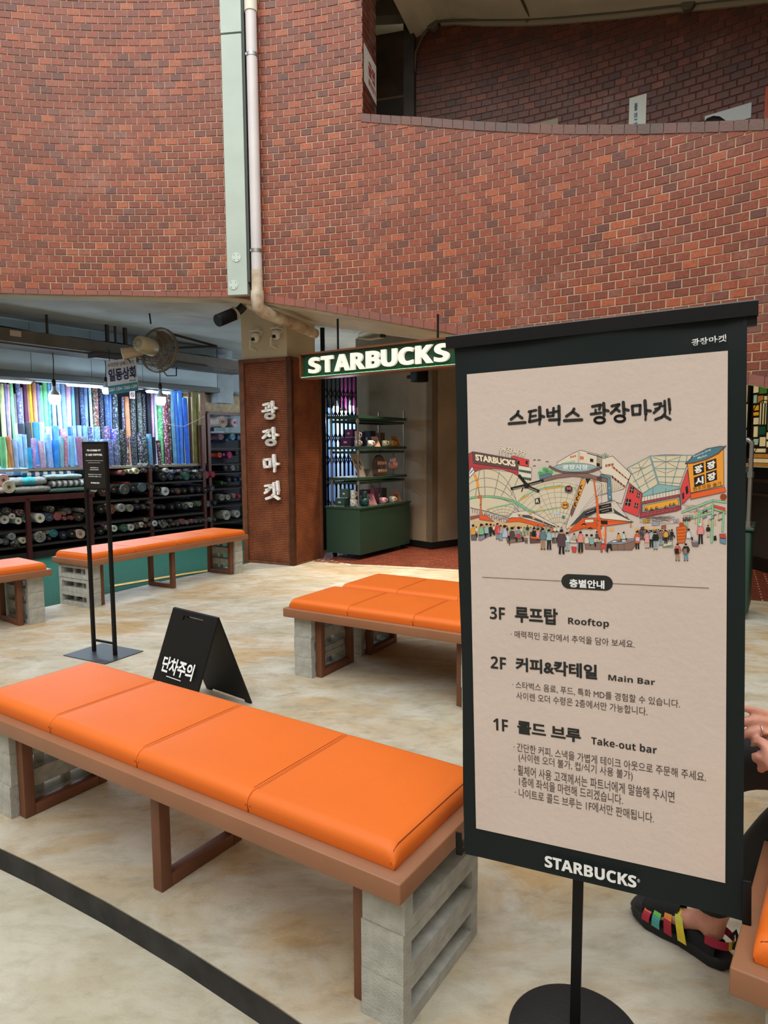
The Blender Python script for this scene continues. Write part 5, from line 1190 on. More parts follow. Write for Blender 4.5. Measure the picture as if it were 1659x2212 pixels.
wallbox('wall_entrance_right', PWc, wdr, 2.6, 0.12, 0, 3.24, M_plaster, 1 if Vector((-wdr.y, wdr.x, 0)).dot(wdl) > 0 else -1)
bs = PWc - (wdl + wdr) * 0.012
for nm, d, L in (('baseboard_left', wdl, 1.7), ('baseboard_right', wdr, 2.4)):
    n_ = -(wdr if d is wdl else wdl); m = MB(); p = PWc; q = [p + n_ * .012 - d * .012, p + d * L + n_ * .012, p + d * L, p]
    m.add([(a.x, a.y, 0.002) for a in q] + [(a.x, a.y, 0.105) for a in q], [(0, 3, 2, 1), (4, 5, 6, 7), (0, 1, 5, 4), (1, 2, 6, 5), (2, 3, 7, 6), (3, 0, 4, 7)]); struct(m.build(nm, M_black))
# display cabinet on castors with pipe shelving
cc = Vector((-0.321, 8.93, 0)); cdl = (Vector((-0.789, 9.227, 0)) - cc); cW = cdl.length; cdl.normalize(); cdr = (Vector((0.401, 10.025, 0)) - cc); cL = cdr.length
cdr = Vector((-cdl.y, cdl.x, 0)); cdr = cdr if cdr.y > 0 else -cdr
M_gcab = pm('dark_green_cabinet', rgb(38, 66, 52), 0.5, bump=0.1, bscale=300); M_pipe = pm('steel_pipe', rgb(150, 150, 146), 0.3, 0.85)
def boxuv(mb, c, du_, dv_, u0, u1, v0, v1, z0, z1):
    vs = [c + du_ * u + dv_ * v + Vector((0, 0, z)) for z in (z0, z1) for (u, v) in ((u0, v0), (u1, v0), (u1, v1), (u0, v1))]
    mb.add(vs, [(0, 3, 2, 1), (4, 5, 6, 7), (0, 1, 5, 4), (1, 2, 6, 5), (2, 3, 7, 6), (3, 0, 4, 7)])
Z0 = Vector((0, 0, 0))
def shelfunit(label, c, du_, dv_, U, V, zc, levels, ztop, nm='display_shelf', casters=True):
    t = empty(nm, label, 'shelf unit', tuple(c))
    m = MB(); boxuv(m, Z0, du_, dv_, 0, U, 0, V, 0.07, zc - 0.03); m.build('cabinet_body', M_gcab, t)
    m = MB(); boxuv(m, Z0, du_, dv_, -0.012, U + 0.012, -0.012, V + 0.012, zc - 0.025, zc); m.build('cabinet_top', M_gcab, t)
    for (u, v) in ((.08, .08), (U - .08, .08), (.08, V - .08), (U - .08, V - .08)):
        p = du_ * u + dv_ * v
        m = MB(); m.tube([p + Vector((0, 0, .035)) - cdl * .015, p + Vector((0, 0, .035)) + cdl * .015], 0.033, 12, smooth=False); boxuv(m, p, du_, dv_, -.02, .02, -.02, .02, .055, .072); m.build('caster', M_black, t)
    for (u, v) in ((.06, .06), (U - .06, .06), (.06, V - .06), (U - .06, V - .06)):
        p = du_ * u + dv_ * v
        m = MB(); m.tube([p + Vector((0, 0, zc)), p + Vector((0, 0, ztop))], 0.015, 10); m.build('pipe_post', M_pipe, t)
        m = MB(); m.tube([p + Vector((0, 0, zc)), p + Vector((0, 0, zc + .008))], 0.035, 12, smooth=False)
        for z in levels: m.tube([p + Vector((0, 0, z - .10)), p + Vector((0, 0, z - .05))], 0.024, 10, smooth=False)
        m.build('pipe_fitting', M_pipe, t)
    for z in levels:
        m = MB(); boxuv(m, Z0, du_, dv_, 0.03, U - .03, 0.03, V - .03, z - .035, z); m.build('shelf', M_gcab, t)
        m = MB()
        for v in (.06, V - .06): m.tube([du_ * .06 + dv_ * v + Vector((0, 0, z - .075)), du_ * (U - .06) + dv_ * v + Vector((0, 0, z - .075))], 0.016, 8)
        for u in (.06, U - .06): m.tube([du_ * u + dv_ * .06 + Vector((0, 0, z - .075)), du_ * u + dv_ * (V - .06) + Vector((0, 0, z - .075))], 0.016, 8)
        m.build('cross_pipe', pm('dark_green_pipe', rgb(34, 58, 46), 0.4), t)
    return t
def cabz(px, py, u=0.0, v=0.0):
    P = cc + cdl * u + cdr * v
    d = ray(px, py); t = math.hypot(P.x, P.y) / math.hypot(d.x, d.y); return (O + d * t).z
zc = cabz(778, 1097)
LV = [cabz(772, 1032, .06, .06), cabz(772, 965, .06, .06), cabz(772, 897, .06, .06)]
shelfunit('dark green display cabinet with steel pipe shelves beside the lattice column', cc, cdl, cdr, cW, cL, zc, LV, cabz(772, 880, .06, .06))
# goods on the shelves: placed along the front long side (v) and short side (u)
def spot(u, v, z): return cc + cdl * u + cdr * v + Vector((0, 0, z + .001))
def carton(label, u, v, z, w_, d_, h, colr, name='gift_box', cat='box', lid=None, group=None):
    t = empty(name, label, cat, tuple(spot(u, v, z)), 0, group)
    m = MB(); boxuv(m, Z0, cdl, cdr, -w_ / 2, w_ / 2, -d_ / 2, d_ / 2, 0, h); m.build('carton', pm('carton_' + colr, hx(colr), 0.5), t)
    m = MB(); e = .0012; boxuv(m, Z0, cdl, cdr, -w_ * .12, w_ * .18, -d_ / 2 - e, -d_ / 2, h * .4, h * .6); boxuv(m, Z0, cdl, cdr, -w_ / 2 - .0, w_ / 2, -d_ / 2 - e * .5, d_ / 2 + e * .5, 0, h * .06); m.build('printed_label', pm('pale_label', rgb(190, 180, 170), .5), t)
    return t
def mug(label, u, v, z, colr, pat='2c2c30', r=.043, h=.085, hdl=1):
    t = empty('mug', label, 'mug', tuple(spot(u, v, z)), 0, 'mugs on the display cabinet')
    m = MB(); m.lathe([(.001, 0), (r * .85, 0), (r, .006), (r, h), (r * .9, h), (r * .88, .01), (.001, .008)], 18); m.build('cup', pm('mug_' + colr, hx(colr), .25), t)
    m = MB()
    for k in range(9):
        a = k * .7 + r * 10; z_ = h * (.25 + .5 * ((k * 37) % 10) / 10); c_ = Vector((math.cos(a), math.sin(a), 0)) * (r + .0006); s_ = Vector((-math.sin(a), math.cos(a), 0)) * .006
        m.add([c_ - s_ + Vector((0, 0, z_)), c_ + s_ + Vector((0, 0, z_ + .002)), c_ + s_ * .8 + Vector((0, 0, z_ + .012)), c_ - s_ + Vector((0, 0, z_ + .01))], [(0, 1, 2, 3)])
    m.build('printed_motif', pm('motif_' + pat, hx(pat), .4), t)
    d = cdr * -1 if hdl < 0 else cdr; d = -cdl if hdl == 1 else cdl
    m = MB(); m.tube([d * (-r * .95) * -1 + Vector((0, 0, h * .8)), d * (r + .025) + Vector((0, 0, h * .75)), d * (r + .03) + Vector((0, 0, h * .45)), d * (r * .95) + Vector((0, 0, h * .25))], .006, 8); m.build('handle', pm('mug_' + colr, hx(colr), .25), t)
    return t
def card(label, u, v, z, w_, h, colr, rot=0.0, name='printed_card'):
    t = empty(name, label, 'card', tuple(spot(u, v, z)), rot)
    dx = (-cdl * .7 + cdr * .7).normalized() if True else cdl; nx_ = Vector((dx.y, -dx.x, 0)); 
    if nx_.dot(O - Vector(t.location)) < 0: nx_ = -nx_
    up_ = (Vector((0, 0, 1)) * .9 - nx_ * .42 + dx * -.25).normalized()
    m = MB(); A = [-dx * w_ / 2, dx * w_ / 2, dx * w_ / 2 + up_ * h, -dx * w_ / 2 + up_ * h]; m.add(A + [a - nx_ * .006 for a in A], [(0, 1, 2, 3), (7, 6, 5, 4), (0, 4, 5, 1), (1, 5, 6, 2), (2, 6, 7, 3), (3, 7, 4, 0)]); m.build('card_face', pm('card_' + colr, hx(colr), .35), t)
    m = MB()
    for k in range(7):
        s = .12 + .1 * k; q = -dx * w_ / 2 + dx * w_ * s + up_ * h * (.3 + .35 * ((k * 3) % 4) / 4) + nx_ * .001
        m.add([q, q + dx * w_ * .08, q + dx * w_ * .08 + up_ * h * .2, q + up_ * h * .2], [(0, 1, 2, 3)])
    m.build('printed_motif', pm('motif_2c2c30', hx('2c2c30'), .4), t)
    return t
z1, z2, z3 = LV[1], LV[0], zc
carton('purple gift box lying at the left end of the upper shelf', .27, .14, z1, .17, .13, .12, '4a2058'); carton('purple and cream box on top of the lying purple box', .235, .15, z1 + .122, .12, .1, .11, '5a2c66', lid=1)
mug('white printed mug, lower one of the two stacked on the upper shelf', .12, .14, z1, 'd6d0d4'); mug('white printed mug stacked on top of another on the upper shelf', .12, .14, z1 + .087, 'c6c0cc', r=.038, h=.12)
mug('white mug with dark print behind the corner post, upper shelf', .1, .42, z1, 'e0dce0'); card('slanted pink printed card between the mugs of the upper shelf', .1, .60, z1, .09, .16, 'd8a898')
mug('cream mug right of the pink card on the upper shelf', .1, .78, z1, 'd8d8c0', '7a8a7a'); mug('yellow mug on the upper shelf', .1, .98, z1, 'd8a850', '8a6020'); card('slanted orange card at the right end of the upper shelf', .1, 1.14, z1, .09, .17, 'b06a3c')
carton('dark blue box behind the mugs at the middle of the upper shelf', .3, .44, z1, .12, .13, .2, '3c3c5c'); carton('tall navy box with a pale print near the back, upper shelf', .3, .70, z1, .12, .13, .22, '24283c'); carton('brown box behind the yellow mug, upper shelf', .3, .96, z1, .11, .11, .2, '6a4a2c')
card('large leaning cream poster card on the middle shelf', .15, .30, z2, .13, .36, 'c8b4a0', name='poster_card'); card('small dark card in front of the poster card, middle shelf', .07, .36, z2, .1, .12, '2a2424')
# arch-shaped wire cage and soft charm
kc = empty('wire_cage_ornament', 'brown arched wire ornament with hanging charms on the middle shelf', 'ornament', tuple(spot(.16, .72, z2)))
m = MB(); hh = LV[1] - LV[0] - .09
for k in range(7):
    a = math.pi * k / 7; dx = cdr * math.cos(a) * .12 + cdl * math.sin(a) * .07
    m.tube([dx * math.cos(t) + Vector((0, 0, .02 + hh * .9 * (0.45 + .5 * math.sin(t)))) for t in [math.pi * (-.15 + 1.3 * q / 12) for q in range(13)]], .004, 5)
m.tube([cdr * .13 * math.cos(t) + cdl * .08 * math.sin(t) + Vector((0, 0, .012)) for t in [2 * math.pi * q / 16 for q in range(16)]], .012, 6, closed=True); m.build('wire_frame', pm('copper_wire', rgb(110, 62, 36), .35, .5), kc)
for k in range(8):
    m = MB(); q = cdr * (-.09 + .06 * (k % 4)) - cdl * .06 + Vector((0, 0, .07 + .11 * (k // 4))); m.lathe([(.001, -.028), (.016, -.02), (.02, 0), (.014, .02), (.001, .028)], 8, Matrix.Translation(q)); m.build('charm', pm('peach_charm', rgb(206, 150, 112), .5), kc)
pk = empty('pink_soft_charm', 'pink plush flower charm on a thin stand on the middle shelf', 'ornament', tuple(spot(.14, 1.08, z2)))
m = MB(); m.tube([(0, 0, 0), (0, 0, .30)], .004, 6); m.tube([Vector((0, 0, .30)), cdr * .03 + Vector((0, 0, .31))], .004, 6); m.build('stand', M_black, pk)
for k, (a, z_, r, c_) in enumerate(((0, .13, .05, 'e0a0a0'), (1.6, .15, .045, 'e0a0a0'), (3.1, .13, .05, 'd89090'), (4.6, .16, .045, 'e8b0a8'), (.8, .21, .045, 'e8c0b8'), (3.9, .22, .04, 'e0a8a8'))):
    m = MB(); bm = bmesh.new(); bmesh.ops.create_icosphere(bm, subdivisions=2, radius=r); m.bm(bm, Matrix.Translation(cdr * .035 * math.cos(a) + cdl * .035 * math.sin(a) + Vector((0, 0, z_))), True); m.build('petal', pm('plush_' + c_, hx(c_), .9), pk)
carton('dark green box standing at the left on the cabinet top', .36, .12, z3, .15, .14, .11, '2c4c48'); carton('green and cream box stacked on the dark green box', .31, .14, z3 + .112, .12, .12, .12, '365650')
mug('white printed tumbler behind the corner post on the cabinet top', .2, .14, z3, 'd8d6cc', r=.045, h=.1); mug('white patterned cup stacked on the tumbler, cabinet top', .2, .14, z3 + .102, 'd0cec4', r=.038, h=.12)
tp = empty('teal_jar', 'dark teal printed jar with lid on the cabinet top', 'jar', tuple(spot(.1, .26, z3)))
m = MB(); m.lathe([(.001, 0), (.05, 0), (.065, .03), (.065, .08), (.045, .11), (.001, .112)], 18); m.build('jar_body', pm('teal_glaze', rgb(22, 62, 66), .2), tp); m = MB(); m.lathe([(.001, .112), (.04, .112), (.035, .14), (.045, .17), (.04, .2), (.001, .205)], 16); m.build('lid', pm('teal_glaze', rgb(22, 62, 66), .2), tp)
card('pink patterned card leaning at the centre of the cabinet top', .1, .48, z3, .11, .17, 'b87888'); mug('pink mug on the cabinet top', .1, .72, z3, 'c898a8', r=.05); mug('white and brown patterned mug on the cabinet top', .1, .98, z3, 'd0c8b8', '5a3c2c', r=.046)
card('orange and pink card at the right end of the cabinet top', .1, 1.16, z3, .1, .17, 'c08068'); carton('magenta box behind the pink card', .3, .56, z3, .12, .13, .2, '7c2c58'); carton('pink box behind the pink mug', .3, .78, z3, .12, .12, .2, 'a85c78'); carton('dark box with pale print behind the patterned mug', .3, 1.0, z3, .11, .12, .2, '4c4448')
# wall speaker by the sign
sp_ = empty('wall_speaker', 'black wall speaker on the plaster wall just below the sign', 'speaker', tuple(at(906, 808, 9.6)))
m = MB(); m.rbox((-.10, -.08, -.11), (.10, .08, .11), .012); m.build('speaker_box', M_blackm, sp_, rz=.6); m = MB(); m.box((-.03, .05, -.02), (.03, .45, .02)); m.build('bracket', M_blackm, sp_, rz=.3)

# folding lattice gate behind the cabinet
ga, gb = Vector((-1.02, 10.6, 0)), Vector((0.02, 11.3, 0))
ga = at(700, 1100, 10.45); gb = at(771, 1100, 10.9); ga.z = gb.z = 0
gt = empty('folding_gate', 'black folding lattice gate standing behind the display cabinet', 'gate', tuple(ga))
gv = (gb - ga); gl_ = gv.length; gv.normalize(); gnn = Vector((-gv.y, gv.x, 0)); nb = 9
for i in range(nb):
    x = gl_ * i / (nb - 1); m = MB()
    boxuv(m, gv * x, gv, gnn, -.012, .012, -.01, .01, 0.04, 2.95); m.build('bar', M_black, gt)
m = MB(); st = gl_ / (nb - 1)
for i in range(nb - 1):
    for k in range(8):
        z = .2 + k * .34
        for s_ in (0, 1):
            a = gv * (i * st + (st if s_ else 0)) + Vector((0, 0, z)); b = gv * (i * st + (0 if s_ else st)) + Vector((0, 0, z + .17)); m.tube([a, b], .009, 4)
tag(m.build('lattice_links', M_black, gt), kind='stuff')
gpst = empty('gate_post', 'black square post rising behind the left side of the sign', 'post', tuple(at(702, 1100, 9.9)))
gpst.location.z = 0
m = MB(); m.box((-.03, -.03, 0), (.03, .03, 3.2)); m.build('post_tube', M_black, gpst)
# hall behind the gate: pale blue cloths, a magenta curtain and lamps
bk = at(735, 1000, 15.0)
for i in range(7):
    p = at(676 + i * 19, 1000, 13.0 + .12 * (i % 2)); c_ = ['8fb0d8', 'a8c4e4', '7090c8', 'c4d4ec', '88a8d8', 'a0b8e0', '6c8cc4'][i]
    m = MB(); 
    vs = []
    for k in range(13): 
        x = -.085 + .17 * k / 12; yy = .012 * math.sin(k * 1.6); vs += [Vector((x, yy, 0.0)), Vector((x, yy, 2.0))]
    m.add(vs, [(2 * k, 2 * k + 2, 2 * k + 3, 2 * k + 1) for k in range(12)] , True)
    o = m.build('hanging_cloth', pm('cloth_' + c_, hx(c_), .8), None, (p.x, p.y, 0.25)); tag(o, '%s pale blue cloth hanging beyond the folding gate, seen through it' % ('first', 'second', 'third', 'fourth', 'fifth', 'sixth', 'seventh')[i], 'cloth', 'blue cloths beyond the gate')
p = at(757, 845, 12.6); m = MB(); vs = []
for k in range(17): x = -.17 + .34 * k / 16; vs += [Vector((x, .03 * math.sin(k * 1.7), -.38)), Vector((x, .03 * math.sin(k * 1.7), .5))]
m.add(vs, [(2 * k, 2 * k + 2, 2 * k + 3, 2 * k + 1) for k in range(16)], True)
tag(m.build('magenta_curtain', pm('magenta_cloth', rgb(96, 12, 72), .7), None, tuple(p)), 'magenta curtain hanging beyond the folding gate', 'curtain')
def bulb(label, P, scale=1.0, cable=0.5, group='hanging lamps in the fabric stall', power=28, colr=(0.75, 0.88, 1.0), es=14):
    t = empty('pendant_lamp', label, 'lamp', tuple(P), 0, group); k = scale
    m = MB(); m.lathe([(.001, -.10 * k), (.045 * k, -.095 * k), (.06 * k, -.06 * k), (.062 * k, 0), (.001, 0)], 18); m.build('bulb', pm('glowing_bulb', (1, 1, 1, 1), .4, emit=colr + (1,), es=es), t)
    m = MB(); m.lathe([(.062 * k, 0), (.05 * k, .03 * k), (.025 * k, .06 * k), (.02 * k, .11 * k), (.001, .12 * k)], 16); m.build('lamp_neck', pm('grey_lamp_body', rgb(150, 156, 160), .5), t)
    m = MB(); m.lathe([(.022 * k, .10 * k), (.022 * k, .16 * k), (.008, .18 * k), (.001, .181 * k)], 12); m.tube([(0, 0, .17 * k), (0.01, 0, .17 * k + cable * .5), (0, 0, .17 * k + cable)], .006, 6); m.build('socket_and_cable', M_black, t)
    l = bpy.data.lights.new('lamp_light', 'POINT'); l.energy = power; l.color = colr; l.shadow_soft_size = .06
    o = bpy.data.objects.new('lamp_light', l); COL.objects.link(o); o.location = (0, 0, -.16 * k); o.parent = t
    return t
for i, (px, py, Y) in enumerate(((727, 878, 12.2), (757, 877, 12.4), (742, 888, 11.6))):
    bulb(('left', 'right', 'lower middle')[i] + ' white lamp glowing beyond the folding gate', at(px, py, Y), 1.0, .4, 'lamps beyond the gate', 34, (0.78, 0.9, 1.0), 22)
# upper rail things seen between the sign and the brick edge
ct = empty('entrance_conduit', 'beige conduit bending down the ceiling above the shop sign', 'conduit', (0, 9, 3))
m = MB(); q = [at(775, 730, 9.4), at(800, 733, 9.2), at(830, 728, 9.1), at(836, 718, 9.0), at(836, 702, 9.0)]; m.tube([p - Vector(ct.location) for p in q], .016, 8); m.build('pipe_run', M_beige, ct)

# warm down lights in the entrance (recessed in the ceiling)
for i, (x, y, e, c_) in enumerate(((0.0, 9.0, 26, (1, .78, .52)), (0.7, 8.95, 30, (1, .78, .52)), (1.6, 8.6, 22, (1, .78, .52)), (3.3, 8.2, 14, (1, .75, .5)))):
    l = bpy.data.lights.new('spot_light', 'SPOT'); l.energy = e * 9; l.color = c_; l.spot_size = R2D(80); l.spot_blend = .6; l.shadow_soft_size = .04
    t = empty('ceiling_spotlight', 'small recessed spotlight over the shop entrance, number %s from the column' % ('one', 'two', 'three', 'four')[i], 'lamp', (x, y, 2.95 if x < 2 else 2.4), 0, 'entrance spotlights')
    m = MB(); m.lathe([(.001, .03), (.035, .03), (.04, -.03), (.03, -.03), (.001, 0)], 14); m.build('spot_housing', M_black, t)
    o = bpy.data.objects.new('spot_light', l); COL.objects.link(o); o.parent = t; o.location = (0, 0, -.05); o.rotation_euler = (R2D(-12), 0, 0)

# ------------------------------------------------------------------ right side: stained glass window, dark wall, second cabinet
sgp = Vector((4.2, 8.0, 0))
Q0, Q1 = at(1585, 1000, 8.6), at(1700, 1000, 7.6)
sd = Vector((Q1.x - Q0.x, Q1.y - Q0.y, 0)).normalized(); sn = Vector((sd.y, -sd.x, 0)); sn = sn if sn.y < 0 else -sn
def sg(px, py):
    d = ray(px, py); p0 = Vector((Q0.x, Q0.y, 0)); t = (p0 - O).dot(sn) / d.dot(sn); q = O + d * t - p0; return q.dot(sd), q.z
wb_ = empty('window_1', None, None, (Q0.x, Q0.y, 0)); struct(wb_); wb_['label'] = 'stained glass window in gold, green and cream at the right photo edge'
XM = Matrix(((sd.x, 0, sn.x, 0), (sd.y, 0, sn.y, 0), (0, 1, 0, 0), (0, 0, 0, 1)))
GC = {'c': 'e8d8a0', 'g': '4a7a2c', 'y': 'e0a828', 'd': '1c4a34', 'b': 'b87c38', 't': '9cc0a4'}
def gmat(c): return pm('stained_glass_' + c, hx(GC[c]), .2, emit=hx(GC[c]), es=0.42, var=.15, vscale=9)
M_lead = pm('lead_came', rgb(48, 32, 24), .6)
def pane(c, x0, y0, x1, y1):
    a = sg(x0, y1); b = sg(x1, y0); m = MB(); g = .006; m.box((a[0] + g, a[1] + g, 0), (b[0] - g, b[1] - g, .008), XM); m.build('glass_pane', gmat(c), wb_)
panes = [('c', 1606, 828, 1616, 870), ('c', 1606, 872, 1616, 925), ('t', 1606, 928, 1618, 965), ('b', 1606, 968, 1618, 1000),
 ('c', 1628, 828, 1640, 850), ('g', 1641, 834, 1658, 852), ('c', 1659, 834, 1680, 870), ('t', 1628, 852, 1636, 872), ('b', 1637, 853, 1650, 872), ('c', 1651, 854, 1658, 872),
 ('y', 1628, 874, 1640, 888), ('y', 1628, 889, 1640, 899), ('c', 1641, 870, 1646, 918), ('c', 1647, 870, 1652, 918), ('c', 1653, 870, 1657, 918), ('d', 1658, 872, 1668, 900), ('g', 1658, 901, 1668, 930), ('c', 1669, 872, 1690, 930),
 ('c', 1628, 901, 1640, 918), ('c', 1628, 920, 1638, 945), ('d', 1639, 920, 1655, 940), ('c', 1656, 932, 1690, 950), ('t', 1628, 947, 1640, 962), ('c', 1641, 943, 1655, 965), ('c', 1656, 952, 1690, 967),
 ('b', 1606, 1001, 1690, 1008), ('t', 1606, 1009, 1690, 1013), ('c', 1628, 968, 1655, 978), ('b', 1628, 980, 1690, 990), ('c', 1606, 991, 1690, 999), ('c', 1592, 828, 1604, 870), ('y', 1592, 872, 1604, 925), ('c', 1592, 928, 1604, 1000)]
for p in panes: pane(*p)
m = MB(); a = sg(1560, 1018); b = sg(1720, 800); m.box((a[0], a[1], -.03), (b[0], b[1], -.005), XM); m.build('window_backing', M_lead, wb_)
m = MB(); a = sg(1617, 1000); b = sg(1627, 800); m.box((a[0], a[1], -.01), (b[0], b[1], .04), XM); a = sg(1560, 1020); b = sg(1720, 1013); m.box((a[0], a[1], -.01), (b[0], b[1], .05), XM); m.build('window_frame', M_black, wb_)
m = MB(); ac = sg(1650, 950)
for (px, py, rx) in ((1650, 905, 26), (1616, 945, 26)):
    c_ = sg(px, py); e_ = sg(px + rx, py); r = e_[0] - c_[0]
    m.tube([XM @ Vector((c_[0] + r * math.cos(t), c_[1] + r * math.sin(t), .01)) for t in [math.pi * (q / 12) * (1 if py == 905 else -.5) for q in range(13)]], .006, 5)
m.build('came_arcs', M_lead, wb_)
def sgwall(name, x0, z0, x1, z1, d0, d1, mat):
    m = MB(); m.box((x0, z0, d0), (x1, z1, d1), XM); o = m.build(name, mat); o.location = (Q0.x, Q0.y, 0); return struct(o)
zsill = sg(1640, 1020)[1]
sgwall('wall_window', -1.0, 0.0, 3.0, zsill, -.25, -.02, M_dark); sgwall('trim_6', -1.0, 0.0, 3.0, .16, -.02, .0, M_black)
sgwall('wall_window_right', 1.6, 0.0, 3.0, 3.0, -.25, -.02, M_dark); sgwall('trim_7', -1.0, zsill - .12, 3.0, zsill - .08, -.02, .03, pm('olive_trim', rgb(70, 64, 40), .5)); sgwall('trim_8', -1.0, zsill - .28, 3.0, zsill - .25, -.02, .02, pm('olive_trim', rgb(70, 64, 40), .5))
# second green cabinet with pipe rail
c2 = Vector((3.10, 5.66, 0)); du2 = Vector((-0.86, 0.51, 0)).normalized(); dv2 = Vector((0.51, 0.86, 0)).normalized()
t2 = empty('counter_cabinet', 'dark green cabinet with steel pipe rail at the right behind the banner', 'cabinet', tuple(c2))
m = MB(); z2c = 0.0
d = ray(1617, 1140); t = math.hypot(c2.x, c2.y) / math.hypot(d.x, d.y); zt2 = (O + d * t).z
m.rbox((0, 0, 0), (1, 1, 1), .0); m = MB()
M2 = Matrix(((du2.x, dv2.x, 0, 0), (du2.y, dv2.y, 0, 0), (0, 0, 1, 0), (0, 0, 0, 1)))
m.rbox((0.01, 0.01, .06), (1.2, .52, zt2 - .035), .02, M2); m.build('cabinet_body', M_gcab, t2)
m = MB(); m.rbox((-.01, -.01, zt2 - .03), (1.22, .56, zt2), .012, M2); m.build('cabinet_top', M_gcab, t2)
m = MB(); m.box((.04, .04, 0.001), (1.16, .5, .06), M2); m.build('plinth', M_black, t2)
p = du2 * .04 + dv2 * .05; m = MB(); ztp = zt2 + .74; lean = Vector((0.0, 0.0, 0))
m.tube([p + Vector((0, 0, zt2)), p + Vector((0, 0, ztp - .03)), p + Vector((0, 0, ztp)) + du2 * .03, p + Vector((0, 0, ztp)) + du2 * .5], .02, 12); m.tube([p + du2 * .5 + Vector((0, 0, zt2)), p + du2 * .5 + Vector((0, 0, ztp))], .018, 10); m.build('pipe_rail', M_pipe, t2)
m = MB(); m.tube([p + Vector((0, 0, zt2)), p + Vector((0, 0, zt2 + .01))], .045, 14, smooth=False); m.tube([p + Vector((0, 0, zt2)), p + Vector((0, 0, zt2 + .05))], .027, 12); m.build('pipe_fitting', M_pipe, t2); m = MB(); m.tube([p + Vector((0, 0, zt2 + .42)), p + Vector((0, 0, zt2 + .47))], .028, 12, smooth=False); m.build('pipe_fitting', M_pipe, t2)
m = MB(); m.box((.06, .08, zt2 + .46), (1.1, .5, zt2 + .50), M2); m.build('green_shelf', M_gcab, t2)
m = MB(); m.tube([p + du2 * .06 + Vector((0, .0, zt2 + .35)), p + du2 * .5 + Vector((0, 0, zt2 + .35))], .012, 8); m.tube([p + du2 * .08 + dv2 * .1 + Vector((0, 0, zt2)), p + du2 * .08 + dv2 * .1 + Vector((0, 0, zt2 + .45))], .01, 8); m.build('cross_pipe', M_pipe, t2)

# ------------------------------------------------------------------ papers on the gallery wall and jamb
def notice(label, a, z0, z1, wdt, R, colr, marks, name='paper_notice', tilt=0.0, cat='paper'):
    t = empty(name, label, cat, tuple(cyl(a, R, z0))); s_ = math.degrees(wdt / R) / 2; b0 = Vector(t.location)
    m = MB(); q = [cyl(a + s_, R - .014, z0), cyl(a - s_, R - .014, z0 + tilt), cyl(a - s_, R - .014, z1 + tilt), cyl(a + s_, R - .014, z1)]; q2 = [cyl(a + s_, R - .011, z0), cyl(a - s_, R - .011, z0 + tilt), cyl(a - s_, R - .011, z1 + tilt), cyl(a + s_, R - .011, z1)]
    m.add([p - b0 for p in q + q2], [(0, 1, 2, 3), (7, 6, 5, 4), (0, 4, 5, 1), (1, 5, 6, 2), (2, 6, 7, 3), (3, 7, 4, 0)]); m.build('sheet', pm('paper_' + colr, hx(colr), .7), t)
    if marks:
        xx = (q[1] - q[0]).normalized(); M_ = Matrix(((xx.x, 0, -math.cos(R2D(a)), q[0].x - b0.x), (xx.y, 0, -math.sin(R2D(a)), q[0].y - b0.y), (xx.z, 1, 0, q[0].z - b0.z), (0, 0, 0, 1)))
        m = MB()
        for s2, x0, y0, x1, y1 in marks: put_text(m, s2, wdt * x0, (z1 - z0) * y0, wdt * x1, (z1 - z0) * y1, .002, M_, .03)
        m.build('printed_lettering', pm('blue_print', rgb(52, 92, 120), .6), t)
    return t
notice('taped paper notice with blue lettering on the dark gallery wall', 55.1, capt(55.1) + .40, capt(55.1) + .80, .175, R2, 'c8ccc4', [('불', .3, .64, .5, .84), ('연', .3, .4, .5, .6), ('벽', .3, .16, .5, .36)])
notice('torn paper strip on the dark gallery wall left of the notice', 61.3, capt(61) + .42, capt(61) + .58, .3, R2, '8c8470', None)
notice('white torn poster at the right of the gallery wall', 49.7, capt(49.7) + .46, capt(49.7) + .60, .42, R2, 'b8bcbc', None)
notice('red and black poster at the right edge of the gallery wall', 46.9, capt(46.9) + .42, capt(46.9) + .80, .26, R2, 'b0503c', None, cat='poster')
bgp = empty('black_bag', 'black bag top showing above the parapet by the torn poster', 'bag', tuple(cyl(50.2, R2 - .25, capt(50.2) + .20)))
m = MB(); bm = bmesh.new(); bmesh.ops.create_icosphere(bm, subdivisions=3, radius=1); 
for v in bm.verts: v.co = Vector((v.co.x * .2, v.co.y * .1, v.co.z * .24 + .02 * math.sin(v.co.x * 20)))
m.bm(bm, None, True); m.build('bag_body', M_black, bgp, rz=-.6)
jn = empty('jamb_notice', 'old white notice pasted on the brick return of the opening', 'paper', tuple(cyl(72.1, WR + .1, 5.1)))
m = MB(); b0 = Vector(jn.location); q = [cyl(72.13, WR + .03, 5.28), cyl(72.13, WR + .44, 5.22), cyl(72.13, WR + .44, 5.62), cyl(72.13, WR + .03, 5.66)]; m.add([p - b0 for p in q], [(0, 1, 2, 3)]); m.build('sheet', pm('paper_jamb', rgb(190, 180, 172), .7, var=.1, vscale=20), jn)
xx = (q[1] - q[0]).normalized(); nn = Vector((-xx.y, xx.x, 0)); nn = nn if (O - q[0]).dot(nn) > 0 else -nn
M_ = Matrix(((xx.x, 0, nn.x, q[0].x - b0.x), (xx.y, 0, nn.y, q[0].y - b0.y), (xx.z, 1, nn.z, q[0].z - b0.z), (0, 0, 0, 1)))
m = MB(); put_text(m, '금연', .14, .16, .36, .3, .004, M_, .04); put_text(m, '출입금지', .14, .06, .38, .12, .004, M_, .02); m.build('printed_lettering', pm('red_print', rgb(150, 60, 50), .6), jn)
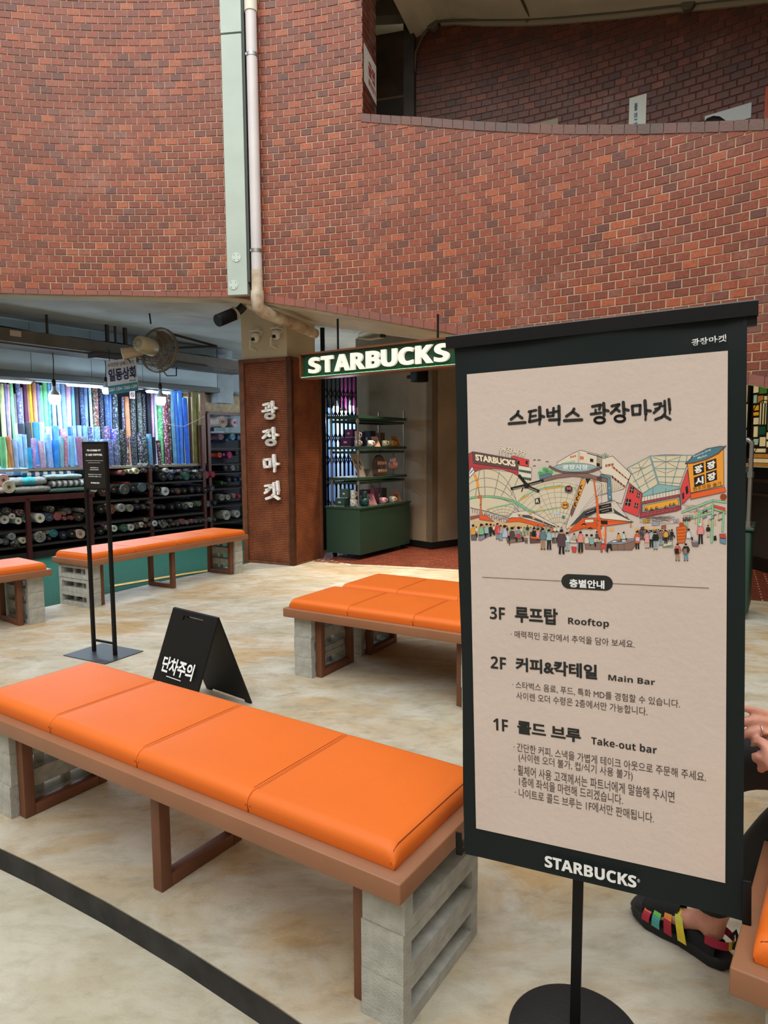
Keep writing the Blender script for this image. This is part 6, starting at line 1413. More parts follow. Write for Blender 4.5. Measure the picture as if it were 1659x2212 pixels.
# ------------------------------------------------------------------ fabric stall
FM_ = {k: fabric_mat('fabric_' + k, k) for k in ('plain', 'dots', 'floral')}
M_core = pm('cardboard_core', rgb(150, 120, 78), .8); M_hole = pm('core_hole', rgb(18, 14, 12), .9)
def roll_mesh(mat):
    m = MB(); n = 16
    def ringv(x, r): return [(x, r * math.cos(2 * math.pi * k / n), r * math.sin(2 * math.pi * k / n)) for k in range(n)]
    prof = [(1.0, 0.3), (1.0, 0.98), (0.985, 1.0), (0.012, 1.0), (0.0, 0.97), (0.0, 0.86), (0.012, 0.84), (0.012, 0.7), (0.0, 0.68), (0.0, 0.54), (0.012, 0.52), (0.012, 0.32)]
    vs = []
    for x, r in prof: vs += ringv(x, r)
    fs = []
    for i in range(len(prof) - 1):
        for k in range(n): fs.append((i * n + k, i * n + (k + 1) % n, (i + 1) * n + (k + 1) % n, (i + 1) * n + k))
    m.add(vs, fs); me = m.mesh('fabric_roll', mat)
    return me
RM = {k: roll_mesh(v) for k, v in FM_.items()}
def core_mesh():
    m = MB(); n = 12
    for x, r in ((-0.004, .17), (-0.004, .3), (0.05, .3)): pass
    vs = []
    for x, r in ((0.04, .16), (-0.006, .16), (-0.006, .28), (0.03, .28)): vs += [(x, r * math.cos(2 * math.pi * k / n), r * math.sin(2 * math.pi * k / n)) for k in range(n)]
    fs = []
    for i in range(3):
        for k in range(n): fs.append((i * n + k, i * n + (k + 1) % n, (i + 1) * n + (k + 1) % n, (i + 1) * n + k))
    m.add(vs, fs); m.cm = 1; m.add([(0.03, .17 * math.cos(2 * math.pi * k / n), .17 * math.sin(2 * math.pi * k / n)) for k in range(n)], [tuple(range(n))])
    return m.mesh('cardboard_core', [M_core, M_hole])
CM = core_mesh()
ONES = ['first', 'second', 'third', 'fourth', 'fifth', 'sixth', 'seventh', 'eighth', 'ninth', 'tenth', 'eleventh', 'twelfth', 'thirteenth', 'fourteenth', 'fifteenth', 'sixteenth', 'seventeenth', 'eighteenth', 'nineteenth', 'twentieth']
def ordw(i):
    if i < 20: return ONES[i]
    return ('twenty-', 'thirty-', 'forty-')[i // 20 - 1 + 0] + ONES[(i - 20) % 10] if i < 29 else ('thirtieth' if i == 29 else ('thirty-' + ONES[i - 30] if i < 39 else ('fortieth' if i == 39 else 'forty-' + ONES[i - 40])))
def cname(h):
    import colorsys
    r, g, b = (int(h[i:i + 2], 16) / 255 for i in (0, 2, 4)); H, S, V = colorsys.rgb_to_hsv(r, g, b); H *= 360
    if S < .14: return 'black' if V < .2 else 'dark grey' if V < .42 else 'grey' if V < .68 else 'pale grey' if V < .82 else 'white'
    base = 'red' if H < 12 or H > 345 else 'brown' if H < 45 and V < .65 else 'peach' if H < 38 else 'yellow' if H < 66 else 'green' if H < 165 else 'teal' if H < 195 else 'blue' if H < 245 else 'purple' if H < 290 else 'pink'
    return ('dark ' if V < .35 else 'pale ' if V > .72 and S < .45 else '') + base
def roll(P, r, L, colr, kind, label, group, dirv=None, tilt=0.0):
    o = bpy.data.objects.new('fabric_roll', RM[kind]); COL.objects.link(o)
    d = dirv or SN; o.location = P; o.scale = (L, r, r)
    o.rotation_euler = d.to_track_quat('X', 'Z').to_euler()
    o.color = hx(colr); tag(o, label, 'fabric roll', group)
    c = bpy.data.objects.new('cardboard_core', CM); COL.objects.link(c); c.parent = o
    return o
C3 = lambda x, y: (x / 5.925, 980 + y / 5.925)
C4 = lambda x, y: (240 + x / 5.72, 980 + y / 5.72)
C2q = lambda x, y: (240 + x / 5.72, 780 + y / 5.72)
tiers = {
 'lowest shelf of the stall': ([(C3,) + t for t in ((5, 1120, 34, '8a8a90', 'plain'), (75, 1130, 42, '3a4250', 'dots'), (155, 1060, 48, '9aa0a8', 'plain'), (210, 1150, 50, '2a2024', 'floral'), (298, 1112, 42, 'd8d0b8', 'plain'), (375, 1095, 38, '6a6a70', 'plain'), (520, 1065, 74, '8a8080', 'floral'), (600, 995, 38, '6a5048', 'floral'), (632, 1085, 32, '1c1c20', 'plain'), (692, 1022, 52, '2a7a80', 'plain'), (815, 1042, 54, '1a2238', 'plain'), (922, 1025, 52, '16161a', 'plain'), (1035, 1028, 62, 'c8a898', 'plain'), (1100, 932, 32, '3a3a3a', 'dots'), (1175, 1003, 56, '1e1c1c', 'dots'), (1290, 990, 50, '101014', 'plain'), (1318, 908, 30, '804050', 'plain'), (1380, 945, 36, '7a7068', 'floral'), (1465, 958, 44, 'd8dad4', 'plain'), (1595, 950, 50, '3a6a58', 'plain'))]
   + [(C4,) + t for t in ((250, 912, 44, 'd0d0c8', 'plain'), (322, 893, 38, '5a4a48', 'plain'), (378, 878, 36, 'e0dcd0', 'plain'), (425, 888, 28, '6a2a30', 'plain'), (437, 818, 26, '7a7058', 'plain'), (483, 870, 34, '4a4848', 'dots'), (542, 862, 38, 'c8ccd0', 'plain'), (655, 868, 56, '2e3438', 'floral'), (740, 828, 26, '4a3034', 'plain'), (722, 888, 22, '5a4a3c', 'plain'), (773, 870, 24, '50483c', 'plain'), (825, 858, 36, '4a5054', 'plain'), (887, 840, 36, 'a05a58', 'plain'), (943, 850, 26, '7a8680', 'plain'), (1000, 835, 30, '8a3038', 'floral'), (1055, 835, 26, '5a5a5c', 'plain'), (1108, 828, 30, '3a3834', 'plain'), (1170, 820, 32, '6a7080', 'plain'), (1228, 815, 30, '6c7068', 'plain'), (1282, 815, 26, '3c3e3c', 'plain'))]),
 'second shelf of the stall': ([(C3,) + t for t in ((8, 765, 30, '1a1a20', 'plain'), (95, 735, 52, '1c1d22', 'dots'), (62, 845, 58, 'd8d0c8', 'plain'), (160, 800, 38, 'e0d8cc', 'plain'), (268, 755, 42, '6a3844', 'floral'), (238, 860, 46, 'e6e0d4', 'plain'), (350, 830, 62, '1f4a44', 'floral'), (515, 825, 64, 'eee6d6', 'plain'), (635, 815, 54, '3a5068', 'plain'), (660, 708, 40, '4a3c28', 'floral'), (740, 805, 52, 'b86468', 'plain'), (825, 768, 26, '8a6a50', 'plain'), (877, 735, 40, '4a4448', 'dots'), (832, 832, 24, '8a2030', 'floral'), (918, 822, 30, 'a02838', 'floral'), (1050, 725, 30, '8a8078', 'floral'), (1012, 812, 54, '3c3028', 'plain'), (1152, 775, 66, '16161a', 'dots'), (1295, 710, 52, '141416', 'plain'), (1420, 712, 66, '7a4a2a', 'plain'), (1358, 648, 18, 'b0a890', 'plain'), (1560, 692, 54, 'b0b0a8', 'plain'))]
   + [(C4,) + t for t in ((238, 672, 48, 'a09890', 'plain'), (325, 655, 38, '1c2030', 'plain'), (402, 655, 36, '141828', 'dots'), (330, 592, 18, '5a5248', 'plain'), (485, 605, 28, '4a4038', 'plain'), (465, 668, 26, '2e2a22', 'plain'), (525, 640, 30, '1c2028', 'plain'), (590, 660, 28, '161c28', 'plain'), (648, 660, 30, '1c222e', 'plain'), (755, 655, 40, '101014', 'plain'), (840, 635, 44, '0e1018', 'plain'), (925, 652, 38, '3c3440', 'dots'), (990, 632, 34, 'c8ccc0', 'plain'), (1036, 632, 22, '3c4a44', 'plain'), (1088, 620, 34, '5a6a50', 'plain'), (1198, 620, 42, '484a50', 'floral'), (1286, 605, 30, '1c2436', 'plain'))]),
 'third shelf of the stall': ([(C3,) + t for t in ((1205, 455, 46, 'd0d0c8', 'dots'), (1325, 475, 76, '4a2a22', 'plain'), (1455, 455, 48, '2a1e1c', 'plain'))]
   + [(C4,) + t for t in ((172, 440, 66, '5a5c5c', 'plain'), (225, 368, 20, '7a2a2a', 'plain'), (275, 420, 46, '241c20', 'plain'), (388, 415, 58, '5a6e7c', 'plain'), (492, 410, 48, '3a3630', 'dots'), (590, 445, 40, '16121a', 'plain'), (675, 466, 54, 'd8dce0', 'plain'), (762, 460, 30, '141a28', 'plain'), (832, 462, 38, '5a3828', 'plain'), (912, 455, 34, '1c1c20', 'plain'), (1000, 442, 42, '141418', 'plain'), (1088, 440, 38, '15151a', 'plain'), (1168, 450, 40, '10121c', 'plain'), (1250, 428, 36, '141c30', 'dots'))]),
 'fourth shelf of the stall': [(C4,) + t for t in ((150, 235, 32, '8a4a50', 'plain'), (195, 220, 22, '8a7a50', 'plain'), (242, 220, 28, 'c8c0a8', 'plain'), (318, 215, 38, 'e0d4b0', 'plain'), (378, 218, 22, '2a3040', 'plain'), (428, 208, 30, '4a3a38', 'plain'), (462, 146, 28, '60645c', 'floral'), (490, 203, 32, '4c5a60', 'plain'), (565, 180, 42, '14161c', 'plain'), (690, 205, 30, 'c0c0b4', 'plain'), (775, 222, 24, '7a8090', 'plain'), (650, 285, 52, '14161e', 'plain'), (740, 282, 46, '26364a', 'plain'), (803, 300, 20, '2a2424', 'plain'), (862, 298, 22, '3a3a38', 'plain'), (935, 277, 50, '3e7468', 'plain'), (1020, 282, 34, '121214', 'plain'), (1098, 272, 40, '3a3e40', 'plain'), (1180, 267, 40, 'a8485a', 'plain'), (1260, 257, 38, 'a8243c', 'plain'), (960, 210, 24, '3a3a40', 'dots'), (862, 215, 22, '6a4a50', 'floral'), (1156, 208, 22, '4a4a4a', 'plain'), (1058, 215, 18, 'd0d0c8', 'dots'))],
 'right end rack beside the column': ([(C4,) + t for t in ((1430, 760, 62, 'aaaaa0', 'plain'), (1560, 745, 48, 'b0b2ac', 'plain'), (1370, 540, 42, '8a8a88', 'plain'), (1448, 540, 34, 'a0a09c', 'plain'), (1518, 520, 30, '9a7a80', 'plain'), (1582, 525, 28, 'a02038', 'plain'), (1372, 360, 24, '2e5a2c', 'plain'), (1412, 365, 16, '36662c', 'plain'), (1462, 320, 34, '1c1420', 'plain'), (1536, 320, 30, '141420', 'plain'), (1600, 312, 30, '141a50', 'plain'), (1420, 170, 44, '10101a', 'plain'), (1508, 175, 32, '8a9098', 'plain'), (1562, 168, 22, '4a5458', 'plain'))]
   + [(C2q,) + t for t in ((1385, 750, 74, 'a09088', 'plain'), (1530, 760, 56, 'b8a0b0', 'plain'), (1358, 930, 46, '7a4060', 'dots'), (1412, 885, 20, '90a0b0', 'plain'), (1435, 978, 24, '405080', 'plain'), (1505, 935, 42, '5090a8', 'plain'), (1580, 945, 32, '3a5a88', 'plain'), (1345, 1160, 34, 'b83a20', 'plain'), (1394, 1155, 18, '3a6aa8', 'plain'), (1466, 1160, 42, 'b01868', 'plain'), (1556, 1140, 30, '16161c', 'plain'))]),
}
KW = {'plain': '', 'dots': 'dotted ', 'floral': 'patterned '}
for tn_, lst in tiers.items():
    lst = sorted(lst, key=lambda t: t[0](t[1], t[2])[0])
    for i, (Fc, x, y, r, c_, kd) in enumerate(lst):
        px, py = Fc(x, y); k = 5.925 if Fc is C3 else 5.72
        off = (0.12 if tn_.startswith('right') else 0.0) + (0.0, .035, .015)[i % 3]
        P = stall(px, py, off); rr_ = r / k / FPX * (P - O).dot(_fw)
        if tn_.startswith('lowest'): rr_ = min(rr_, P.z - 0.10)
        roll(P, rr_ * 0.97, 0.85, c_, kd, '%s %scloth roll, %s from the left on the %s' % (cname(c_), KW[kd], ordw(i), tn_), 'rolls on the ' + tn_)
# standing rolls
C1q = lambda x, y: (x / 5.925, 780 + y / 5.925)
rows = {
 'tall back row of uprights': (0.78, [(C1q,) + t for t in ((12, 290, 58, 'd8e0a0', 'plain'), (62, 290, 34, '9a90d0', 'plain'), (98, 300, 32, 'd8a8b8', 'plain'), (135, 280, 48, '90d8a0', 'plain'), (180, 420, 38, '807878', 'plain'), (222, 285, 62, '7070a0', 'floral'), (268, 340, 32, '9090a0', 'plain'), (305, 265, 40, '602850', 'plain'), (340, 280, 32, 'a07060', 'plain'), (374, 285, 38, 'e8b820', 'plain'), (428, 280, 54, 'd09070', 'plain'), (478, 290, 40, '8888d8', 'plain'), (515, 310, 42, '80d0a0', 'plain'), (565, 275, 56, '80d890', 'plain'), (618, 285, 40, '60b8e8', 'floral'), (670, 290, 56, 'a8c8f0', 'floral'), (732, 290, 56, 'a8c8f0', 'floral'), (795, 300, 62, '80a8d8', 'dots'), (866, 300, 66, 'e0a8d0', 'floral'), (925, 320, 42, '70b8e8', 'plain'), (972, 310, 52, '3a3040', 'plain'), (1032, 320, 52, '305080', 'dots'), (1088, 320, 50, '7090d0', 'dots'), (1145, 340, 36, 'c0e8f0', 'plain'), (1213, 335, 76, '7a4a40', 'floral'), (1285, 345, 54, '182048', 'dots'), (1350, 350, 62, '3060a0', 'dots'), (1405, 400, 36, '6078c8', 'plain'), (1462, 420, 72, '304050', 'floral'))]
   + [(C2q,) + t for t in ((140, 440, 34, '505070', 'floral'), (187, 440, 60, 'd08860', 'plain'), (262, 470, 76, '282c30', 'dots'), (338, 390, 62, '484e48', 'dots'), (396, 410, 48, '181820', 'dots'), (452, 400, 56, '141428', 'plain'), (502, 400, 36, 'd0a0b8', 'plain'), (538, 410, 36, 'b8c8e0', 'plain'), (595, 400, 76, '40a050', 'floral'))]),
 'middle row of uprights': (0.46, [(C1q,) + t for t in ((200, 800, 40, 'c8b0e0', 'plain'), (262, 800, 76, '283040', 'plain'), (352, 785, 78, '303840', 'plain'), (448, 780, 76, '3888d0', 'plain'), (530, 785, 74, 'b0e8f0', 'plain'), (612, 840, 84, 'c8d0d0', 'floral'), (706, 830, 84, '5090e0', 'plain'), (800, 870, 84, 'd080c0', 'floral'), (886, 840, 42, '2070d0', 'plain'), (942, 830, 58, '80a8e0', 'dots'), (1012, 825, 58, '8898d8', 'dots'), (1082, 830, 52, '60a8d0', 'dots'), (1150, 840, 62, '405080', 'floral'), (1238, 840, 82, '6a98c0', 'floral'), (1362, 835, 70, '6a5080', 'floral'), (1452, 870, 86, '5040a8', 'floral'))]
   + [(C2q,) + t for t in ((205, 930, 34, '604048', 'floral'), (345, 880, 48, '2a2a38', 'floral'))]),
 'front row of uprights': (0.15, [(C1q,) + t for t in ((30, 970, 70, '70c080', 'plain'), (100, 960, 64, 'd09060', 'plain'), (112, 1095, 46, 'd8b050', 'plain'), (176, 1000, 62, 'a8c8f0', 'plain'), (242, 935, 62, 'a0d0f8', 'plain'), (306, 940, 56, '98c8f0', 'plain'), (360, 1110, 74, '20a8e0', 'plain'), (428, 990, 62, 'b890d8', 'floral'), (515, 1020, 78, 'c0a0c0', 'floral'), (600, 920, 84, '80b0f0', 'floral'), (702, 1010, 82, '3090e8', 'plain'), (780, 965, 62, '78b8c8', 'dots'), (840, 960, 50, 'c87890', 'floral'), (912, 960, 72, '70b8e8', 'dots'), (998, 970, 78, 'a87098', 'dots'), (1080, 970, 72, '98a8b8', 'dots'), (1150, 1005, 54, '7aa8e0', 'dots'), (1186, 1075, 50, '38383c', 'plain'), (1240, 1005, 62, '80b0e0', 'dots'), (1320, 1000, 74, '90a8d8', 'plain'), (1400, 1000, 70, '6070a8', 'floral'), (1480, 1000, 70, '5a6a90', 'floral'))]
   + [(C2q,) + t for t in ((145, 850, 72, '101014', 'dots'), (262, 930, 72, '303c4c', 'dots'), (400, 930, 62, '2c3838', 'floral'), (464, 900, 66, '4a88b0', 'dots'), (522, 940, 40, '101420', 'plain'), (580, 980, 58, '502030', 'floral'), (660, 410, 66, '702840', 'floral'), (712, 410, 40, '5a3a38', 'floral'), (745, 370, 46, '70a8d0', 'plain'), (790, 370, 50, '4080e0', 'plain'), (846, 360, 58, '4888e8', 'plain'), (908, 455, 60, '3070e0', 'plain'), (962, 385, 36, '583830', 'plain'), (1018, 370, 56, '7a7040', 'plain'), (1064, 365, 36, '8a8a48', 'plain'), (1122, 355, 70, '907060', 'plain'))]),
}
ZS = 1.235
for rn, (off, lst) in rows.items():
    lst = sorted(lst, key=lambda t: t[0](t[1], t[2])[0])
    for i, (Fc, x, y, wd_, c_, kd) in enumerate(lst):
        px, py = Fc(x, y); k = 5.925 if Fc is C1q else 5.72
        P = stall(px, py, off); r = wd_ / 2 / k / FPX * (P - O).dot(_fw) * 0.97
        base = Vector((P.x, P.y, ZS)) + SD * random.uniform(-.02, .03)
        dv_ = base - P; L = dv_.length
        if off < .2 and P.z < 1.2: continue
        roll(P, r, L, c_, kd, '%s %scloth roll, %s from the left in the %s' % (cname(c_), KW[kd], ordw(i), rn), rn, dv_.normalized())
# plastic bands round the tied blue and brown rolls
# --- racks and table
M_rack = pm('maroon_rack_paint', rgb(74, 26, 22), .5, var=.15, vscale=6); M_board = pm('dark_shelf_board', rgb(44, 34, 30), .7)
rk = empty('stall_rack_and_table', 'maroon steel rack with shelves of cloth rolls, and the separate stall table grouped with it', 'rack', tuple(SP)); b0 = SP.copy()
def su(px, py, off=0.0): return (stall(px, py, off) - SP).dot(SD)
RMx = Matrix(((SD.x, SN.x, 0, 0), (SD.y, SN.y, 0, 0), (0, 0, 1, 0), (0, 0, 0, 1)))
def sbox(parent, name, u0, u1, o0, o1, z0, z1, mat, rr_=0.0):
    m = MB(); m.box((u0, o0, z0), (u1, o1, z1), RMx); return m.build(name, mat, parent)
uL, uR = -2.2, su(447, 1100)
zt1 = stall(250, 1153).z; zt2b = stall(250, 1123).z; zt3 = stall(330, 1072).z; zt4 = stall(330, 1040).z
u2 = su(200, 1090)
sbox(rk, 'shelf_board', uL, uR, .03, .95, zt1 - .05, zt1 - .02, M_board); sbox(rk, 'shelf_board', uL, uR, .03, .95, zt2b - .05, zt2b - .02, M_board)
sbox(rk, 'shelf_board', u2, uR, .03, .95, zt3 - .05, zt3 - .02, M_board); sbox(rk, 'shelf_board', u2, uR, .03, .95, zt4 - .05, zt4 - .02, M_board)
sbox(rk, 'shelf_board', uL, uR, .10, 1.05, ZS - .04, ZS - .005, pm('pale_board', rgb(140, 130, 110), .7))
for px in (330, 446): u = su(px, 1090); sbox(rk, 'rack_post', u - .03, u + .03, .03, .09, 0, ZS if px < 400 else 1.9, M_rack); sbox(rk, 'rack_post', u - .03, u + .03, .95, 1.0, 0, ZS, M_rack)
sbox(rk, 'rack_base', uL, uR, .05, .95, -.03, .06, M_board)
tb = rk   # separate table, only grouped under the rack as its parts
ztab = stall(100, 1069).z
sbox(tb, 'table_top', uL, u2 + .02, -.02, .80, ztab - .03, ztab, M_board); sbox(tb, 'table_rail', uL, u2 + .02, -.03, -.005, ztab - .075, ztab + .005, M_rack)
for px in (58, 194): u = su(px, 1090); sbox(tb, 'table_leg', u - .03, u + .03, -.03, .02, -.03, ztab - .03, M_rack)
sbox(tb, 'table_leg', u2 - .03, u2 + .02, .75, .80, -.03, ztab - .03, M_rack); sbox(tb, 'table_leg', -.3, -.25, .75, .80, -.03, ztab - .03, M_rack)
r2_ = empty('end_rack', 'maroon end rack of short shelves beside the lattice column', 'rack', tuple(SP))
ua, ub_ = su(452, 1000, .12), su(530, 1000, .12)
for y in (935, 968, 1002, 1022, 1055, 1092, 1128): z = stall(490, y, .12).z; sbox(r2_, 'shelf_board', ua, ub_ + .5, .14, .8, z - .02, z, M_board)
for u in (ua, ub_ + .3): sbox(r2_, 'rack_post', u - .03, u + .03, .10, .16, -.03, stall(490, 897, .12).z + .02, M_rack)
z = stall(490, 897, .12).z; sbox(r2_, 'top_rail', ua, ub_ + .5, .10, .16, z, z + .05, M_rack)
wbd = empty('wooden_chest', 'pale wood panel standing on top of the end rack', 'panel', tuple(SP)); m = MB(); m.rbox((ua - .03, .25, z + .05), (ub_ + .6, .7, stall(490, 852, .12).z), .02, RMx); m.build('wood_panel', pm('pale_wood_grain', rgb(150, 132, 98), .6, var=.25, vscale=14), wbd)
bd_ = empty('yellow_board', 'yellowish board standing behind the brown upright rolls', 'panel', tuple(SP)); m = MB(); m.box((su(400, 900, .5), .52, ZS), (su(452, 900, .5), .55, stall(430, 842, .5).z), RMx); m.build('board_sheet', pm('yellow_ply', rgb(176, 160, 104), .7, var=.2, vscale=8), bd_)
cordt = empty('tie_cord', 'pale cord tied across the blue and brown upright rolls', 'cord', tuple(stall(400, 915, -.02))); m = MB(); m.tube([stall(x, y, -.02) - Vector(cordt.location) for x, y in ((350, 911), (362, 916), (380, 920), (398, 921), (412, 914), (425, 908), (442, 899))], .006, 5); m.build('cord_strand', pm('pale_cord', rgb(176, 176, 166), .7), cordt)
# folded quilts on the table
def quilt(label, x0, y0, x1, y1, c1, c2=None, nst=1, o0=.0, o1=.62, kind=None):
    a = stall(x0, y1, o0); b = stall(x1, y1, o0); ztop_ = stall((x0 + x1) / 2, y0, o0).z; u0 = (a - SP).dot(SD); u1 = (b - SP).dot(SD); z0 = max(ztab + .002, (a.z + b.z) / 2)
    if ztop_ - z0 < .03: ztop_ = z0 + .03
    t = empty('folded_quilt', label, 'quilt', tuple(SP), 0, 'folded quilts on the stall table'); m = MB(); n = max(nst, 10) * (2 if nst > 1 else 1); K = 12; h = ztop_ - z0
    vs = []
    for i in range(n + 1):
        s = i / n; e = (1 - abs(2 * s - 1) ** 8) ** .4 if 0 < s < 1 else .55
        for k in range(K):
            th = 2 * math.pi * k / K; ca, sa = math.cos(th), math.sin(th)
            y_ = (abs(ca) ** .45) * (1 if ca > 0 else -1); z_ = (abs(sa) ** .55) * (1 if sa > 0 else -1)
            vs.append(RMx @ Vector((u0 + (u1 - u0) * s, (o0 + o1) / 2 + y_ * (o1 - o0) / 2, z0 + h / 2 + z_ * h / 2 * (.75 + .25 * e) + .004 * math.sin(i * 1.3 + k))))
    for i in range(n):
        m.cm = (i * nst // n) % 2 if nst > 1 else 0
        m.add([vs[i * K + k] for k in range(K)] + [vs[(i + 1) * K + k] for k in range(K)], [(k, (k + 1) % K, K + (k + 1) % K, K + k) for k in range(K)], True)
    m.cm = 0; m.add(vs[:K], [tuple(range(K))]); m.add(vs[-K:], [tuple(range(K))])
    q1 = pm('quilt_' + c1, hx(c1), .85, var=.18, vscale=30, bump=.6, bscale=24); q2 = pm('quilt_' + (c2 or c1), hx(c2 or c1), .85, var=.12, vscale=30, bump=.6, bscale=24)
    m.build('quilt_cloth', [q1, q2], t); return t
quilt('green small-patterned quilt at the bottom of the right pile', 110, 1052, 198, 1063, '5c7c74'); quilt('grey and white broad-striped quilt on the right pile', 108, 1036, 199, 1052, '5a5a5c', 'd0d0cc', 15)
quilt('pale green grey quilt under the blue striped one', 100, 1024, 178, 1036, '8a9a98'); quilt('blue and white striped folded quilt', 50, 1016, 162, 1030, '34507c', 'd4d4cc', 13, .1, .6)
quilt('dark dotted folded quilt on top of the pile', 76, 1004, 172, 1019, '5a6478', None, 1, .12, .6); quilt('grey beige quilt at the bottom of the left pile', 34, 1049, 110, 1065, '8c8880')
quilt('turquoise and grey quilt on the left pile', 20, 1030, 102, 1050, '9a9a98', '40a4b0', 3, .02, .6); quilt('pale blue cloth folded at the left photo edge', -20, 1008, 62, 1030, 'a8c8e8', '6c98d0', 5, .1, .6)
quilt('pink quilt at the left photo edge on the table', -30, 1050, 18, 1068, 'c89494', 'd8c0b4', 5, -.02, .5)
roll(stall(20, 1052, -.02), .085, .5, 'd0c8b0', 'plain', 'cream rolled quilt end on the stall table', 'quilt rolls on the table'); roll(stall(8, 1037, .0), .08, .5, 'd8a8a4', 'plain', 'pink rolled quilt at the left photo edge, above the table', 'quilt rolls on the table')
# --- stall walls, fascia, lamps
def swall(name, u0, u1, o0, o1, z0, z1, mat, lab=None):
    m = MB(); m.box((u0, o0, z0), (u1, o1, z1), RMx); o = m.build(name, mat, None, tuple(SP)); struct(o)
    if lab: o['label'] = lab
    return o
M_fascia = pm('pale_blue_fascia', rgb(164, 182, 190), .6, var=.06, vscale=3)
uf = su(470, 838, 0.06)
for i, (a, b) in enumerate(((-2.4, su(73, 800)), (su(73, 800), su(203, 810)), (su(203, 810), su(314, 825)), (su(314, 825), uf))):
    swall('wall_fascia_%d' % (i + 1), a + .004, b - .004, .06, .10, 2.555, 3.24, M_fascia, 'pale blue panel above the fabric stall')
swall('trim_9', -2.4, uf, .0, .45, 2.47, 2.55, pm('dark_shutter_box', rgb(70, 72, 70), .5, .3), 'grey shutter rail under the pale blue panels')
swall('wall_stall_back', -2.4, 5.2, 1.15, 1.25, -.1, 3.24, pm('stall_back', rgb(64, 70, 78), .8)); swall('wall_stall_pier', uf, uf + .35, .05, .5, 2.3, 3.24, pm('grey_pier', rgb(140, 150, 156), .7, var=.1, vscale=6)); swall('wall_stall_end', uf + .6, 5.2, .9, 1.0, 1.8, 3.24, M_fascia)
swall('wall_stall_left', -2.5, -2.4, .0, 1.2, -.1, 3.24, M_dark); swall('wall_stall_right', 5.1, 5.2, .0, 1.2, -.1, 3.24, M_dark)
def tube_lamp(label, u, L, off, z, e, vis=True):
    t = empty('strip_lamp', label, 'lamp', tuple(SP + SD * u + SN * off + Vector((0, 0, z))), 0, 'strip lamps over the stall')
    m = MB(); m.rbox((-L / 2, -.05, -.012), (L / 2, .05, .012), .01, RMx); m.build('lamp_housing', pm('white_lamp_body', rgb(210, 214, 216), .4), t)
    m = MB(); m.rbox((-L / 2 + .02, -.045, -.03), (L / 2 - .02, .045, -.012), .008, RMx); m.build('diffuser', pm('strip_glow', (1, 1, 1, 1), .4, emit=(.85, .94, 1, 1), es=10), t)
    l = bpy.data.lights.new('strip_light', 'AREA'); l.shape = 'RECTANGLE'; l.size = L; l.size_y = .25; l.energy = e; l.color = (.66, .84, 1.0)
    o = bpy.data.objects.new('strip_light', l); COL.objects.link(o); o.parent = t; o.location = (0, 0, -.045); o.rotation_euler = (R2D(-14), 0, math.atan2(SD.y, SD.x))
for i, (px, py, off, L, e) in enumerate(((2, 820, .06, .8, 30), (203, 833, .12, .85, 28), (345, 846, .3, .5, 15))):
    P = stall(px, py, off); tube_lamp('%s glowing strip lamp under the stall ceiling rail' % ('left edge', 'middle', 'right small')[i], (P - SP).dot(SD), L, off, P.z, e)
for i, (u, e) in enumerate(((-.9, 24), (.45, 24), (1.6, 18), (2.6, 9))):  # extra unseen lamps, added to brighten the cloth rolls
    t = empty('strip_lamp', 'unseen lamp added behind the shutter rail to light the rolls, number %s from the left' % ONES[i], 'lamp', tuple(SP + SD * u + SN * .35 + Vector((0, 0, 2.46))), 0, 'added lamps behind the shutter rail')
    m = MB(); m.box((-.3, -.04, -.0), (.3, .04, .02), RMx); m.build('lamp_housing', pm('white_lamp_body', rgb(210, 214, 216), .4), t)
    l = bpy.data.lights.new('strip_light', 'AREA'); l.shape = 'RECTANGLE'; l.size = .9; l.size_y = .3; l.energy = e; l.color = (.60, .80, 1.0)
    o = bpy.data.objects.new('strip_light', l); COL.objects.link(o); o.parent = t; o.location = (0, 0, -.02); o.rotation_euler = (R2D(-8), 0, math.atan2(SD.y, SD.x))
for lb, px, py, off, cb_ in (('white pendant lamp hanging in front of the pastel rolls', 118, 862, -.25, .50), ('white pendant lamp hanging in front of the green cloth', 347, 865, -.25, .55)):
    P = stall(px, py, off); P.z = P.z + .05; bulb(lb, P, 1.25, cb_, power=14)
P = stall(229, 838, -.2); bulb('white lamp half hidden behind the hanging shop name board', P, .9, .3, power=8)

# ------------------------------------------------------------------ cable tray, fan, name board under the ceiling
ty = empty('cable_tray', 'brown grey steel beam with lamps and cables hanging under the shop ceiling', 'cable tray', (0, 0, 0))
A = gz(-60, 712, 2.92); B_ = gz(540, 793, 2.92); ty.location = A; dd = (B_ - A); LT = dd.length; dd.normalize(); dn_ = Vector((-dd.y, dd.x, 0)); TM = Matrix(((dd.x, dn_.x, 0, 0), (dd.y, dn_.y, 0, 0), (0, 0, 1, 0), (0, 0, 0, 1)))
M_tray = pm('tray_brown_grey', rgb(92, 86, 78), .6, var=.15, vscale=5)
m = MB(); m.box((0, -.05, -.09), (LT, .05, .07), TM); m.build('beam', M_tray, ty)
m = MB(); m.box((.0, .05, -.11), (LT, .5, -.08), TM); m.build('tray_pan', M_tray, ty)
for a, b in ((1.55, 2.25), (2.95, 3.7)):
    m = MB(); m.box((a, -.12, -.17), (b, .06, -.10), TM); m.build('lamp_housing', pm('tray_lamp', rgb(60, 58, 56), .5), ty)
for px, zt_, w_ in ((33, 3.24, .012), (281, 3.24, .02), (318, 3.24, .012), (363, 3.24, .022)):
    P = gz(px, 745, 2.92); u = (P - A).dot(dd); m = MB(); m.box((u - w_, -w_, -.08), (u + w_, w_, .32), TM); m.build('hanger', pm('dark_red_brown_steel', rgb(54, 36, 32), .6), ty)
m = MB()
